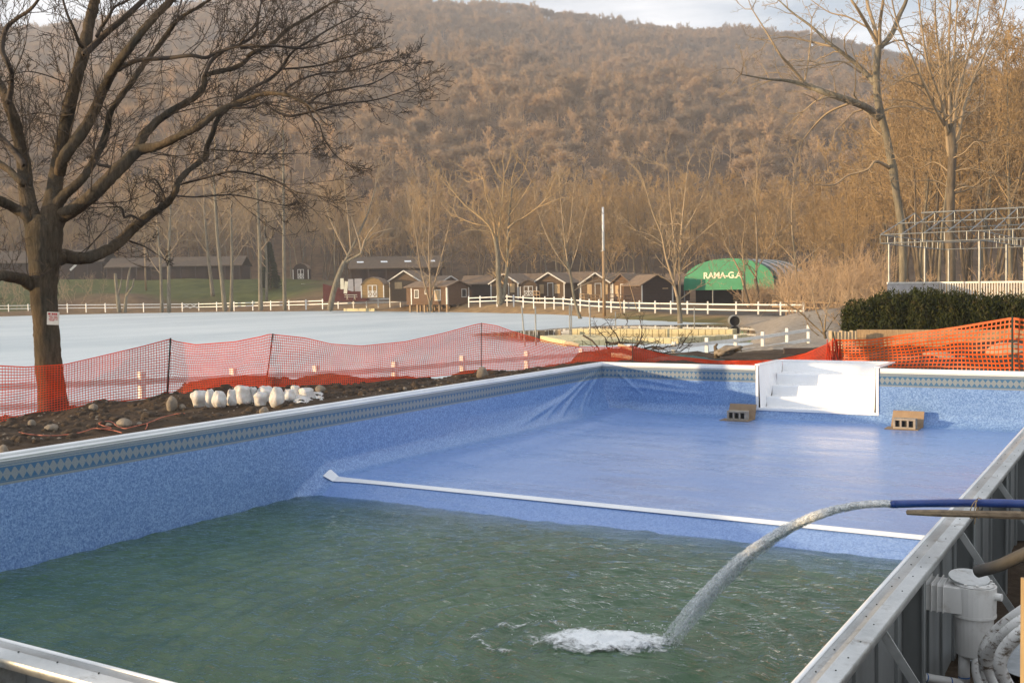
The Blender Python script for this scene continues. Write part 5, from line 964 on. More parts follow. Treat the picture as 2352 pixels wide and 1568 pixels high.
cabin(1428, 692, 150, 2.9, 10.5, 2.65, 3.75, 38, 'long dark cabin with a small porch gable right of the tall utility pole', 'siding_red', trim=False, openings=(('door', .2, .35, .55, 2.), ('board', -.75, .75, .5, 1.5), ('board', 1., .75, .4, 1.5)))
cabin(1510, 696, 143, 4.4, 7.0, 2.5, 3.75, -14, 'dark shaded cabin with white corner posts just left of the green tent', 'siding_dark', trim=False, openings=(('board', 1.15, 1.9, .8, .12),))  # shade on this turned-away gable is put into the dark siding
for px0, px1, d, yr, lab in ((1060, 1128, 186, 634, 'dark cabin wing with a plain brown roof behind the stilted cabin'), (1192, 1300, 178, 629, 'rear cabin roof rising behind the small barn shed'), (1292, 1372, 172, 626, 'rear cabin roof left of the utility pole, between two lit gables'), (1396, 1452, 168, 628, 'rear cabin roof just right of the utility pole'), (1530, 1582, 160, 630, 'rear cabin roof touching the left edge of the green tent')):
    a = PD((px0+px1)/2, 690, d); k = d/FOC; w_ = (px1-px0)*k; he = (690-652)*k; hr = (690-yr)*k; e = empty('cabin', a, -YAW-.2)
    MB().box((-w_/2, .3, -1.2), (w_/2, 4.6, he-.02)).build('wall', M['siding_dark'], e); mb = MB(); mb.v += [(-w_/2-.2, -.2, he-.15), (w_/2+.2, -.2, he-.15), (w_/2+.2, 2.5, hr), (-w_/2-.2, 2.5, hr), (w_/2+.2, 5.1, he-.15), (-w_/2-.2, 5.1, he-.15), (-w_/2-.2, -.2, he), (w_/2+.2, -.2, he), (w_/2+.2, 2.5, hr+.15), (-w_/2-.2, 2.5, hr+.15), (w_/2+.2, 5.1, he), (-w_/2-.2, 5.1, he)]
    mb.f += [(0, 3, 2, 1), (3, 5, 4, 2), (6, 7, 8, 9), (9, 8, 10, 11), (0, 1, 7, 6), (1, 2, 8, 7), (2, 4, 10, 8), (0, 6, 9, 3), (3, 9, 11, 5), (4, 5, 11, 10)]; mb.build('roof', M['roof'], e); tag(e, lab, 'cabin', 'brown camp cabins')
# barn sheds with gambrel roofs
def shed(px, by, d, w_, h_, yaw, label, wall, ln=3.6, door=True, dw=1.55):
    loc, rz = frame_at(px, by, d, yaw); e = empty('storage_shed', loc, rz)
    P = [(-w_/2, 0), (-w_/2, h_*.62), (-w_*.43, h_*.74), (-w_*.28, h_*.90), (0, h_), (w_*.28, h_*.90), (w_*.43, h_*.74), (w_/2, h_*.62), (w_/2, 0)]
    mb = MB(); mb.poly([(x, 0, z) for x, z in P]).poly([(x, ln, z) for x, z in P][::-1]); mb.quad((w_/2, 0, 0), (w_/2, ln, 0), (w_/2, ln, h_*.62), (w_/2, 0, h_*.62)).quad((-w_/2, ln, 0), (-w_/2, 0, 0), (-w_/2, 0, h_*.62), (-w_/2, ln, h_*.62)); mb.build('wall', M[wall], e)
    mb = MB()
    for (xa, za), (xb, zb_) in zip(P[1:-2], P[2:-1]): mb.quad((xa*1.04, -.15, za+.04), (xb*1.04, -.15, zb_+.04), (xb*1.04, ln+.15, zb_+.04), (xa*1.04, ln+.15, za+.04)).quad((xa*1.04, -.15, za-.05), (xb*1.04, -.15, zb_-.05), (xb*1.04, -.15, zb_+.04), (xa*1.04, -.15, za+.04))
    mb.build('roof', M['roof'], e)
    for xx in (-w_/2, w_/2): MB().box((xx-.08, -.05, 0), (xx+.08, -.004, h_*.6)).build('corner_trim', M['white_paint'], e)
    if door:
        m_ = MB(); u0, u1, z0, hh = -dw/2, dw/2, .12, h_*.58
        for a in ((u0, u0+.1, z0, z0+hh), (u1-.1, u1, z0, z0+hh), (-.09, .09, z0, z0+hh), (u0, u1, z0+hh-.1, z0+hh), (u0, u1, z0+hh*.46, z0+hh*.46+.1), (u0, u1, z0-.02, z0+.08)): m_.box((a[0], -.06-.001*a[1], a[2]), (a[1], -.006, a[3]))
        for a, b in ((u0+.1, -.09), (.09, u1-.1)): m_.bar((a, -.05, z0+.1), (b, -.05, z0+hh*.46), .03, .1); m_.bar((b, -.05, z0+.1), (a, -.05, z0+hh*.46), .03, .1)
        do = m_.build('double_door', M['white_paint'], e); MB().box((u0+.1, -.02, z0), (u1-.1, -.005, z0+hh-.1)).build('panel', M[wall], do)
    return tag(e, label, 'shed', 'small barn roofed sheds')
shed(856, 684, 172, 3.7, 3.35, 8, 'tan barn roofed shed with white crossed double doors at the shore', 'siding_tan')
rs_ = MB(); 
shed(1214, 681, 162, 2.5, 2.55, 6, 'small brown barn roofed shed with white crossed doors between two cabins', 'siding', dw=1.4)
shed(691, 641, 240, 3.4, 3.6, 0, 'dark barn roofed shed with a narrow white door beyond the lawn', 'siding_dark', dw=1.4)
def hall(px0, px1, d, ytop, yeave, ybase, label, yaw=0, wall='siding_dark', sky=0, extra=None, depth=9, name='camp_hall'):
    w_ = (px1-px0)/FOC*d; a = PD((px0+px1)/2, ybase, d); k = d/FOC; he = (ybase-yeave)*k; hr = (ybase-ytop)*k+.6
    e = empty(name, a, -YAW-math.radians(yaw)); mb = MB(); mb.box((-w_/2, .3, -1.5), (w_/2, depth-.3, he-.01)); mb.build('wall', M[wall], e)
    mb = MB(); mb.v += [(-w_/2-.5, -.6, he-.1), (w_/2+.5, -.6, he-.1), (w_/2+.5, depth/2, hr), (-w_/2-.5, depth/2, hr), (w_/2+.5, depth+.6, he-.1), (-w_/2-.5, depth+.6, he-.1), (-w_/2-.5, -.6, he+.1), (w_/2+.5, -.6, he+.1), (w_/2+.5, depth/2, hr+.2), (-w_/2-.5, depth/2, hr+.2), (w_/2+.5, depth+.6, he+.1), (-w_/2-.5, depth+.6, he+.1)]
    mb.f += [(0, 3, 2, 1), (3, 5, 4, 2), (6, 7, 8, 9), (9, 8, 10, 11), (0, 1, 7, 6), (1, 2, 8, 7), (2, 4, 10, 8), (0, 6, 9, 3), (3, 9, 11, 5), (4, 5, 11, 10)]; mb.build('roof', M['shaded_roof'], e)
    for i in range(int(w_/3.2)+1): xx = -w_/2+.12+i*(w_-.24)/max(1, int(w_/3.2)); MB().box((xx-.11, -.35, -1.2), (xx+.11, -.15, he-.1)).build('porch_post', M['wood_dark'], e)
    for i in range(sky):
        xx = -w_*.40+i*w_*.27; y0, y1 = depth*.20, depth*.30; f = lambda y: he+.1+(hr-he)*(y+.6)/(depth/2+.6)+.06
        mb = MB(); mb.quad((xx-.7, y0, f(y0)), (xx+.7, y0, f(y0)), (xx+.4, y1, f(y1)), (xx-.9, y1, f(y1))); mb.build('skylight', simple('skylight', (.75, .8, .85), (.6, .65, .7), 2, .15), e)
    if extra: extra(e, w_, he)
    return tag(e, label, 'hall', 'long dark camp halls')
hall(246, 553, 246, 597, 612, 643, 'long dark hall with a tan roof at the top of the lawn')
def ex0(e, w_, he):
    MB().bar((w_*.30, -.7, he-1.9), (w_*.34, -.7, he-.6), .1, .5).build('banner', M['white_paint'], e)
hall(-120, 236, 250, 582, 604, 643, 'dark hall at the far left end of the lawn, half behind the shade tree', extra=ex0)
hall(806, 1010, 216, 596, 616, 650, 'long dark hall with four small skylights behind the cabins', sky=4, wall='siding_dark')
hall(1640, 1900, 215, 590, 606, 650, 'grey roofed hall glimpsed through trees above the green tent', wall='siding_dark')
# pale low walls and red deck left of the tan shed
e = empty('red_deck', PD(796, 688, 178), -YAW); MB().box((-2.5, 0, -.3), (3.4, 3, 1.35)).build('platform', M['red'], e); mb = MB(); mb.v += [(-3.9, -.02, 2.7), (-3.9, -.02, -.3), (1.1, -.02, 1.3), (-3.9, 1.2, 2.7), (-3.9, 1.2, -.3), (1.1, 1.2, 1.3), (1.1, -.02, -.3), (1.1, 1.2, -.3)]; mb.f += [(0, 1, 6, 2), (3, 5, 7, 4), (0, 2, 5, 3), (0, 3, 4, 1), (1, 4, 7, 6)]; mb.build('ramp', M['red'], e); tag(e, 'dark red deck with a sloping ramp side left of the tan shed', 'deck')
for k, (px0, px1, y0, y1) in enumerate(((800, 812, 641, 659), (815, 832, 640, 659))):
    a = PD((px0+px1)/2, y1+14, 186); w_ = (px1-px0)/FOC*186; o = MB().box((-w_/2, 0, 0), (w_/2, .15, (y1-y0+14)/FOC*186)).build('screen_board', M['canvas_wh']); o.location = tuple(a); o.rotation_euler = (0, 0, -YAW); tag(o, ('narrow' if k == 0 else 'wide')+' pale grey screen panel above the red deck', 'panel', 'pale panels above the red deck')
for k, (px, y0, y1) in enumerate(((786, 641, 652), (793, 648, 662))):
    o = MB().box((-.28, 0, 0), (.28, .1, (y1-y0)/FOC*176+1.)).build('yellow_board', M['letter']); p = PD(px, y1+12, 176); o.location = tuple(p); o.rotation_euler = (0, .12*k, -YAW); tag(o, 'upright cream board standing in the red deck, '+('upper left' if k == 0 else 'lower right')+' of the pair', 'board', 'cream boards by the red deck')
e = empty('picnic_table', PD(806, 688, 172), -YAW+.3); MB().box((-.95, -.4, .72), (.95, .4, .80)).build('table_top', M['letter'], e)
for yy in (-.75, .75): MB().box((-.95, yy-.14, .42), (.95, yy+.14, .47)).build('bench', M['letter'], e)
for xx in (-.6, .6): MB().bar((xx, -.8, 0), (xx, .3, .72), .08).bar((xx, .8, 0), (xx, -.3, .72), .08).build('leg_frame', M['wood_pale'], e)
tag(e, 'cream picnic table in front of the red deck', 'picnic table')
# porch rails before the cabins
for k, (a, b, lab) in enumerate((((1332, 690, 152), (1352, 691, 151), 'short brown porch railing between the two middle cabins'), ((1358, 692, 150), (1378, 692, 150), 'brown porch railing before the cabin left of the tall utility pole'), ((1397, 691, 148), (1470, 694, 144), 'long dark porch railing before the long dark cabin'), ((1226, 683, 159), (1240, 684, 158), 'short brown porch railing right of the small barn shed'))):
    A, B = PD(*a), PD(*b); mb = MB(); rail = MB(); e = empty('porch_railing', A); n = max(2, int(np.linalg.norm(B-A)/1.2))
    for i in range(n+1): p = (B-A)*i/n; MB().box((p[0]-.05, p[1]-.05, p[2]-.5), (p[0]+.05, p[1]+.05, p[2]+1.)).build('post', M['wood_dark' if k == 2 else 'wood'], e)
    for z in (.45, .95): MB().bar((0, -.07, z), tuple((B-A)+np.array([0, -.07, z])), .05, .1).build('rail', M['wood_dark' if k == 2 else 'wood'], e)
    tag(e, lab, 'railing', 'cabin porch railings')
# ---------------------------------------------------------------- green tent
TD = 146; tl, tr2 = PD(1571, 703, TD), PD(1778, 703, TD-7.5)
tv = tr2-tl; tv[2] = 0; TWd = np.linalg.norm(tv[:2]); e = empty('canvas_tent', tl, math.atan2(tv[1], tv[0])); k_ = TD/FOC
hem, eav, apx = (703-666)*k_, (703-652)*k_, (703-597)*k_; TL = 13.
def arch(n=26): 
    return [(TWd/2-TWd/2*math.cos(a), eav+(apx-eav)*math.sin(a)**.85) for a in np.linspace(0, PI, n)]
AR = arch(); mb = MB(); mb.poly([(0, 0, hem)]+[(x, 0, z) for x, z in AR]+[(TWd, 0, hem)]); mb.box((0, -.06, hem-.05), (TWd, -.004, hem+.32)); mb.build('end_wall', M['tarp'], e)
nb = 9
for i in range(nb):
    y0, y1 = i*TL/nb, (i+1)*TL/nb; mb = MB(); pts = [(0, hem)]+AR+[(TWd, hem)]
    for (xa, za), (xb, zb_) in zip(pts[:-1], pts[1:]): mb.quad((xa, y0, za), (xb, y0, zb_), (xb, y1, zb_), (xa, y1, za))
    mb.build('roof_panel', M['canvas_dk'] if i % 2 == 0 else M['canvas_wh'], e, smooth=True)
MB().box((.2, TL*.25, -.4), (TWd-.2, TL-.3, hem+.3)).build('tent_shade', M['dark'], e)  # near-black box, the shade under the canvas put into its colour
for x in (0.05, TWd*.33, TWd*.66, TWd-.05):
    for y in (0.1, TL-.1): MB().tube([(x, y, -.6), (x, y, hem+.1)], .09, 8).build('pole', M['frame_metal'], e)
def text(name, s, size, loc, rot, mat, parent, off=.0, ext=.02, sxx=1.):
    cu = bpy.data.curves.new(name, 'FONT'); cu.body = s; cu.size = size; cu.offset = off; cu.extrude = ext; cu.align_x = 'CENTER'; cu.align_y = 'CENTER'
    tmp = bpy.data.objects.new(name, cu); COL.objects.link(tmp); dg = bpy.context.evaluated_depsgraph_get(); me_ = bpy.data.meshes.new_from_object(tmp.evaluated_get(dg)); bpy.data.objects.remove(tmp)
    o = link(name, me_, mat, parent); o.location = loc; o.rotation_euler = rot; o.scale = (sxx, 1, 1); return o
text('lettering', 'RAMA-G.A.', 1.16, (TWd*.452, -.04, (703-635)*k_), (PI/2, 0, 0), M['letter'], e, off=.03, ext=.02, sxx=1.02)
tag(e, 'arched green tent with cream RAMA-G.A. lettering and striped sides', 'tent')
# ---------------------------------------------------------------- utility poles
def pole(px, by, ty, d, r, label, sleeve=None, mat='wood'):
    b = PD(px, by, d); k = d/FOC; h = (by-ty)*k; e = empty('utility_pole', b); hs = (by-sleeve)*k if sleeve else h
    mb = MB(); mb.tube([(0, 0, -.6), (0, 0, hs)], [r, r*.82], 12); mb.build('shaft', M[mat], e, smooth=True)
    if sleeve: mb = MB(); mb.tube([(0, 0, hs+.01), (0, 0, h)], [r*.80, r*.62], 12); mb.build('white_sleeve', M['white'], e, smooth=True); mb = MB(); mb.box((-.32, -.05, hs-.04), (.0, .05, hs+.06)); mb.build('bracket', M['frame_metal'], e)
    return tag(e, label, 'utility pole')
P1 = pole(1388, 718, 477, 118, .19, 'tall utility pole with a white upper half before the cabins', 577)
P2 = pole(335, 661, 565, 226, .2, 'short plain wooden pole on the lawn')
for k, (a, b) in enumerate((((1428, 718), (1419, 664)), ((1463, 708), (1446, 652)))):
    A, B = PD(a[0], a[1], 112), PD(b[0], b[1], 112.5); mb = MB(); mb.tube([Vector((0, 0, -.2)), Vector(B-A)], [.07, .06] if k == 0 else [.04, .035], 8); o = mb.build('leaning_stake', M['wood']); o.location = tuple(A); tag(o, ('thick' if k == 0 else 'thin')+' reddish stake leaning left behind the white fence', 'stake')
a, b = PD(-40, 340, 210), PD(1100, 500, 300); mb = MB()
for q in range(2): mb = MB(); mb.tube([PD(620+(1000-620)*t_, 296+q*7+(335-296)*t_+6*math.sin(t_*PI), 170+60*t_)-PD(620, 296, 170) for t_ in np.linspace(-.35, 1.25, 14)], .02, 4, False); o = mb.build('power_line', M['pipe_metal']); o.location = tuple(PD(620, 296, 170)); tag(o, ('upper' if q == 0 else 'lower')+' thin overhead wire crossing the wooded slope', 'wire', 'overhead wires')
# ---------------------------------------------------------------- white rail fences
def rail_fence(posts, ph, label, nrail=2, pw=.14, mat='white', cap=True, gate=None, group=None, rh=.13, sub=1, rz=(.38, .82)):
    """posts: (px, base y, depth)"""
    P = [PD(*p) for p in posts]; e = empty('rail_fence', P[0]); o0 = P[0]; Q = [p-o0 for p in P]
    for i, q in enumerate(Q):
        if gate and i in gate: continue
        mb = MB(); mb.box((q[0]-pw/2, q[1]-pw/2, q[2]-.4), (q[0]+pw/2, q[1]+pw/2, q[2]+ph))
        if cap: n = len(mb.v); c_ = pw*.62; mb.v += [(q[0]-c_, q[1]-c_, q[2]+ph+.002), (q[0]+c_, q[1]-c_, q[2]+ph+.002), (q[0]+c_, q[1]+c_, q[2]+ph+.002), (q[0]-c_, q[1]+c_, q[2]+ph+.002), (q[0], q[1], q[2]+ph+.10)]; mb.f += [(n, n+3, n+2, n+1), (n, n+1, n+4), (n+1, n+2, n+4), (n+2, n+3, n+4), (n+3, n, n+4)]
        mb.build('post', M[mat], e)
    for j in range(nrail):
        f = rz[j] if nrail == 2 else (.22, .52, .82)[j]
        mb = MB()
        for a, b in zip(Q[:-1], Q[1:]):
            mb.bar((a[0], a[1], a[2]+ph*f), (b[0], b[1], b[2]+ph*f), .05, rh)
        mb.build('rail', M[mat], e)
    return tag(e, label, 'fence', group), Q, e
def lerp_posts(keys, xs):
    kx = [k[0] for k in keys]; return [(x, float(np.interp(x, kx, [k[1] for k in keys])), float(np.interp(x, kx, [k[2] for k in keys]))) for x in xs]
keysL = [(-120, 716, 203), (20, 715, 203), (190, 713, 204), (460, 711, 205), (590, 708, 198), (700, 706, 188), (830, 702, 181), (922, 700, 178)]
xsL = [-120, -70, -24, 20, 65, 111, 155, 198, 242, 287, 330, 375, 419, 457, 498, 538, 581, 622, 664, 703, 741, 777, 812, 842, 869, 896, 920]
_, Q, e = rail_fence(lerp_posts(keysL, xsL), 1.32, 'long white two rail fence along the far shore left of the stilted cabin', group='white fences round the lake')
a, b = Q[12], Q[13]; g_e = MB()
for i in range(12): t0 = i/12; p = a+(b-a)*t0; 
mb = MB(); 
for t0, t1 in ((.05, .5), (.5, .95)): p, q = a+(b-a)*t0, a+(b-a)*t1; mb.bar((p[0], p[1]-.1, p[2]+.3), (q[0], q[1]-.1, q[2]+1.15), .05, .1); mb.bar((p[0], p[1]-.1, p[2]+1.15), (q[0], q[1]-.1, q[2]+.3), .05, .1)
mb.build('gate', M['white'], e)
keysM = [(1077, 700, 158), (1142, 698, 152), (1165, 697, 150), (1226, 702, 144), (1290, 704, 138), (1354, 711, 128), (1434, 716, 118), (1469, 717, 116), (1540, 719, 112), (1620, 721, 108), (1690, 722.5, 105), (1775, 724.5, 99), (1846, 726, 95)]
xsM = [1077, 1103, 1142, 1165, 1180, 1202, 1226, 1252, 1273, 1294, 1313, 1333, 1354, 1376, 1404, 1434, 1469, 1505, 1541, 1579, 1626, 1691, 1742, 1793, 1846]
rail_fence(lerp_posts(keysM, xsM), 1.22, 'wavy white two rail fence right of the stilted cabin past the green tent', group='white fences round the lake')
nearP = [(328-300, 0, 0)]
tops = [(-60, 862, 25.5), (120, 858, 26), (328, 850, 27), (539, 843, 28.6), (728, 836, 30.5), (908, 827, 32.5), (1064, 814, 34.5), (1211, 804, 37), (1336, 797, 39.5), (1446, 790, 42), (1548, 783, 44), (1624, 773.6, 46), (1690, 767, 48), (1752, 760, 50), (1808, 752, 52), (1857, 745, 54)]
pn = [(x, y+1.28*FOC/d, d) for x, y, d in tops]
rail_fence(pn, 1.25, 'white three rail fence on the near shore running behind the orange netting', nrail=3 if False else 2, group='white fences round the lake', pw=.14, rh=.15, cap=False, rz=(.40, .80))
brn = [(x, 730+0*x, 88+0*x) for x in (1846, 1890, 1947, 2000)]
rail_fence([(1775, 714, 112), (1850, 717, 104), (1908, 722, 96), (1960, 722, 92), (2015, 722, 90)], 1.25, 'weathered brown rail fence beyond the right end of the white fence', mat='wood', cap=False, pw=.12)
# ---------------------------------------------------------------- floating docks and poles
def dock(pa, pb, label, wdt=1.0, zt=.32, name='floating_dock'):
    A = Pz(pa[0], pa[1], ZL); B = Pz(pb[0], pb[1], ZL); v = B-A; Ln = np.linalg.norm(v); e = empty(name, A, math.atan2(v[1], v[0])); n = max(2, int(round(Ln/.5)))
    nseg = max(1, n//12)
    for sgm in range(nseg):
        i0, i1 = sgm*n//nseg, (sgm+1)*n//nseg; mb = MB()
        for i in range(i0, i1):
            for j in range(max(1, int(wdt/.5))):
                x0, y0 = i*Ln/n+.012, j*.5+.012+(.02 if sgm % 2 else 0); mb.box((x0, y0, -.08), (x0+Ln/n-.024, y0+.476, zt+(.012 if (i+j) % 2 else 0)))
        mb.build('float_module', M['dock'], e, bevel=.03)
    return tag(e, label, 'floating dock', 'cream floating docks')
dock((1313, 765), (1683, 767), 'farther row of cream floating dock cubes in the thawed water')
dock((1300, 787), (1560, 789), 'nearer row of cream floating dock cubes')
dock((1565, 787), (1718, 780), 'far right cream floating dock reaching the gravel beach')
dock((1240, 782), (1300, 795), 'wide cream dock platform at the left end of the nearer row', wdt=3.5)
dock((789, 714.5), (860, 714.5), 'cream float on the far ice below the tan shed', wdt=.5, zt=.45)
e = empty('white_boat', Pz(1302, 766, ZL), -YAW); mb = MB(); mb.v += [(-.9, 0, 0), (.8, -.3, 0), (.8, .3, 0), (-1.1, 0, .35), (.9, -.38, .38), (.9, .38, .38), (.2, -.2, .6), (.2, .2, .6)]; mb.f += [(0, 1, 4, 3), (0, 3, 5, 2), (1, 2, 5, 4), (3, 4, 6), (3, 7, 5), (4, 5, 7, 6), (3, 6, 7), (0, 2, 1)]; mb.build('hull', M['white_paint'], e, bevel=.03); e.scale = (.42, .42, .42); tag(e, 'small white boat at the left end of the farther dock', 'boat')
for k, (px, ty, by, d) in enumerate([(1208, 702, 790, 62), (1231, 704, 790, 63), (1309, 698, 775, 74), (1313, 700, 775, 74), (1355.6, 694, 775, 67), (1414, 716, 752, 92), (1595, 704, 760, 80)]):
    b = PD(px, by, d); h = (by-ty)*d/FOC; mb = MB(); tilt = (-.25 if k == 0 else 0); mb.tube([(0, 0, -1), (tilt, 0, h)], .045, 8); o = mb.build('mooring_pole', M['pipe_metal'], None, smooth=True); o.location = tuple(b)
    tag(o, ['grey mooring pole leaning left, first from the left on the ice', 'upright grey mooring pole on the ice beside the leaning one', 'grey mooring pole, left of a close pair', 'grey mooring pole, right of a close pair', 'tallest grey mooring pole left of the utility pole', 'short grey mooring pole at the ice edge right of the utility pole', 'grey mooring pole before the green tent'][k], 'pole', 'grey mooring poles')
# culvert
c = Pz(1688, 740, ZL+.3); e = empty('culvert_pipe', c, -YAW-.12); mb = MB(); n = 20
for (r_, y) in ((.47, 0), (.47, 1.5), (.41, 1.5), (.41, 0)):
    for i in range(n): a = 2*PI*i/n; mb.v.append((r_*math.cos(a), y, r_*math.sin(a)+.1))
for q in range(3):
    for i in range(n): j = (i+1) % n; mb.f.append((q*n+i, q*n+j, (q+1)*n+j, (q+1)*n+i))
for i in range(n): j = (i+1) % n; mb.f.append((3*n+i, 3*n+j, j, i))
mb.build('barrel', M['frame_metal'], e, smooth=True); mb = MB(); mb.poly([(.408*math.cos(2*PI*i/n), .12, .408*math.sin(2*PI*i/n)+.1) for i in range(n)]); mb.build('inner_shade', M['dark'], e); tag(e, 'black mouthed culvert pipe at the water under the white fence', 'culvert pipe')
# ---------------------------------------------------------------- pavilion frame, its white railing
ea = empty('pavilion_frame', PD(2022, 640, 50)); o0 = np.array(ea.location)
nA = PD(2022, 559, 50); fA = PD(2166, 574, 61.5); fA[2] = nA[2]; gv = (fA-nA); gl_ = np.linalg.norm(gv); gv /= gl_; evd = np.array([gv[1], -gv[0], 0.]); 
if evd @ np.array([RT[0], RT[1], 0]) < 0: evd = -evd
hb = .40; hrid = 1.75; LT = 13.
def Lp(a, b, z): return tuple(nA-o0+evd*a+gv*b+np.array([0, 0, z]))
def member(pts, r_, nm): 
    mb = MB(); [mb.tube([a, b], r_, 6) for a, b in pts]; return mb.build(nm, M['frame_metal'], ea)
ntr = 13
for b_ in (0, gl_): member([(Lp(0, b_, 0), Lp(LT, b_, 0)), (Lp(0, b_, hb), Lp(LT, b_, hb))]+[(Lp(i*.95, b_, 0), Lp(i*.95, b_, hb)) for i in range(14)], .026, 'eave_truss')
member([(Lp(gl_*.0+.3, gl_/2, hrid), Lp(LT, gl_/2, hrid))], .04, 'ridge_pole'); member([(Lp(0, gl_*.25, hb+(hrid-hb)*.5), Lp(LT, gl_*.25, hb+(hrid-hb)*.5))], .03, 'purlin'); member([(Lp(0, gl_*.75, hb+(hrid-hb)*.5), Lp(LT, gl_*.75, hb+(hrid-hb)*.5))], .03, 'purlin')
for i in range(ntr): a = i*.98; member([(Lp(a, 0, hb), Lp(a, gl_/2, hrid)), (Lp(a, gl_/2, hrid), Lp(a, gl_, hb)), (Lp(a, gl_/2, hrid), Lp(a, gl_/2, hrid-.6))], .026, 'rafter')
for a in (0, 4.3, 8.6): member([(Lp(a, 0, 0), Lp(a, gl_, 0)), (Lp(a, 0, hb), Lp(a, gl_, hb))]+[(Lp(a, gl_*j/10, 0), Lp(a, gl_*j/10, hb)) for j in range(11)], .026, 'cross_truss')
for a in (.35, 4.3, 8.6):
    for b_ in (.2, gl_*.55, gl_-.2): member([(Lp(a, b_, 0), Lp(a, b_, -3.4))], .055, 'post')
tag(ea, 'bare galvanized pavilion frame of roof trusses on thin posts above the hedge', 'pavilion frame')
er = empty('deck_railing', PD(2035, 690, 50)); o0 = np.array(er.location); RA = PD(2038, 650, 49); RB = PD(2157, 649, 52); RC_ = PD(2460, 646, 47)
mb = MB(); 
for a, b in ((RA, RB), (RB, RC_)): mb.bar(a-o0, b-o0, .06, .08); mb.bar(a-o0+np.array([0, 0, -1.0]), b-o0+np.array([0, 0, -1.0]), .05, .08)
mb.build('rail', M['white_paint'], er); mb = MB(); v = RB-RA; nrm_ = np.array([v[1], -v[0], 0])/np.linalg.norm(v)*.03; mb.quad(RA-o0+np.array([0, 0, -.04]), RB-o0+np.array([0, 0, -.04]), RB-o0+np.array([0, 0, -1.0]), RA-o0+np.array([0, 0, -1.0])); mb.build('solid_panel', M['canvas_wh'], er)
v = RC_-RB; nbl = 48
for i in range(nbl): p = RB-o0+v*(i+.5)/nbl; MB().box((p[0]-.025, p[1]-.025, p[2]-.98), (p[0]+.025, p[1]+.025, p[2]-.04)).build('baluster', M['white_paint'], er)
tag(er, 'white deck railing with a solid left panel behind the hedge', 'railing')
# hedge: clipped evergreen shrubs in a row
rs3 = np.random.RandomState(12); hedge_x = [(1988, 692, 36.4), (2050, 668, 36), (2118, 663, 35.6), (2185, 668, 35.2), (2255, 676, 34.9), (2325, 678, 34.6), (2400, 678, 34.3), (2480, 676, 34)]
labs = ['leftmost evergreen shrub of the dark hedge, its side sloping to the gravel', 'evergreen hedge shrub under the solid white railing panel', 'tallest evergreen hedge shrub, right of the solid panel corner', 'evergreen hedge shrub below the first white balusters', 'evergreen hedge shrub left of the last visible pavilion posts', 'evergreen hedge shrub at the right edge of the photo', 'evergreen hedge shrub past the right edge', 'outermost evergreen hedge shrub past the right edge']
for k, (px, ty, d) in enumerate(hedge_x[:7]):
    b = PD(px, 755, d); h = (755-ty)*d/FOC; e = empty('hedge_shrub', b); NL = 9000; ww = .78
    th_ = rs3.uniform(0, 2*PI, NL); ph = np.arccos(rs3.uniform(-.2, 1, NL)); rr_ = rs3.uniform(.62, 1.02, NL)**.6*(1+.10*fbm(th_*2+k*9, ph*3, 90, 3))
    P = np.stack([np.cos(th_)*np.sin(ph)**.5*ww*rr_, np.sin(th_)*np.sin(ph)**.5*.8*rr_, np.maximum(np.cos(ph), -.15)**1*h*rr_+rs3.uniform(0, .05, NL)], 1); P[:, 2] = np.where(rs3.rand(NL) < .42, rs3.uniform(0, h*.8, NL), P[:, 2]); P[:, 2] += .16*h*np.maximum(fbm(P[:, 0]*4+k*7, P[:, 1]*4, 91, 3), -.3)+np.where(rs3.rand(NL) < .06, rs3.uniform(0, .18, NL), 0)
    dv = rs3.normal(0, 1, (NL, 3)); dv /= np.linalg.norm(dv, axis=1)[:, None]; dv[:, 2] = np.abs(dv[:, 2])+.3; s_ = rs3.uniform(.03, .065, NL)[:, None]; sd_ = np.cross(dv, rs3.normal(0, 1, (NL, 3))); sd_ /= np.linalg.norm(sd_, axis=1)[:, None]
    V = np.stack([P-dv*s_, P+sd_*s_*.4, P+dv*s_*1.3, P-sd_*s_*.4], 1).reshape(-1, 3); F = np.arange(NL*4).reshape(-1, 4)
    link('foliage', mesh_np('foliage', V, F), M['hedge'], e); mb = MB()
    for q in range(9): a = rs3.uniform(0, 6.28); r0_ = .12; mb.tube([(0, 0, -.1), (math.cos(a)*.3, math.sin(a)*.3, h*.5), (math.cos(a)*.5, math.sin(a)*.5, h*.82)], [.03, .02, .01], 5)
    core = MB(); nn_ = 12
    for i in range(7):
        z = h*.82*i/6; r_ = .60*math.sqrt(max(.05, 1-(i/6.4)**3))
        for j in range(nn_): a = 2*PI*j/nn_; core.v.append((math.cos(a)*r_, math.sin(a)*r_, z))
    for i in range(6):
        for j in range(nn_): j2 = (j+1) % nn_; core.f.append((i*nn_+j, i*nn_+j2, (i+1)*nn_+j2, (i+1)*nn_+j))
    core.f.append(tuple(6*nn_+j for j in range(nn_))); core.build('inner_twigs', M['hedge'], e); mb.build('stem', M['twig'], e); tag(e, labs[k], 'shrub', 'evergreen hedge above the timber wall')
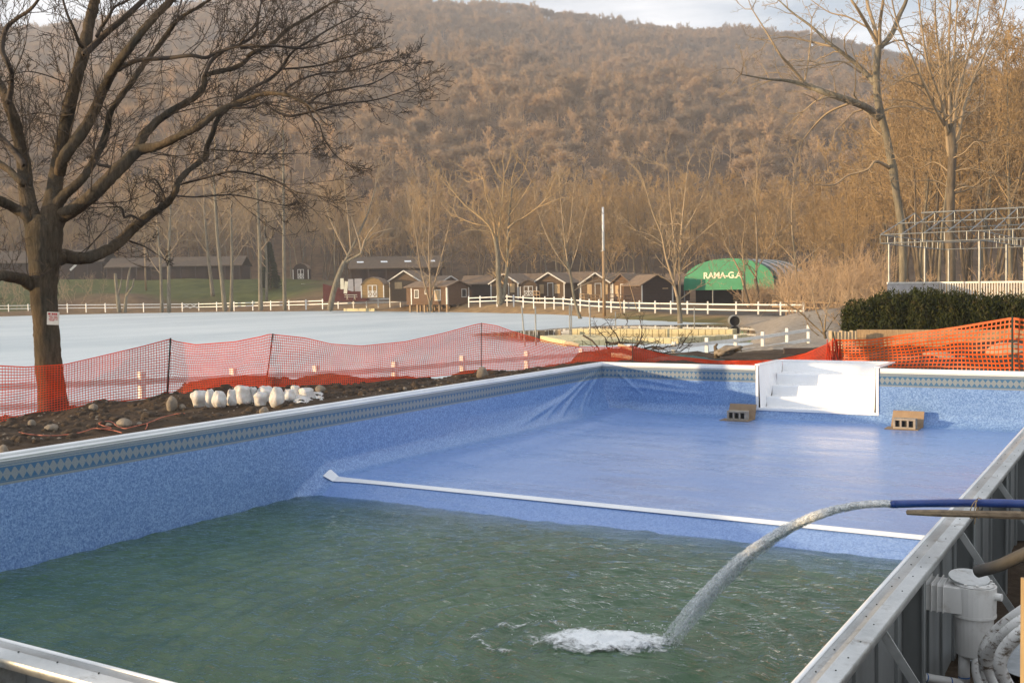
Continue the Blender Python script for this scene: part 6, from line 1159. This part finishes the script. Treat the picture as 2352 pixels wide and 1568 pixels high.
# timber retaining wall under the hedge
A = PD(1968, 757, 33.5); B = PD(2500, 757, 31); e = empty('retaining_wall', A); v = B-A
for k, (z0, z1) in enumerate(((-.26, 0), (-.52, -.27))): MB().bar(np.array([0, 0, (z0+z1)/2]), v+np.array([0, 0, (z0+z1)/2]), .16, z1-z0).build('timber_beam', M['wood'], e)
tag(e, 'low wall of stacked timbers under the evergreen hedge', 'retaining wall')
e = empty('timber_steps', PD(1935, 790, 33)); mb = MB()
for i in range(8): p = PD(1908+i*8, 790, 33)-PD(1935, 790, 33); MB().box((p[0]-.05, p[1]-.05, -.2), (p[0]+.045, p[1]+.05, .42-.02*(i % 3))).build('upright_board', M['wood_pale'], e)
tag(e, 'short row of upright pale boards at the left end of the timber wall', 'timber edging')
# ---------------------------------------------------------------- rocks
def lump(name, mat, r3, seed, sub=3, amp=.22, fr=1.4, flat=0, parent=None):
    import bmesh
    bm = bmesh.new(); bmesh.ops.create_icosphere(bm, subdivisions=sub, radius=1.0); V = np.array([v.co[:] for v in bm.verts])
    n = fbm(V[:, 0]*fr+seed*3.1, V[:, 1]*fr+V[:, 2]*fr*.8, seed, 4)*amp+fbm(V[:, 2]*fr+seed, V[:, 0]*fr-V[:, 1]*fr*.7, seed+40, 4)*amp; V = V*(1+n)[:, None]
    V = V*np.array(r3); 
    for v, c_ in zip(bm.verts, V): v.co = c_
    me_ = bpy.data.meshes.new(name); bm.to_mesh(me_); bm.free(); me_.polygons.foreach_set('use_smooth', np.ones(len(me_.polygons), bool)); return link(name, me_, mat, parent)
rocks = [(285, 972, 19, 12, 'rounded brown stone on the bare dirt left of the boulder pair'), (118, 981, 15, 9, 'flat brown stone on the dirt near the left edge'), (8, 1035, 14, 16, 'stone half cut off by the left edge of the photo'), (73, 971, 9, 8, 'small stone on the dirt left of the trunk foot'), (395, 927, 15, 20, 'upright grey brown stone leaning at the foot of the first black fence post'), (419, 934, 8, 8, 'small grey stone right of the upright stone'), (607, 943, 12, 10, 'pale pebble shaped stone under the snow lumps'), (1108, 856, 15, 15, 'round grey brown boulder balanced by the third black fence post'), (736, 893, 12, 10, 'dark stone right of the snow lumps'), (930, 893, 6, 4, 'tiny stone on the dirt above the long coping'), (250, 975, 8, 5, 'small flat stone left of the rounded brown one'), (320, 973, 7, 5, 'small stone right of the rounded brown one'), (215, 935, 12, 9, 'pale stone behind the netting right of the trunk')]
for k, (px, py, rw, rh_, lab) in enumerate(rocks):
    p = ghit(px, py+rh_*.7); d = (p-CAM) @ RM[2]; s_ = d/FOC; o = lump('stone', M['rock'], (rw*s_, rw*s_*.85, rh_*s_*1.05), 100+k, 3, .16); o.location = (p[0], p[1], p[2]+rh_*s_*.55); o.rotation_euler = (0, 0, k*1.3); tag(o, lab, 'stone', 'stones on the dirt')
for k, (px, py, rw, rh_, d, lab) in enumerate(((2150, 838, 52, 34, 26.5, 'large sunlit tan boulder behind the orange netting above the steps'), (2318, 826, 50, 44, 26, 'big tan boulder behind the netting at the right edge'), (2215, 834, 22, 20, 26.2, 'smaller boulder between the two large tan ones'))):
    s_ = d/FOC; o = lump('boulder', M['boulder'], (rw*s_, rw*s_*.8, rh_*s_*1.1), 130+k, 4, .14, 1.1); o.location = tuple(PD(px, py+4, d)); tag(o, lab, 'boulder', 'boulders behind the netting')
rnd = random.Random(77); PB = []
for k in range(260):
    px = rnd.uniform(-20, 1250); py = np.interp(px, [0, 400, 1250], [1010, 945, 862])+rnd.uniform(-55, 22)*(1 if px < 700 else .3); p = ghit(px, py); 
    if p[0] > -.12: continue
    PB.append((p, rnd.uniform(.008, .035)))
pbm = MB()
for p, s_ in PB:
    n = len(pbm.v); R_ = [Vector((rnd.uniform(.7, 1.2), 0, 0)) for _ in range(6)]
    for i in range(6): a = i*PI/3; r_ = s_*rnd.uniform(.7, 1.2); pbm.v.append((p[0]+math.cos(a)*r_, p[1]+math.sin(a)*r_, p[2]+rnd.uniform(0, s_*.3)))
    pbm.v.append((p[0], p[1], p[2]+s_*.8)); pbm.f += [(n+i, n+(i+1) % 6, n+6) for i in range(6)]
o = pbm.build('gravel', M['rock'], None, smooth=True); tag(o, 'scattered small pebbles on the dirt beside the pool', 'gravel', kind='stuff')
cb = MB(); rnd = random.Random(55)
for k in range(650):
    px = rnd.uniform(-30, 1240); py = np.interp(px, [0, 400, 1250], [1000, 935, 860])+rnd.uniform(-50, 30)*(1 if px < 700 else .35); p = ghit(px, py)
    if p[0] > -.16 or (p-CAM) @ RM[2] > 26: continue
    s_ = rnd.uniform(.02, .075)*(1 if rnd.random() < .8 else 1.6); n = len(cb.v); hs_ = rnd.uniform(.5, .9)
    for zf_, rf_ in ((-.3, 1.1), (.35, .9), (.75, .5)):
        for i in range(7): a = i*2*PI/7; r_ = s_*rf_*rnd.uniform(.75, 1.25); cb.v.append((p[0]+math.cos(a)*r_, p[1]+math.sin(a)*r_, p[2]+s_*zf_*hs_*rnd.uniform(.8, 1.2)))
    for q in range(2):
        for i in range(7): j = (i+1) % 7; cb.f.append((n+q*7+i, n+q*7+j, n+q*7+7+j, n+q*7+7+i))
    cb.f.append(tuple(n+14+i for i in range(7)))
o = cb.build('dirt_clods', simple('clod_dirt', (.085, .06, .04), (.035, .025, .017), 14, .95, bump=.8, bd=.02), None, smooth=True); tag(o, 'loose clods of dark earth strewn over the dirt by the pool', 'dirt', kind='stuff')
# ---------------------------------------------------------------- snow lumps
conv8 = lambda x, y: ((500+x/1.96)/1.3878, (1100+y/1.96)/1.3878)
SN = [(268, 305, 412, 88, 'snow lump at the left end of the row, its top mushroomed'), (333, 278, 390, 50, 'slim tall snow lump, second from the left'), (392, 285, 388, 76, 'snow lump right of the slim tall one'), (468, 272, 375, 55, 'slim snow lump left of the biggest one'), (540, 246, 366, 96, 'biggest and tallest snow lump in the row'), (602, 258, 356, 50, 'snow lump tucked behind the biggest one'), (648, 290, 374, 74, 'low rounded snow lump left of centre below a bigger one'), (682, 252, 345, 88, 'wide rounded snow lump right of the biggest one'), (753, 258, 388, 76, 'upright bucket shaped snow lump in the right half'), (828, 270, 345, 66, 'low snow lump right of the upright bucket shape'), (864, 248, 322, 60, 'small snow lump standing behind the low one'), (935, 263, 334, 86, 'last rounded snow lump at the right end of the row')]
for k, (x, ty, by, w_, lab) in enumerate(SN):
    px, py = conv8(x, by); _, py2 = conv8(x, ty); p = ghit(px, min(py, 934)); d = (p-CAM) @ RM[2]; s_ = d/FOC; hh = (py-py2)*s_; r_ = w_/2.72*s_/2*1.1
    import bmesh
    bm = bmesh.new(); bmesh.ops.create_icosphere(bm, subdivisions=4, radius=1.0); V = np.array([v.co[:] for v in bm.verts]); V[:, :2] *= (1/np.maximum(np.linalg.norm(V, axis=1), .1))[:, None]
    q = np.abs(V[:, 2])**.62*np.sign(V[:, 2]); rad = np.hypot(V[:, 0], V[:, 1]); sc2 = np.where(rad > 1e-6, np.minimum(rad**.6, 1)/np.maximum(rad, 1e-6), 1); V[:, 0] *= sc2; V[:, 1] *= sc2; V[:, 2] = q
    n = fbm(V[:, 0]*1.6+k*7, V[:, 1]*1.6+V[:, 2]*1.9, 200+k, 4)*.20; V = V*(1+n)[:, None]*np.array([r_, r_, hh*.54]); V[:, :2] *= (1+.12*np.sin(V[:, 2]/hh*6+k))[:, None]
    for v, c_ in zip(bm.verts, V): v.co = c_
    me_ = bpy.data.meshes.new('snow_lump'); bm.to_mesh(me_); bm.free(); me_.polygons.foreach_set('use_smooth', np.ones(len(me_.polygons), bool)); o = link('snow_lump', me_, M['snow']); o.location = (p[0], p[1], p[2]+hh*.42); tag(o, lab, 'snow lump', 'snow lumps moulded on the dirt')
ux, uy = np.meshgrid(np.linspace(560, 745, 60), np.linspace(888, 926, 22), indexing='ij')
H_ = [ghit(a, b) for a, b in zip(ux.ravel()[::1], uy.ravel()[::1])] if True else None
HH = np.array(H_).reshape(60, 22, 3); cvv = 1-np.abs((uy-(918-(ux-560)*.055))/(13+4*np.sin(ux/9)))**2-np.abs((ux-650)/95)**6; HH[..., 2] += .075*np.clip(cvv+.25*fbm(ux/12, uy/6, 9), -1.2, .8)
o = link('snow_patch', grid_mesh('snow_patch', HH[..., 0], HH[..., 1], HH[..., 2]), M['snow']); tag(o, 'thin trampled snow left under the snow lumps', 'snow', kind='stuff')
# pink cord on the dirt
cv = [(130, 930), (200, 945), (350, 955), (470, 945), (560, 930), (640, 905), (700, 908), (760, 902), (700, 885), (675, 868), (720, 855), (765, 862), (800, 890), (850, 905), (900, 895), (1000, 870), (1100, 830), (1200, 805), (1262, 800)]
sp_ = smooth_pts([(x, y, 0) for x, y in cv], 120); mb = MB(); mb.tube([ghit(q[0]/2.967, 684.5+q[1]/2.967)+np.array([0, 0, .035]) for q in sp_], .0065, 5); mb.tube([ghit(q[0]/2.967, 684.5+q[1]/2.967)+np.array([0, 0, .035]) for q in smooth_pts([(700, 908, 0), (770, 918, 0), (830, 935, 0)], 14)], .0065, 5); mb.tube([ghit(q[0]/2.967, 684.5+q[1]/2.967)+np.array([0, 0, .035]) for q in smooth_pts([(1005, 868, 0), (1003, 890, 0), (992, 910, 0)], 12)], .0065, 5)
o = mb.build('pink_cord', M['cord'], None, smooth=True); tag(o, 'tangled salmon pink cord lying on the dirt above the long coping', 'cord')
# ---------------------------------------------------------------- brush pile, tarp, stump
rnd = random.Random(15); bp = base(1455, 31); g = Grower(91, .005, 3, (25, 60), .22, .0, (1, 1, 1), (.35, .6))
stk = [((1395, 812), (1440, 745), 4.2), ((1400, 790), (1500, 815), 3), ((1340, 770), (1410, 800), 3), ((1390, 785), (1470, 770), 3.4), ((1460, 800), (1495, 745), 2.6), ((1480, 800), (1560, 782), 3), ((1500, 800), (1600, 790), 3), ((1430, 800), (1500, 790), 4), ((1560, 800), (1600, 785), 2), ((1400, 800), (1380, 760), 2.5), ((1500, 805), (1580, 775), 2.2), ((1520, 812), (1640, 800), 2.4), ((1425, 790), (1360, 775), 2), ((1470, 810), (1530, 760), 2), ((1440, 745), (1432, 705), 1.4)]
for (a, b, w_) in stk:
    A = PD(a[0], a[1], 30.5+rnd.uniform(-.8, .8))-bp; B = PD(b[0], b[1], 30.5+rnd.uniform(-1.5, 1.5))-bp; P, RR = g.line(A, B-A, 1.7*w_*30/FOC/2, np.linalg.norm(B-A), 1); g.out.append((P, RR)); g.kids(P, RR, np.linalg.norm(B-A), 1)
o = link('brush_pile', tubes_mesh('brush_pile', g.out, lambda r_: 5), M['twig']); o.location = tuple(bp); tag(o, 'tangled pile of dead branches on the mound behind the netting', 'brush pile')
for k, (a, b, w_, lab) in enumerate((((1298, 788), (1330, 793), 5, 'pale stacked boards at the left of the brush pile'), ((1420, 792), (1452, 803), 4, 'pale split log on the brush pile'), ((1405, 815), (1452, 822), 6, 'pale split log behind the netting under the brush'))):
    A, B = PD(a[0], a[1], 29.6), PD(b[0], b[1], 29.4); mb = MB(); mb.tube([(0, 0, 0), tuple((B-A)*.5+np.array([0, 0, .02])), tuple(B-A)], [w_*.011, w_*.012, w_*.009], 6); o = mb.build('split_log', M['wood_pale']); o.location = tuple(A); tag(o, lab, 'log')
HX, HY = np.meshgrid(np.linspace(1480, 1665, 50), np.linspace(0, 1, 16), indexing='ij'); ds_ = 31.5-HY*3.2; PT = np.zeros(HX.shape+(3,))
for i in range(50):
    for j in range(16):
        x = HX[i, j]; u_ = (x-1480)/185; top_ = 828-22*math.sin(min(u_*1.1, 1)*PI)**.8*math.sin(HY[i, j]*PI*.5+.0); q = PD(x, 834-(834-top_)*math.sin((1-HY[i, j])*PI*.5+.2)**1, ds_[i, j]); PT[i, j] = q
PT[..., 2] += fbm(HX/8, HY*9, 301, 4)*.06
o = link('green_debris_net', grid_mesh('green_debris_net', PT[..., 0], PT[..., 1], PT[..., 2]), M['green_net']); tag(o, 'rumpled dark green netting heaped right of the brush pile', 'netting')
e = empty('tree_stump', PD(1668, 815, 33)); s_ = 33/FOC; o = lump('root_ball', M['rock'], (30*s_, 16*s_, 11*s_), 151, 4, .3, 1.6, parent=e); o.location = (.05, 0, .14); o.rotation_euler = (0, -.25, .3); mb = MB(); mb.tube([(-.30, 0, -.1), (-.33, 0, .14), (-.36, 0, .26), (-.28, 0, .34)], [.10, .07, .05, .03], 8); mb.tube([(.25, 0, .15), (.42, 0, .22), (.5, 0, .12)], [.07, .05, .02], 8); mb.build('root_stub', M['bark_mid'], e, smooth=True); tag(e, 'upturned grey stump before the white fence on the right', 'stump')
o = MB().box((-.4, -.15, 0), (.5, .15, .18)).build('timber_block', M['wood_dark'], None, bevel=.01); o.location = tuple(PD(1830, 812, 34)); o.rotation_euler = (0, 0, .4); tag(o, 'dark timber lying on the bank left of the second netting roll', 'timber')
# ---------------------------------------------------------------- orange netting
def net(name, label, xs_top, xs_bot, dep, cell, rows, hw, vw, mat, posts, group=None, pr=.022):
    kx = np.array([t_[0] for t_ in xs_top]); X = np.arange(kx[0], kx[-1], .5); yt = np.interp(X, kx, [t_[1] for t_ in xs_top]); yb = np.interp(X, [t_[0] for t_ in xs_bot], [t_[1] for t_ in xs_bot])
    # smooth the top between posts
    kern = np.hanning(31); kern /= kern.sum(); yts = np.convolve(np.pad(yt, 15, 'edge'), kern, 'valid'); pk = np.array([p[0] for p in posts]); near_ = np.min(np.abs(X[:, None]-pk[None]), 1); wgt = np.clip(near_/14, 0, 1); yt = yts*wgt+yt*(1-wgt)
    D = np.interp(X, [t_[0] for t_ in dep], [t_[1] for t_ in dep]); Tp = np.array([PD(x, y, d) for x, y, d in zip(X, yt, D)]); Bt = np.array([PD(x, y, d) for x, y, d in zip(X, yb, D)])
    s_ = np.concatenate([[0], np.cumsum(np.linalg.norm(np.diff(Tp[:, :2], axis=0), axis=1))]); n = int(s_[-1]/cell); S = np.linspace(0, s_[-1], n+1)
    Tp = np.stack([np.interp(S, s_, Tp[:, k]) for k in range(3)], 1); Bt = np.stack([np.interp(S, s_, Bt[:, k]) for k in range(3)], 1); PX = np.interp(S, s_, X)
    V_ = np.linspace(0, 1, rows+1); G_ = Tp[:, None]*(1-V_[None, :, None])+Bt[:, None]*V_[None, :, None]
    # billow and sag
    dirn = np.gradient(Bt, axis=0); dirn[:, 2] = 0; dirn /= np.linalg.norm(dirn, axis=1)[:, None]; nr = np.stack([dirn[:, 1], -dirn[:, 0], 0*S], 1)
    bil = fbm(S[:, None]*.9+0*V_[None], V_[None]*2.2+S[:, None]*.25, 401, 3)*.16*np.sin(V_*PI)[None]+.05*np.sin(S[:, None]*1.7+V_[None]*3)*np.sin(V_*PI)[None]
    G_ = G_+nr[:, None]*bil[..., None]; G_[..., 2] += -.06*np.sin(V_*PI)[None]*(fbm(S*.7, S*0, 402)[:, None]+.4)
    Vs, Fs = [], []; off = 0
    up = np.zeros_like(G_); up[:, :-1] = G_[:, :-1]-G_[:, 1:]; up[:, -1] = up[:, -2]; up /= np.linalg.norm(up, axis=2, keepdims=True); tg = np.gradient(G_, axis=0); tg /= np.linalg.norm(tg, axis=2, keepdims=True)
    n1, r1 = G_.shape[:2]
    hwv = np.full(r1, hw); hwv[0] = hwv[-1] = hw*1.5
    A = G_+up*hwv[None, :, None]/2; B = G_-up*hwv[None, :, None]/2; V = np.stack([A, B], 2).reshape(-1, 3); i, j = np.meshgrid(np.arange(n1-1), np.arange(r1), indexing='ij'); a = ((i*r1+j)*2).ravel(); b = (((i+1)*r1+j)*2).ravel(); Vs.append(V); Fs.append(np.stack([a, b, b+1, a+1], 1)); off = len(V)
    nofs = np.cross(up, tg)*.0015; A = G_+tg*vw/2+nofs; B = G_-tg*vw/2+nofs; V = np.stack([A, B], 2).reshape(-1, 3); i, j = np.meshgrid(np.arange(n1), np.arange(r1-1), indexing='ij'); a = ((i*r1+j)*2).ravel()+off; b = ((i*r1+j+1)*2).ravel()+off; Vs.append(V); Fs.append(np.stack([a, b, b+1, a+1], 1))
    e = empty(name, Bt[0]); V = np.vstack(Vs)-Bt[0]; link('netting', mesh_np('netting', V, np.vstack(Fs)), mat, e)
    for (tx, ty, bx_, by_, pd_) in posts:
        a, b = PD(tx, ty-2, pd_-.05)-Bt[0], PD(bx_, by_+4, pd_-.05)-Bt[0]; mb = MB(); mb.bar(b, a, .052, .014, up=(RT[0], RT[1], 0)); v = norm(np.array([FW[0], FW[1], 0])); mb.bar(np.array(b)-v*.0205, np.array(a)-v*.0205, .014, .026, up=(FW[0], FW[1], 0)); mb.build('post', M['iron'], e)
    tag(e, label, 'safety fence', group); return e
top1 = [(-90, 846), (0, 840), (60, 843), (150, 837), (250, 814), (330, 795), (390, 779), (402, 784), (450, 792), (540, 785), (600, 773), (617, 768), (625, 768), (700, 776), (760, 790), (830, 795), (930, 785), (1020, 765), (1090, 746), (1106, 743), (1140, 748), (1180, 762), (1260, 785), (1330, 797), (1400, 798), (1453, 795), (1500, 808), (1540, 817), (1650, 829), (1780, 827), (1850, 812), (1900, 790), (1914, 779)]
bot1 = [(-90, 990), (0, 973), (120, 950), (250, 925), (390, 906), (617, 886), (800, 886), (950, 868), (1106, 853), (1300, 850), (1453, 850), (1650, 851), (1914, 852)]
dep1 = [(-90, 18.2), (0, 18.6), (390, 19.8), (617, 22.3), (1106, 25), (1453, 27.5), (1650, 28), (1914, 24)]
net('safety_fence', 'long fine meshed orange safety netting sagging between black posts left of the steps', top1, bot1, dep1, .047, 21, .0145, .0105, M['net'], [(392, 778, 384, 911, 19.8), (627, 768, 610, 888, 22.4), (1106, 743, 1106, 853, 25), (1453, 795, 1453, 850, 27.5)], 'orange safety netting')
top2 = [(1912, 779), (1925, 782), (2000, 781), (2100, 766), (2200, 752), (2300, 735), (2325, 731), (2352, 735), (2440, 752)]; bot2 = [(1912, 851), (2100, 858), (2325, 866), (2440, 870)]; dep2 = [(1912, 23.9), (2325, 20.6), (2440, 20)]
net('safety_fence', 'sunlit orange safety netting with large oval holes right of the steps', top2, bot2, dep2, .094, 12, .031, .026, M['net2'], [(1914, 766, 1930, 850, 23.8), (2325, 729, 2325, 866, 20.5)], 'orange safety netting')
# gathered roll where the two nets meet
mb = MB(); rnd = random.Random(3)
for i in range(26): x = rnd.uniform(1898, 1930); mb.bar(PD(x, 782+rnd.uniform(-3, 12), 23.8+rnd.uniform(-.1, .1)), PD(x+rnd.uniform(-8, 16), 852, 23.8+rnd.uniform(-.1, .1)), .03, .01)
o = mb.build('netting_roll', M['net'])
o.parent = None; tag(o, 'gathered bunch of orange netting where the two fences meet', 'netting')
# sign on the tree
p = PD(122, 731, 19.05); e = empty('warning_sign', p, -YAW+.12); MB().box((-.105, -.004, -.115), (.105, .004, .115)).build('sign_board', M['white_paint'], e)
mr = simple('sign_red', (.45, .03, .04), (.38, .03, .04), 5, .6); mb = MB(); rnd = random.Random(6)
for row, (z, h_, segs) in enumerate(((.078, .034, [(-.085, -.045), (-.025, .0), (.006, .03), (.036, .07)]), (.035, .014, [(-.07, -.01), (.01, .07)]), (.010, .012, [(-.06, .0), (.012, .08)]), (-.018, .014, [(-.075, -.02), (-.01, .04), (.05, .08)]), (-.038, .012, [(-.06, .02)]))):
    for a, b in segs: mb.box((a, -.0065, z-h_/2), (b, -.0045, z+h_/2))
mb.build('red_print', mr, e); tag(e, 'small white sign with faded red print nailed to the shade tree', 'sign'); e.rotation_euler = (0, .06, -YAW+.12)
# small post sign far left
e = empty('post_sign', PD(697, 664, 226), -YAW); MB().box((-.06, 0, -.3), (.06, .1, 1.0)).build('post', M['wood'], e); MB().box((-.42, -.05, .5), (.42, -.005, 1.15)).build('sign_board', M['white_paint'], e); mb = MB().box((-.3, -.06, .85), (.3, -.052, 1.0)); mb.build('red_print', mr, e); tag(e, 'tiny red and white sign on a post by the far lawn', 'sign')
# thickets (uncountable brush)
def thicket(px0, px1, by, ty, d0_, d1_, n, seed, label, name='thicket'):
    g = Grower(seed, .012, 3, (15, 45), .16, .05, (1, 1, 1), (.4, .7)); r = random.Random(seed); o0 = base((px0+px1)/2, (d0_+d1_)/2)
    for i in range(n):
        px = r.uniform(px0, px1); d = r.uniform(d0_, d1_); b = base(px, d)-o0; b[2] -= .1; h = r.uniform(.5, 1)*(by-ty)*d/FOC; P, RR = g.line(b, np.array([r.gauss(0, .25), r.gauss(0, .25), 1.]), .035, h, 1); g.out.append((P, RR)); g.kids(P, RR, h, 1, .1, 7)
    o = link(name, tubes_mesh(name, g.out, lambda r_: 3), M['twig_hill']); o.location = tuple(o0); tag(o, label, 'thicket', kind='stuff')
thicket(1716, 1800, 708, 650, 118, 128, 85, 301, 'brown leafless brush before the right half of the green tent')
thicket(1800, 2030, 715, 600, 90, 125, 210, 302, 'brown leafless brush beyond the gravel on the right')
thicket(1930, 2420, 690, 610, 62, 80, 90, 303, 'leafless undergrowth behind the pavilion')
thicket(-40, 240, 690, 640, 206, 225, 70, 304, 'pale leafless brush by the far left shore')
# ================================================================ HAZE
hb_ = MB(); x0, y0 = -1050, -60; hb_.box((-1300, -80, -6), (420, 1400, 430)); hz = hb_.build('haze', None); tag(hz, kind='stuff')
hm = bpy.data.materials.new('haze'); hm.use_nodes = True; hm.node_tree.nodes.remove(hm.node_tree.nodes['Principled BSDF']); pv = hm.node_tree.nodes.new('ShaderNodeVolumePrincipled'); pv.inputs['Color'].default_value = (.82, .86, .95, 1); pv.inputs['Density'].default_value = .00042; pv.inputs['Anisotropy'].default_value = .1
hm.node_tree.links.new(pv.outputs[0], hm.node_tree.nodes['Material Output'].inputs['Volume']); hz.data.materials.append(hm)
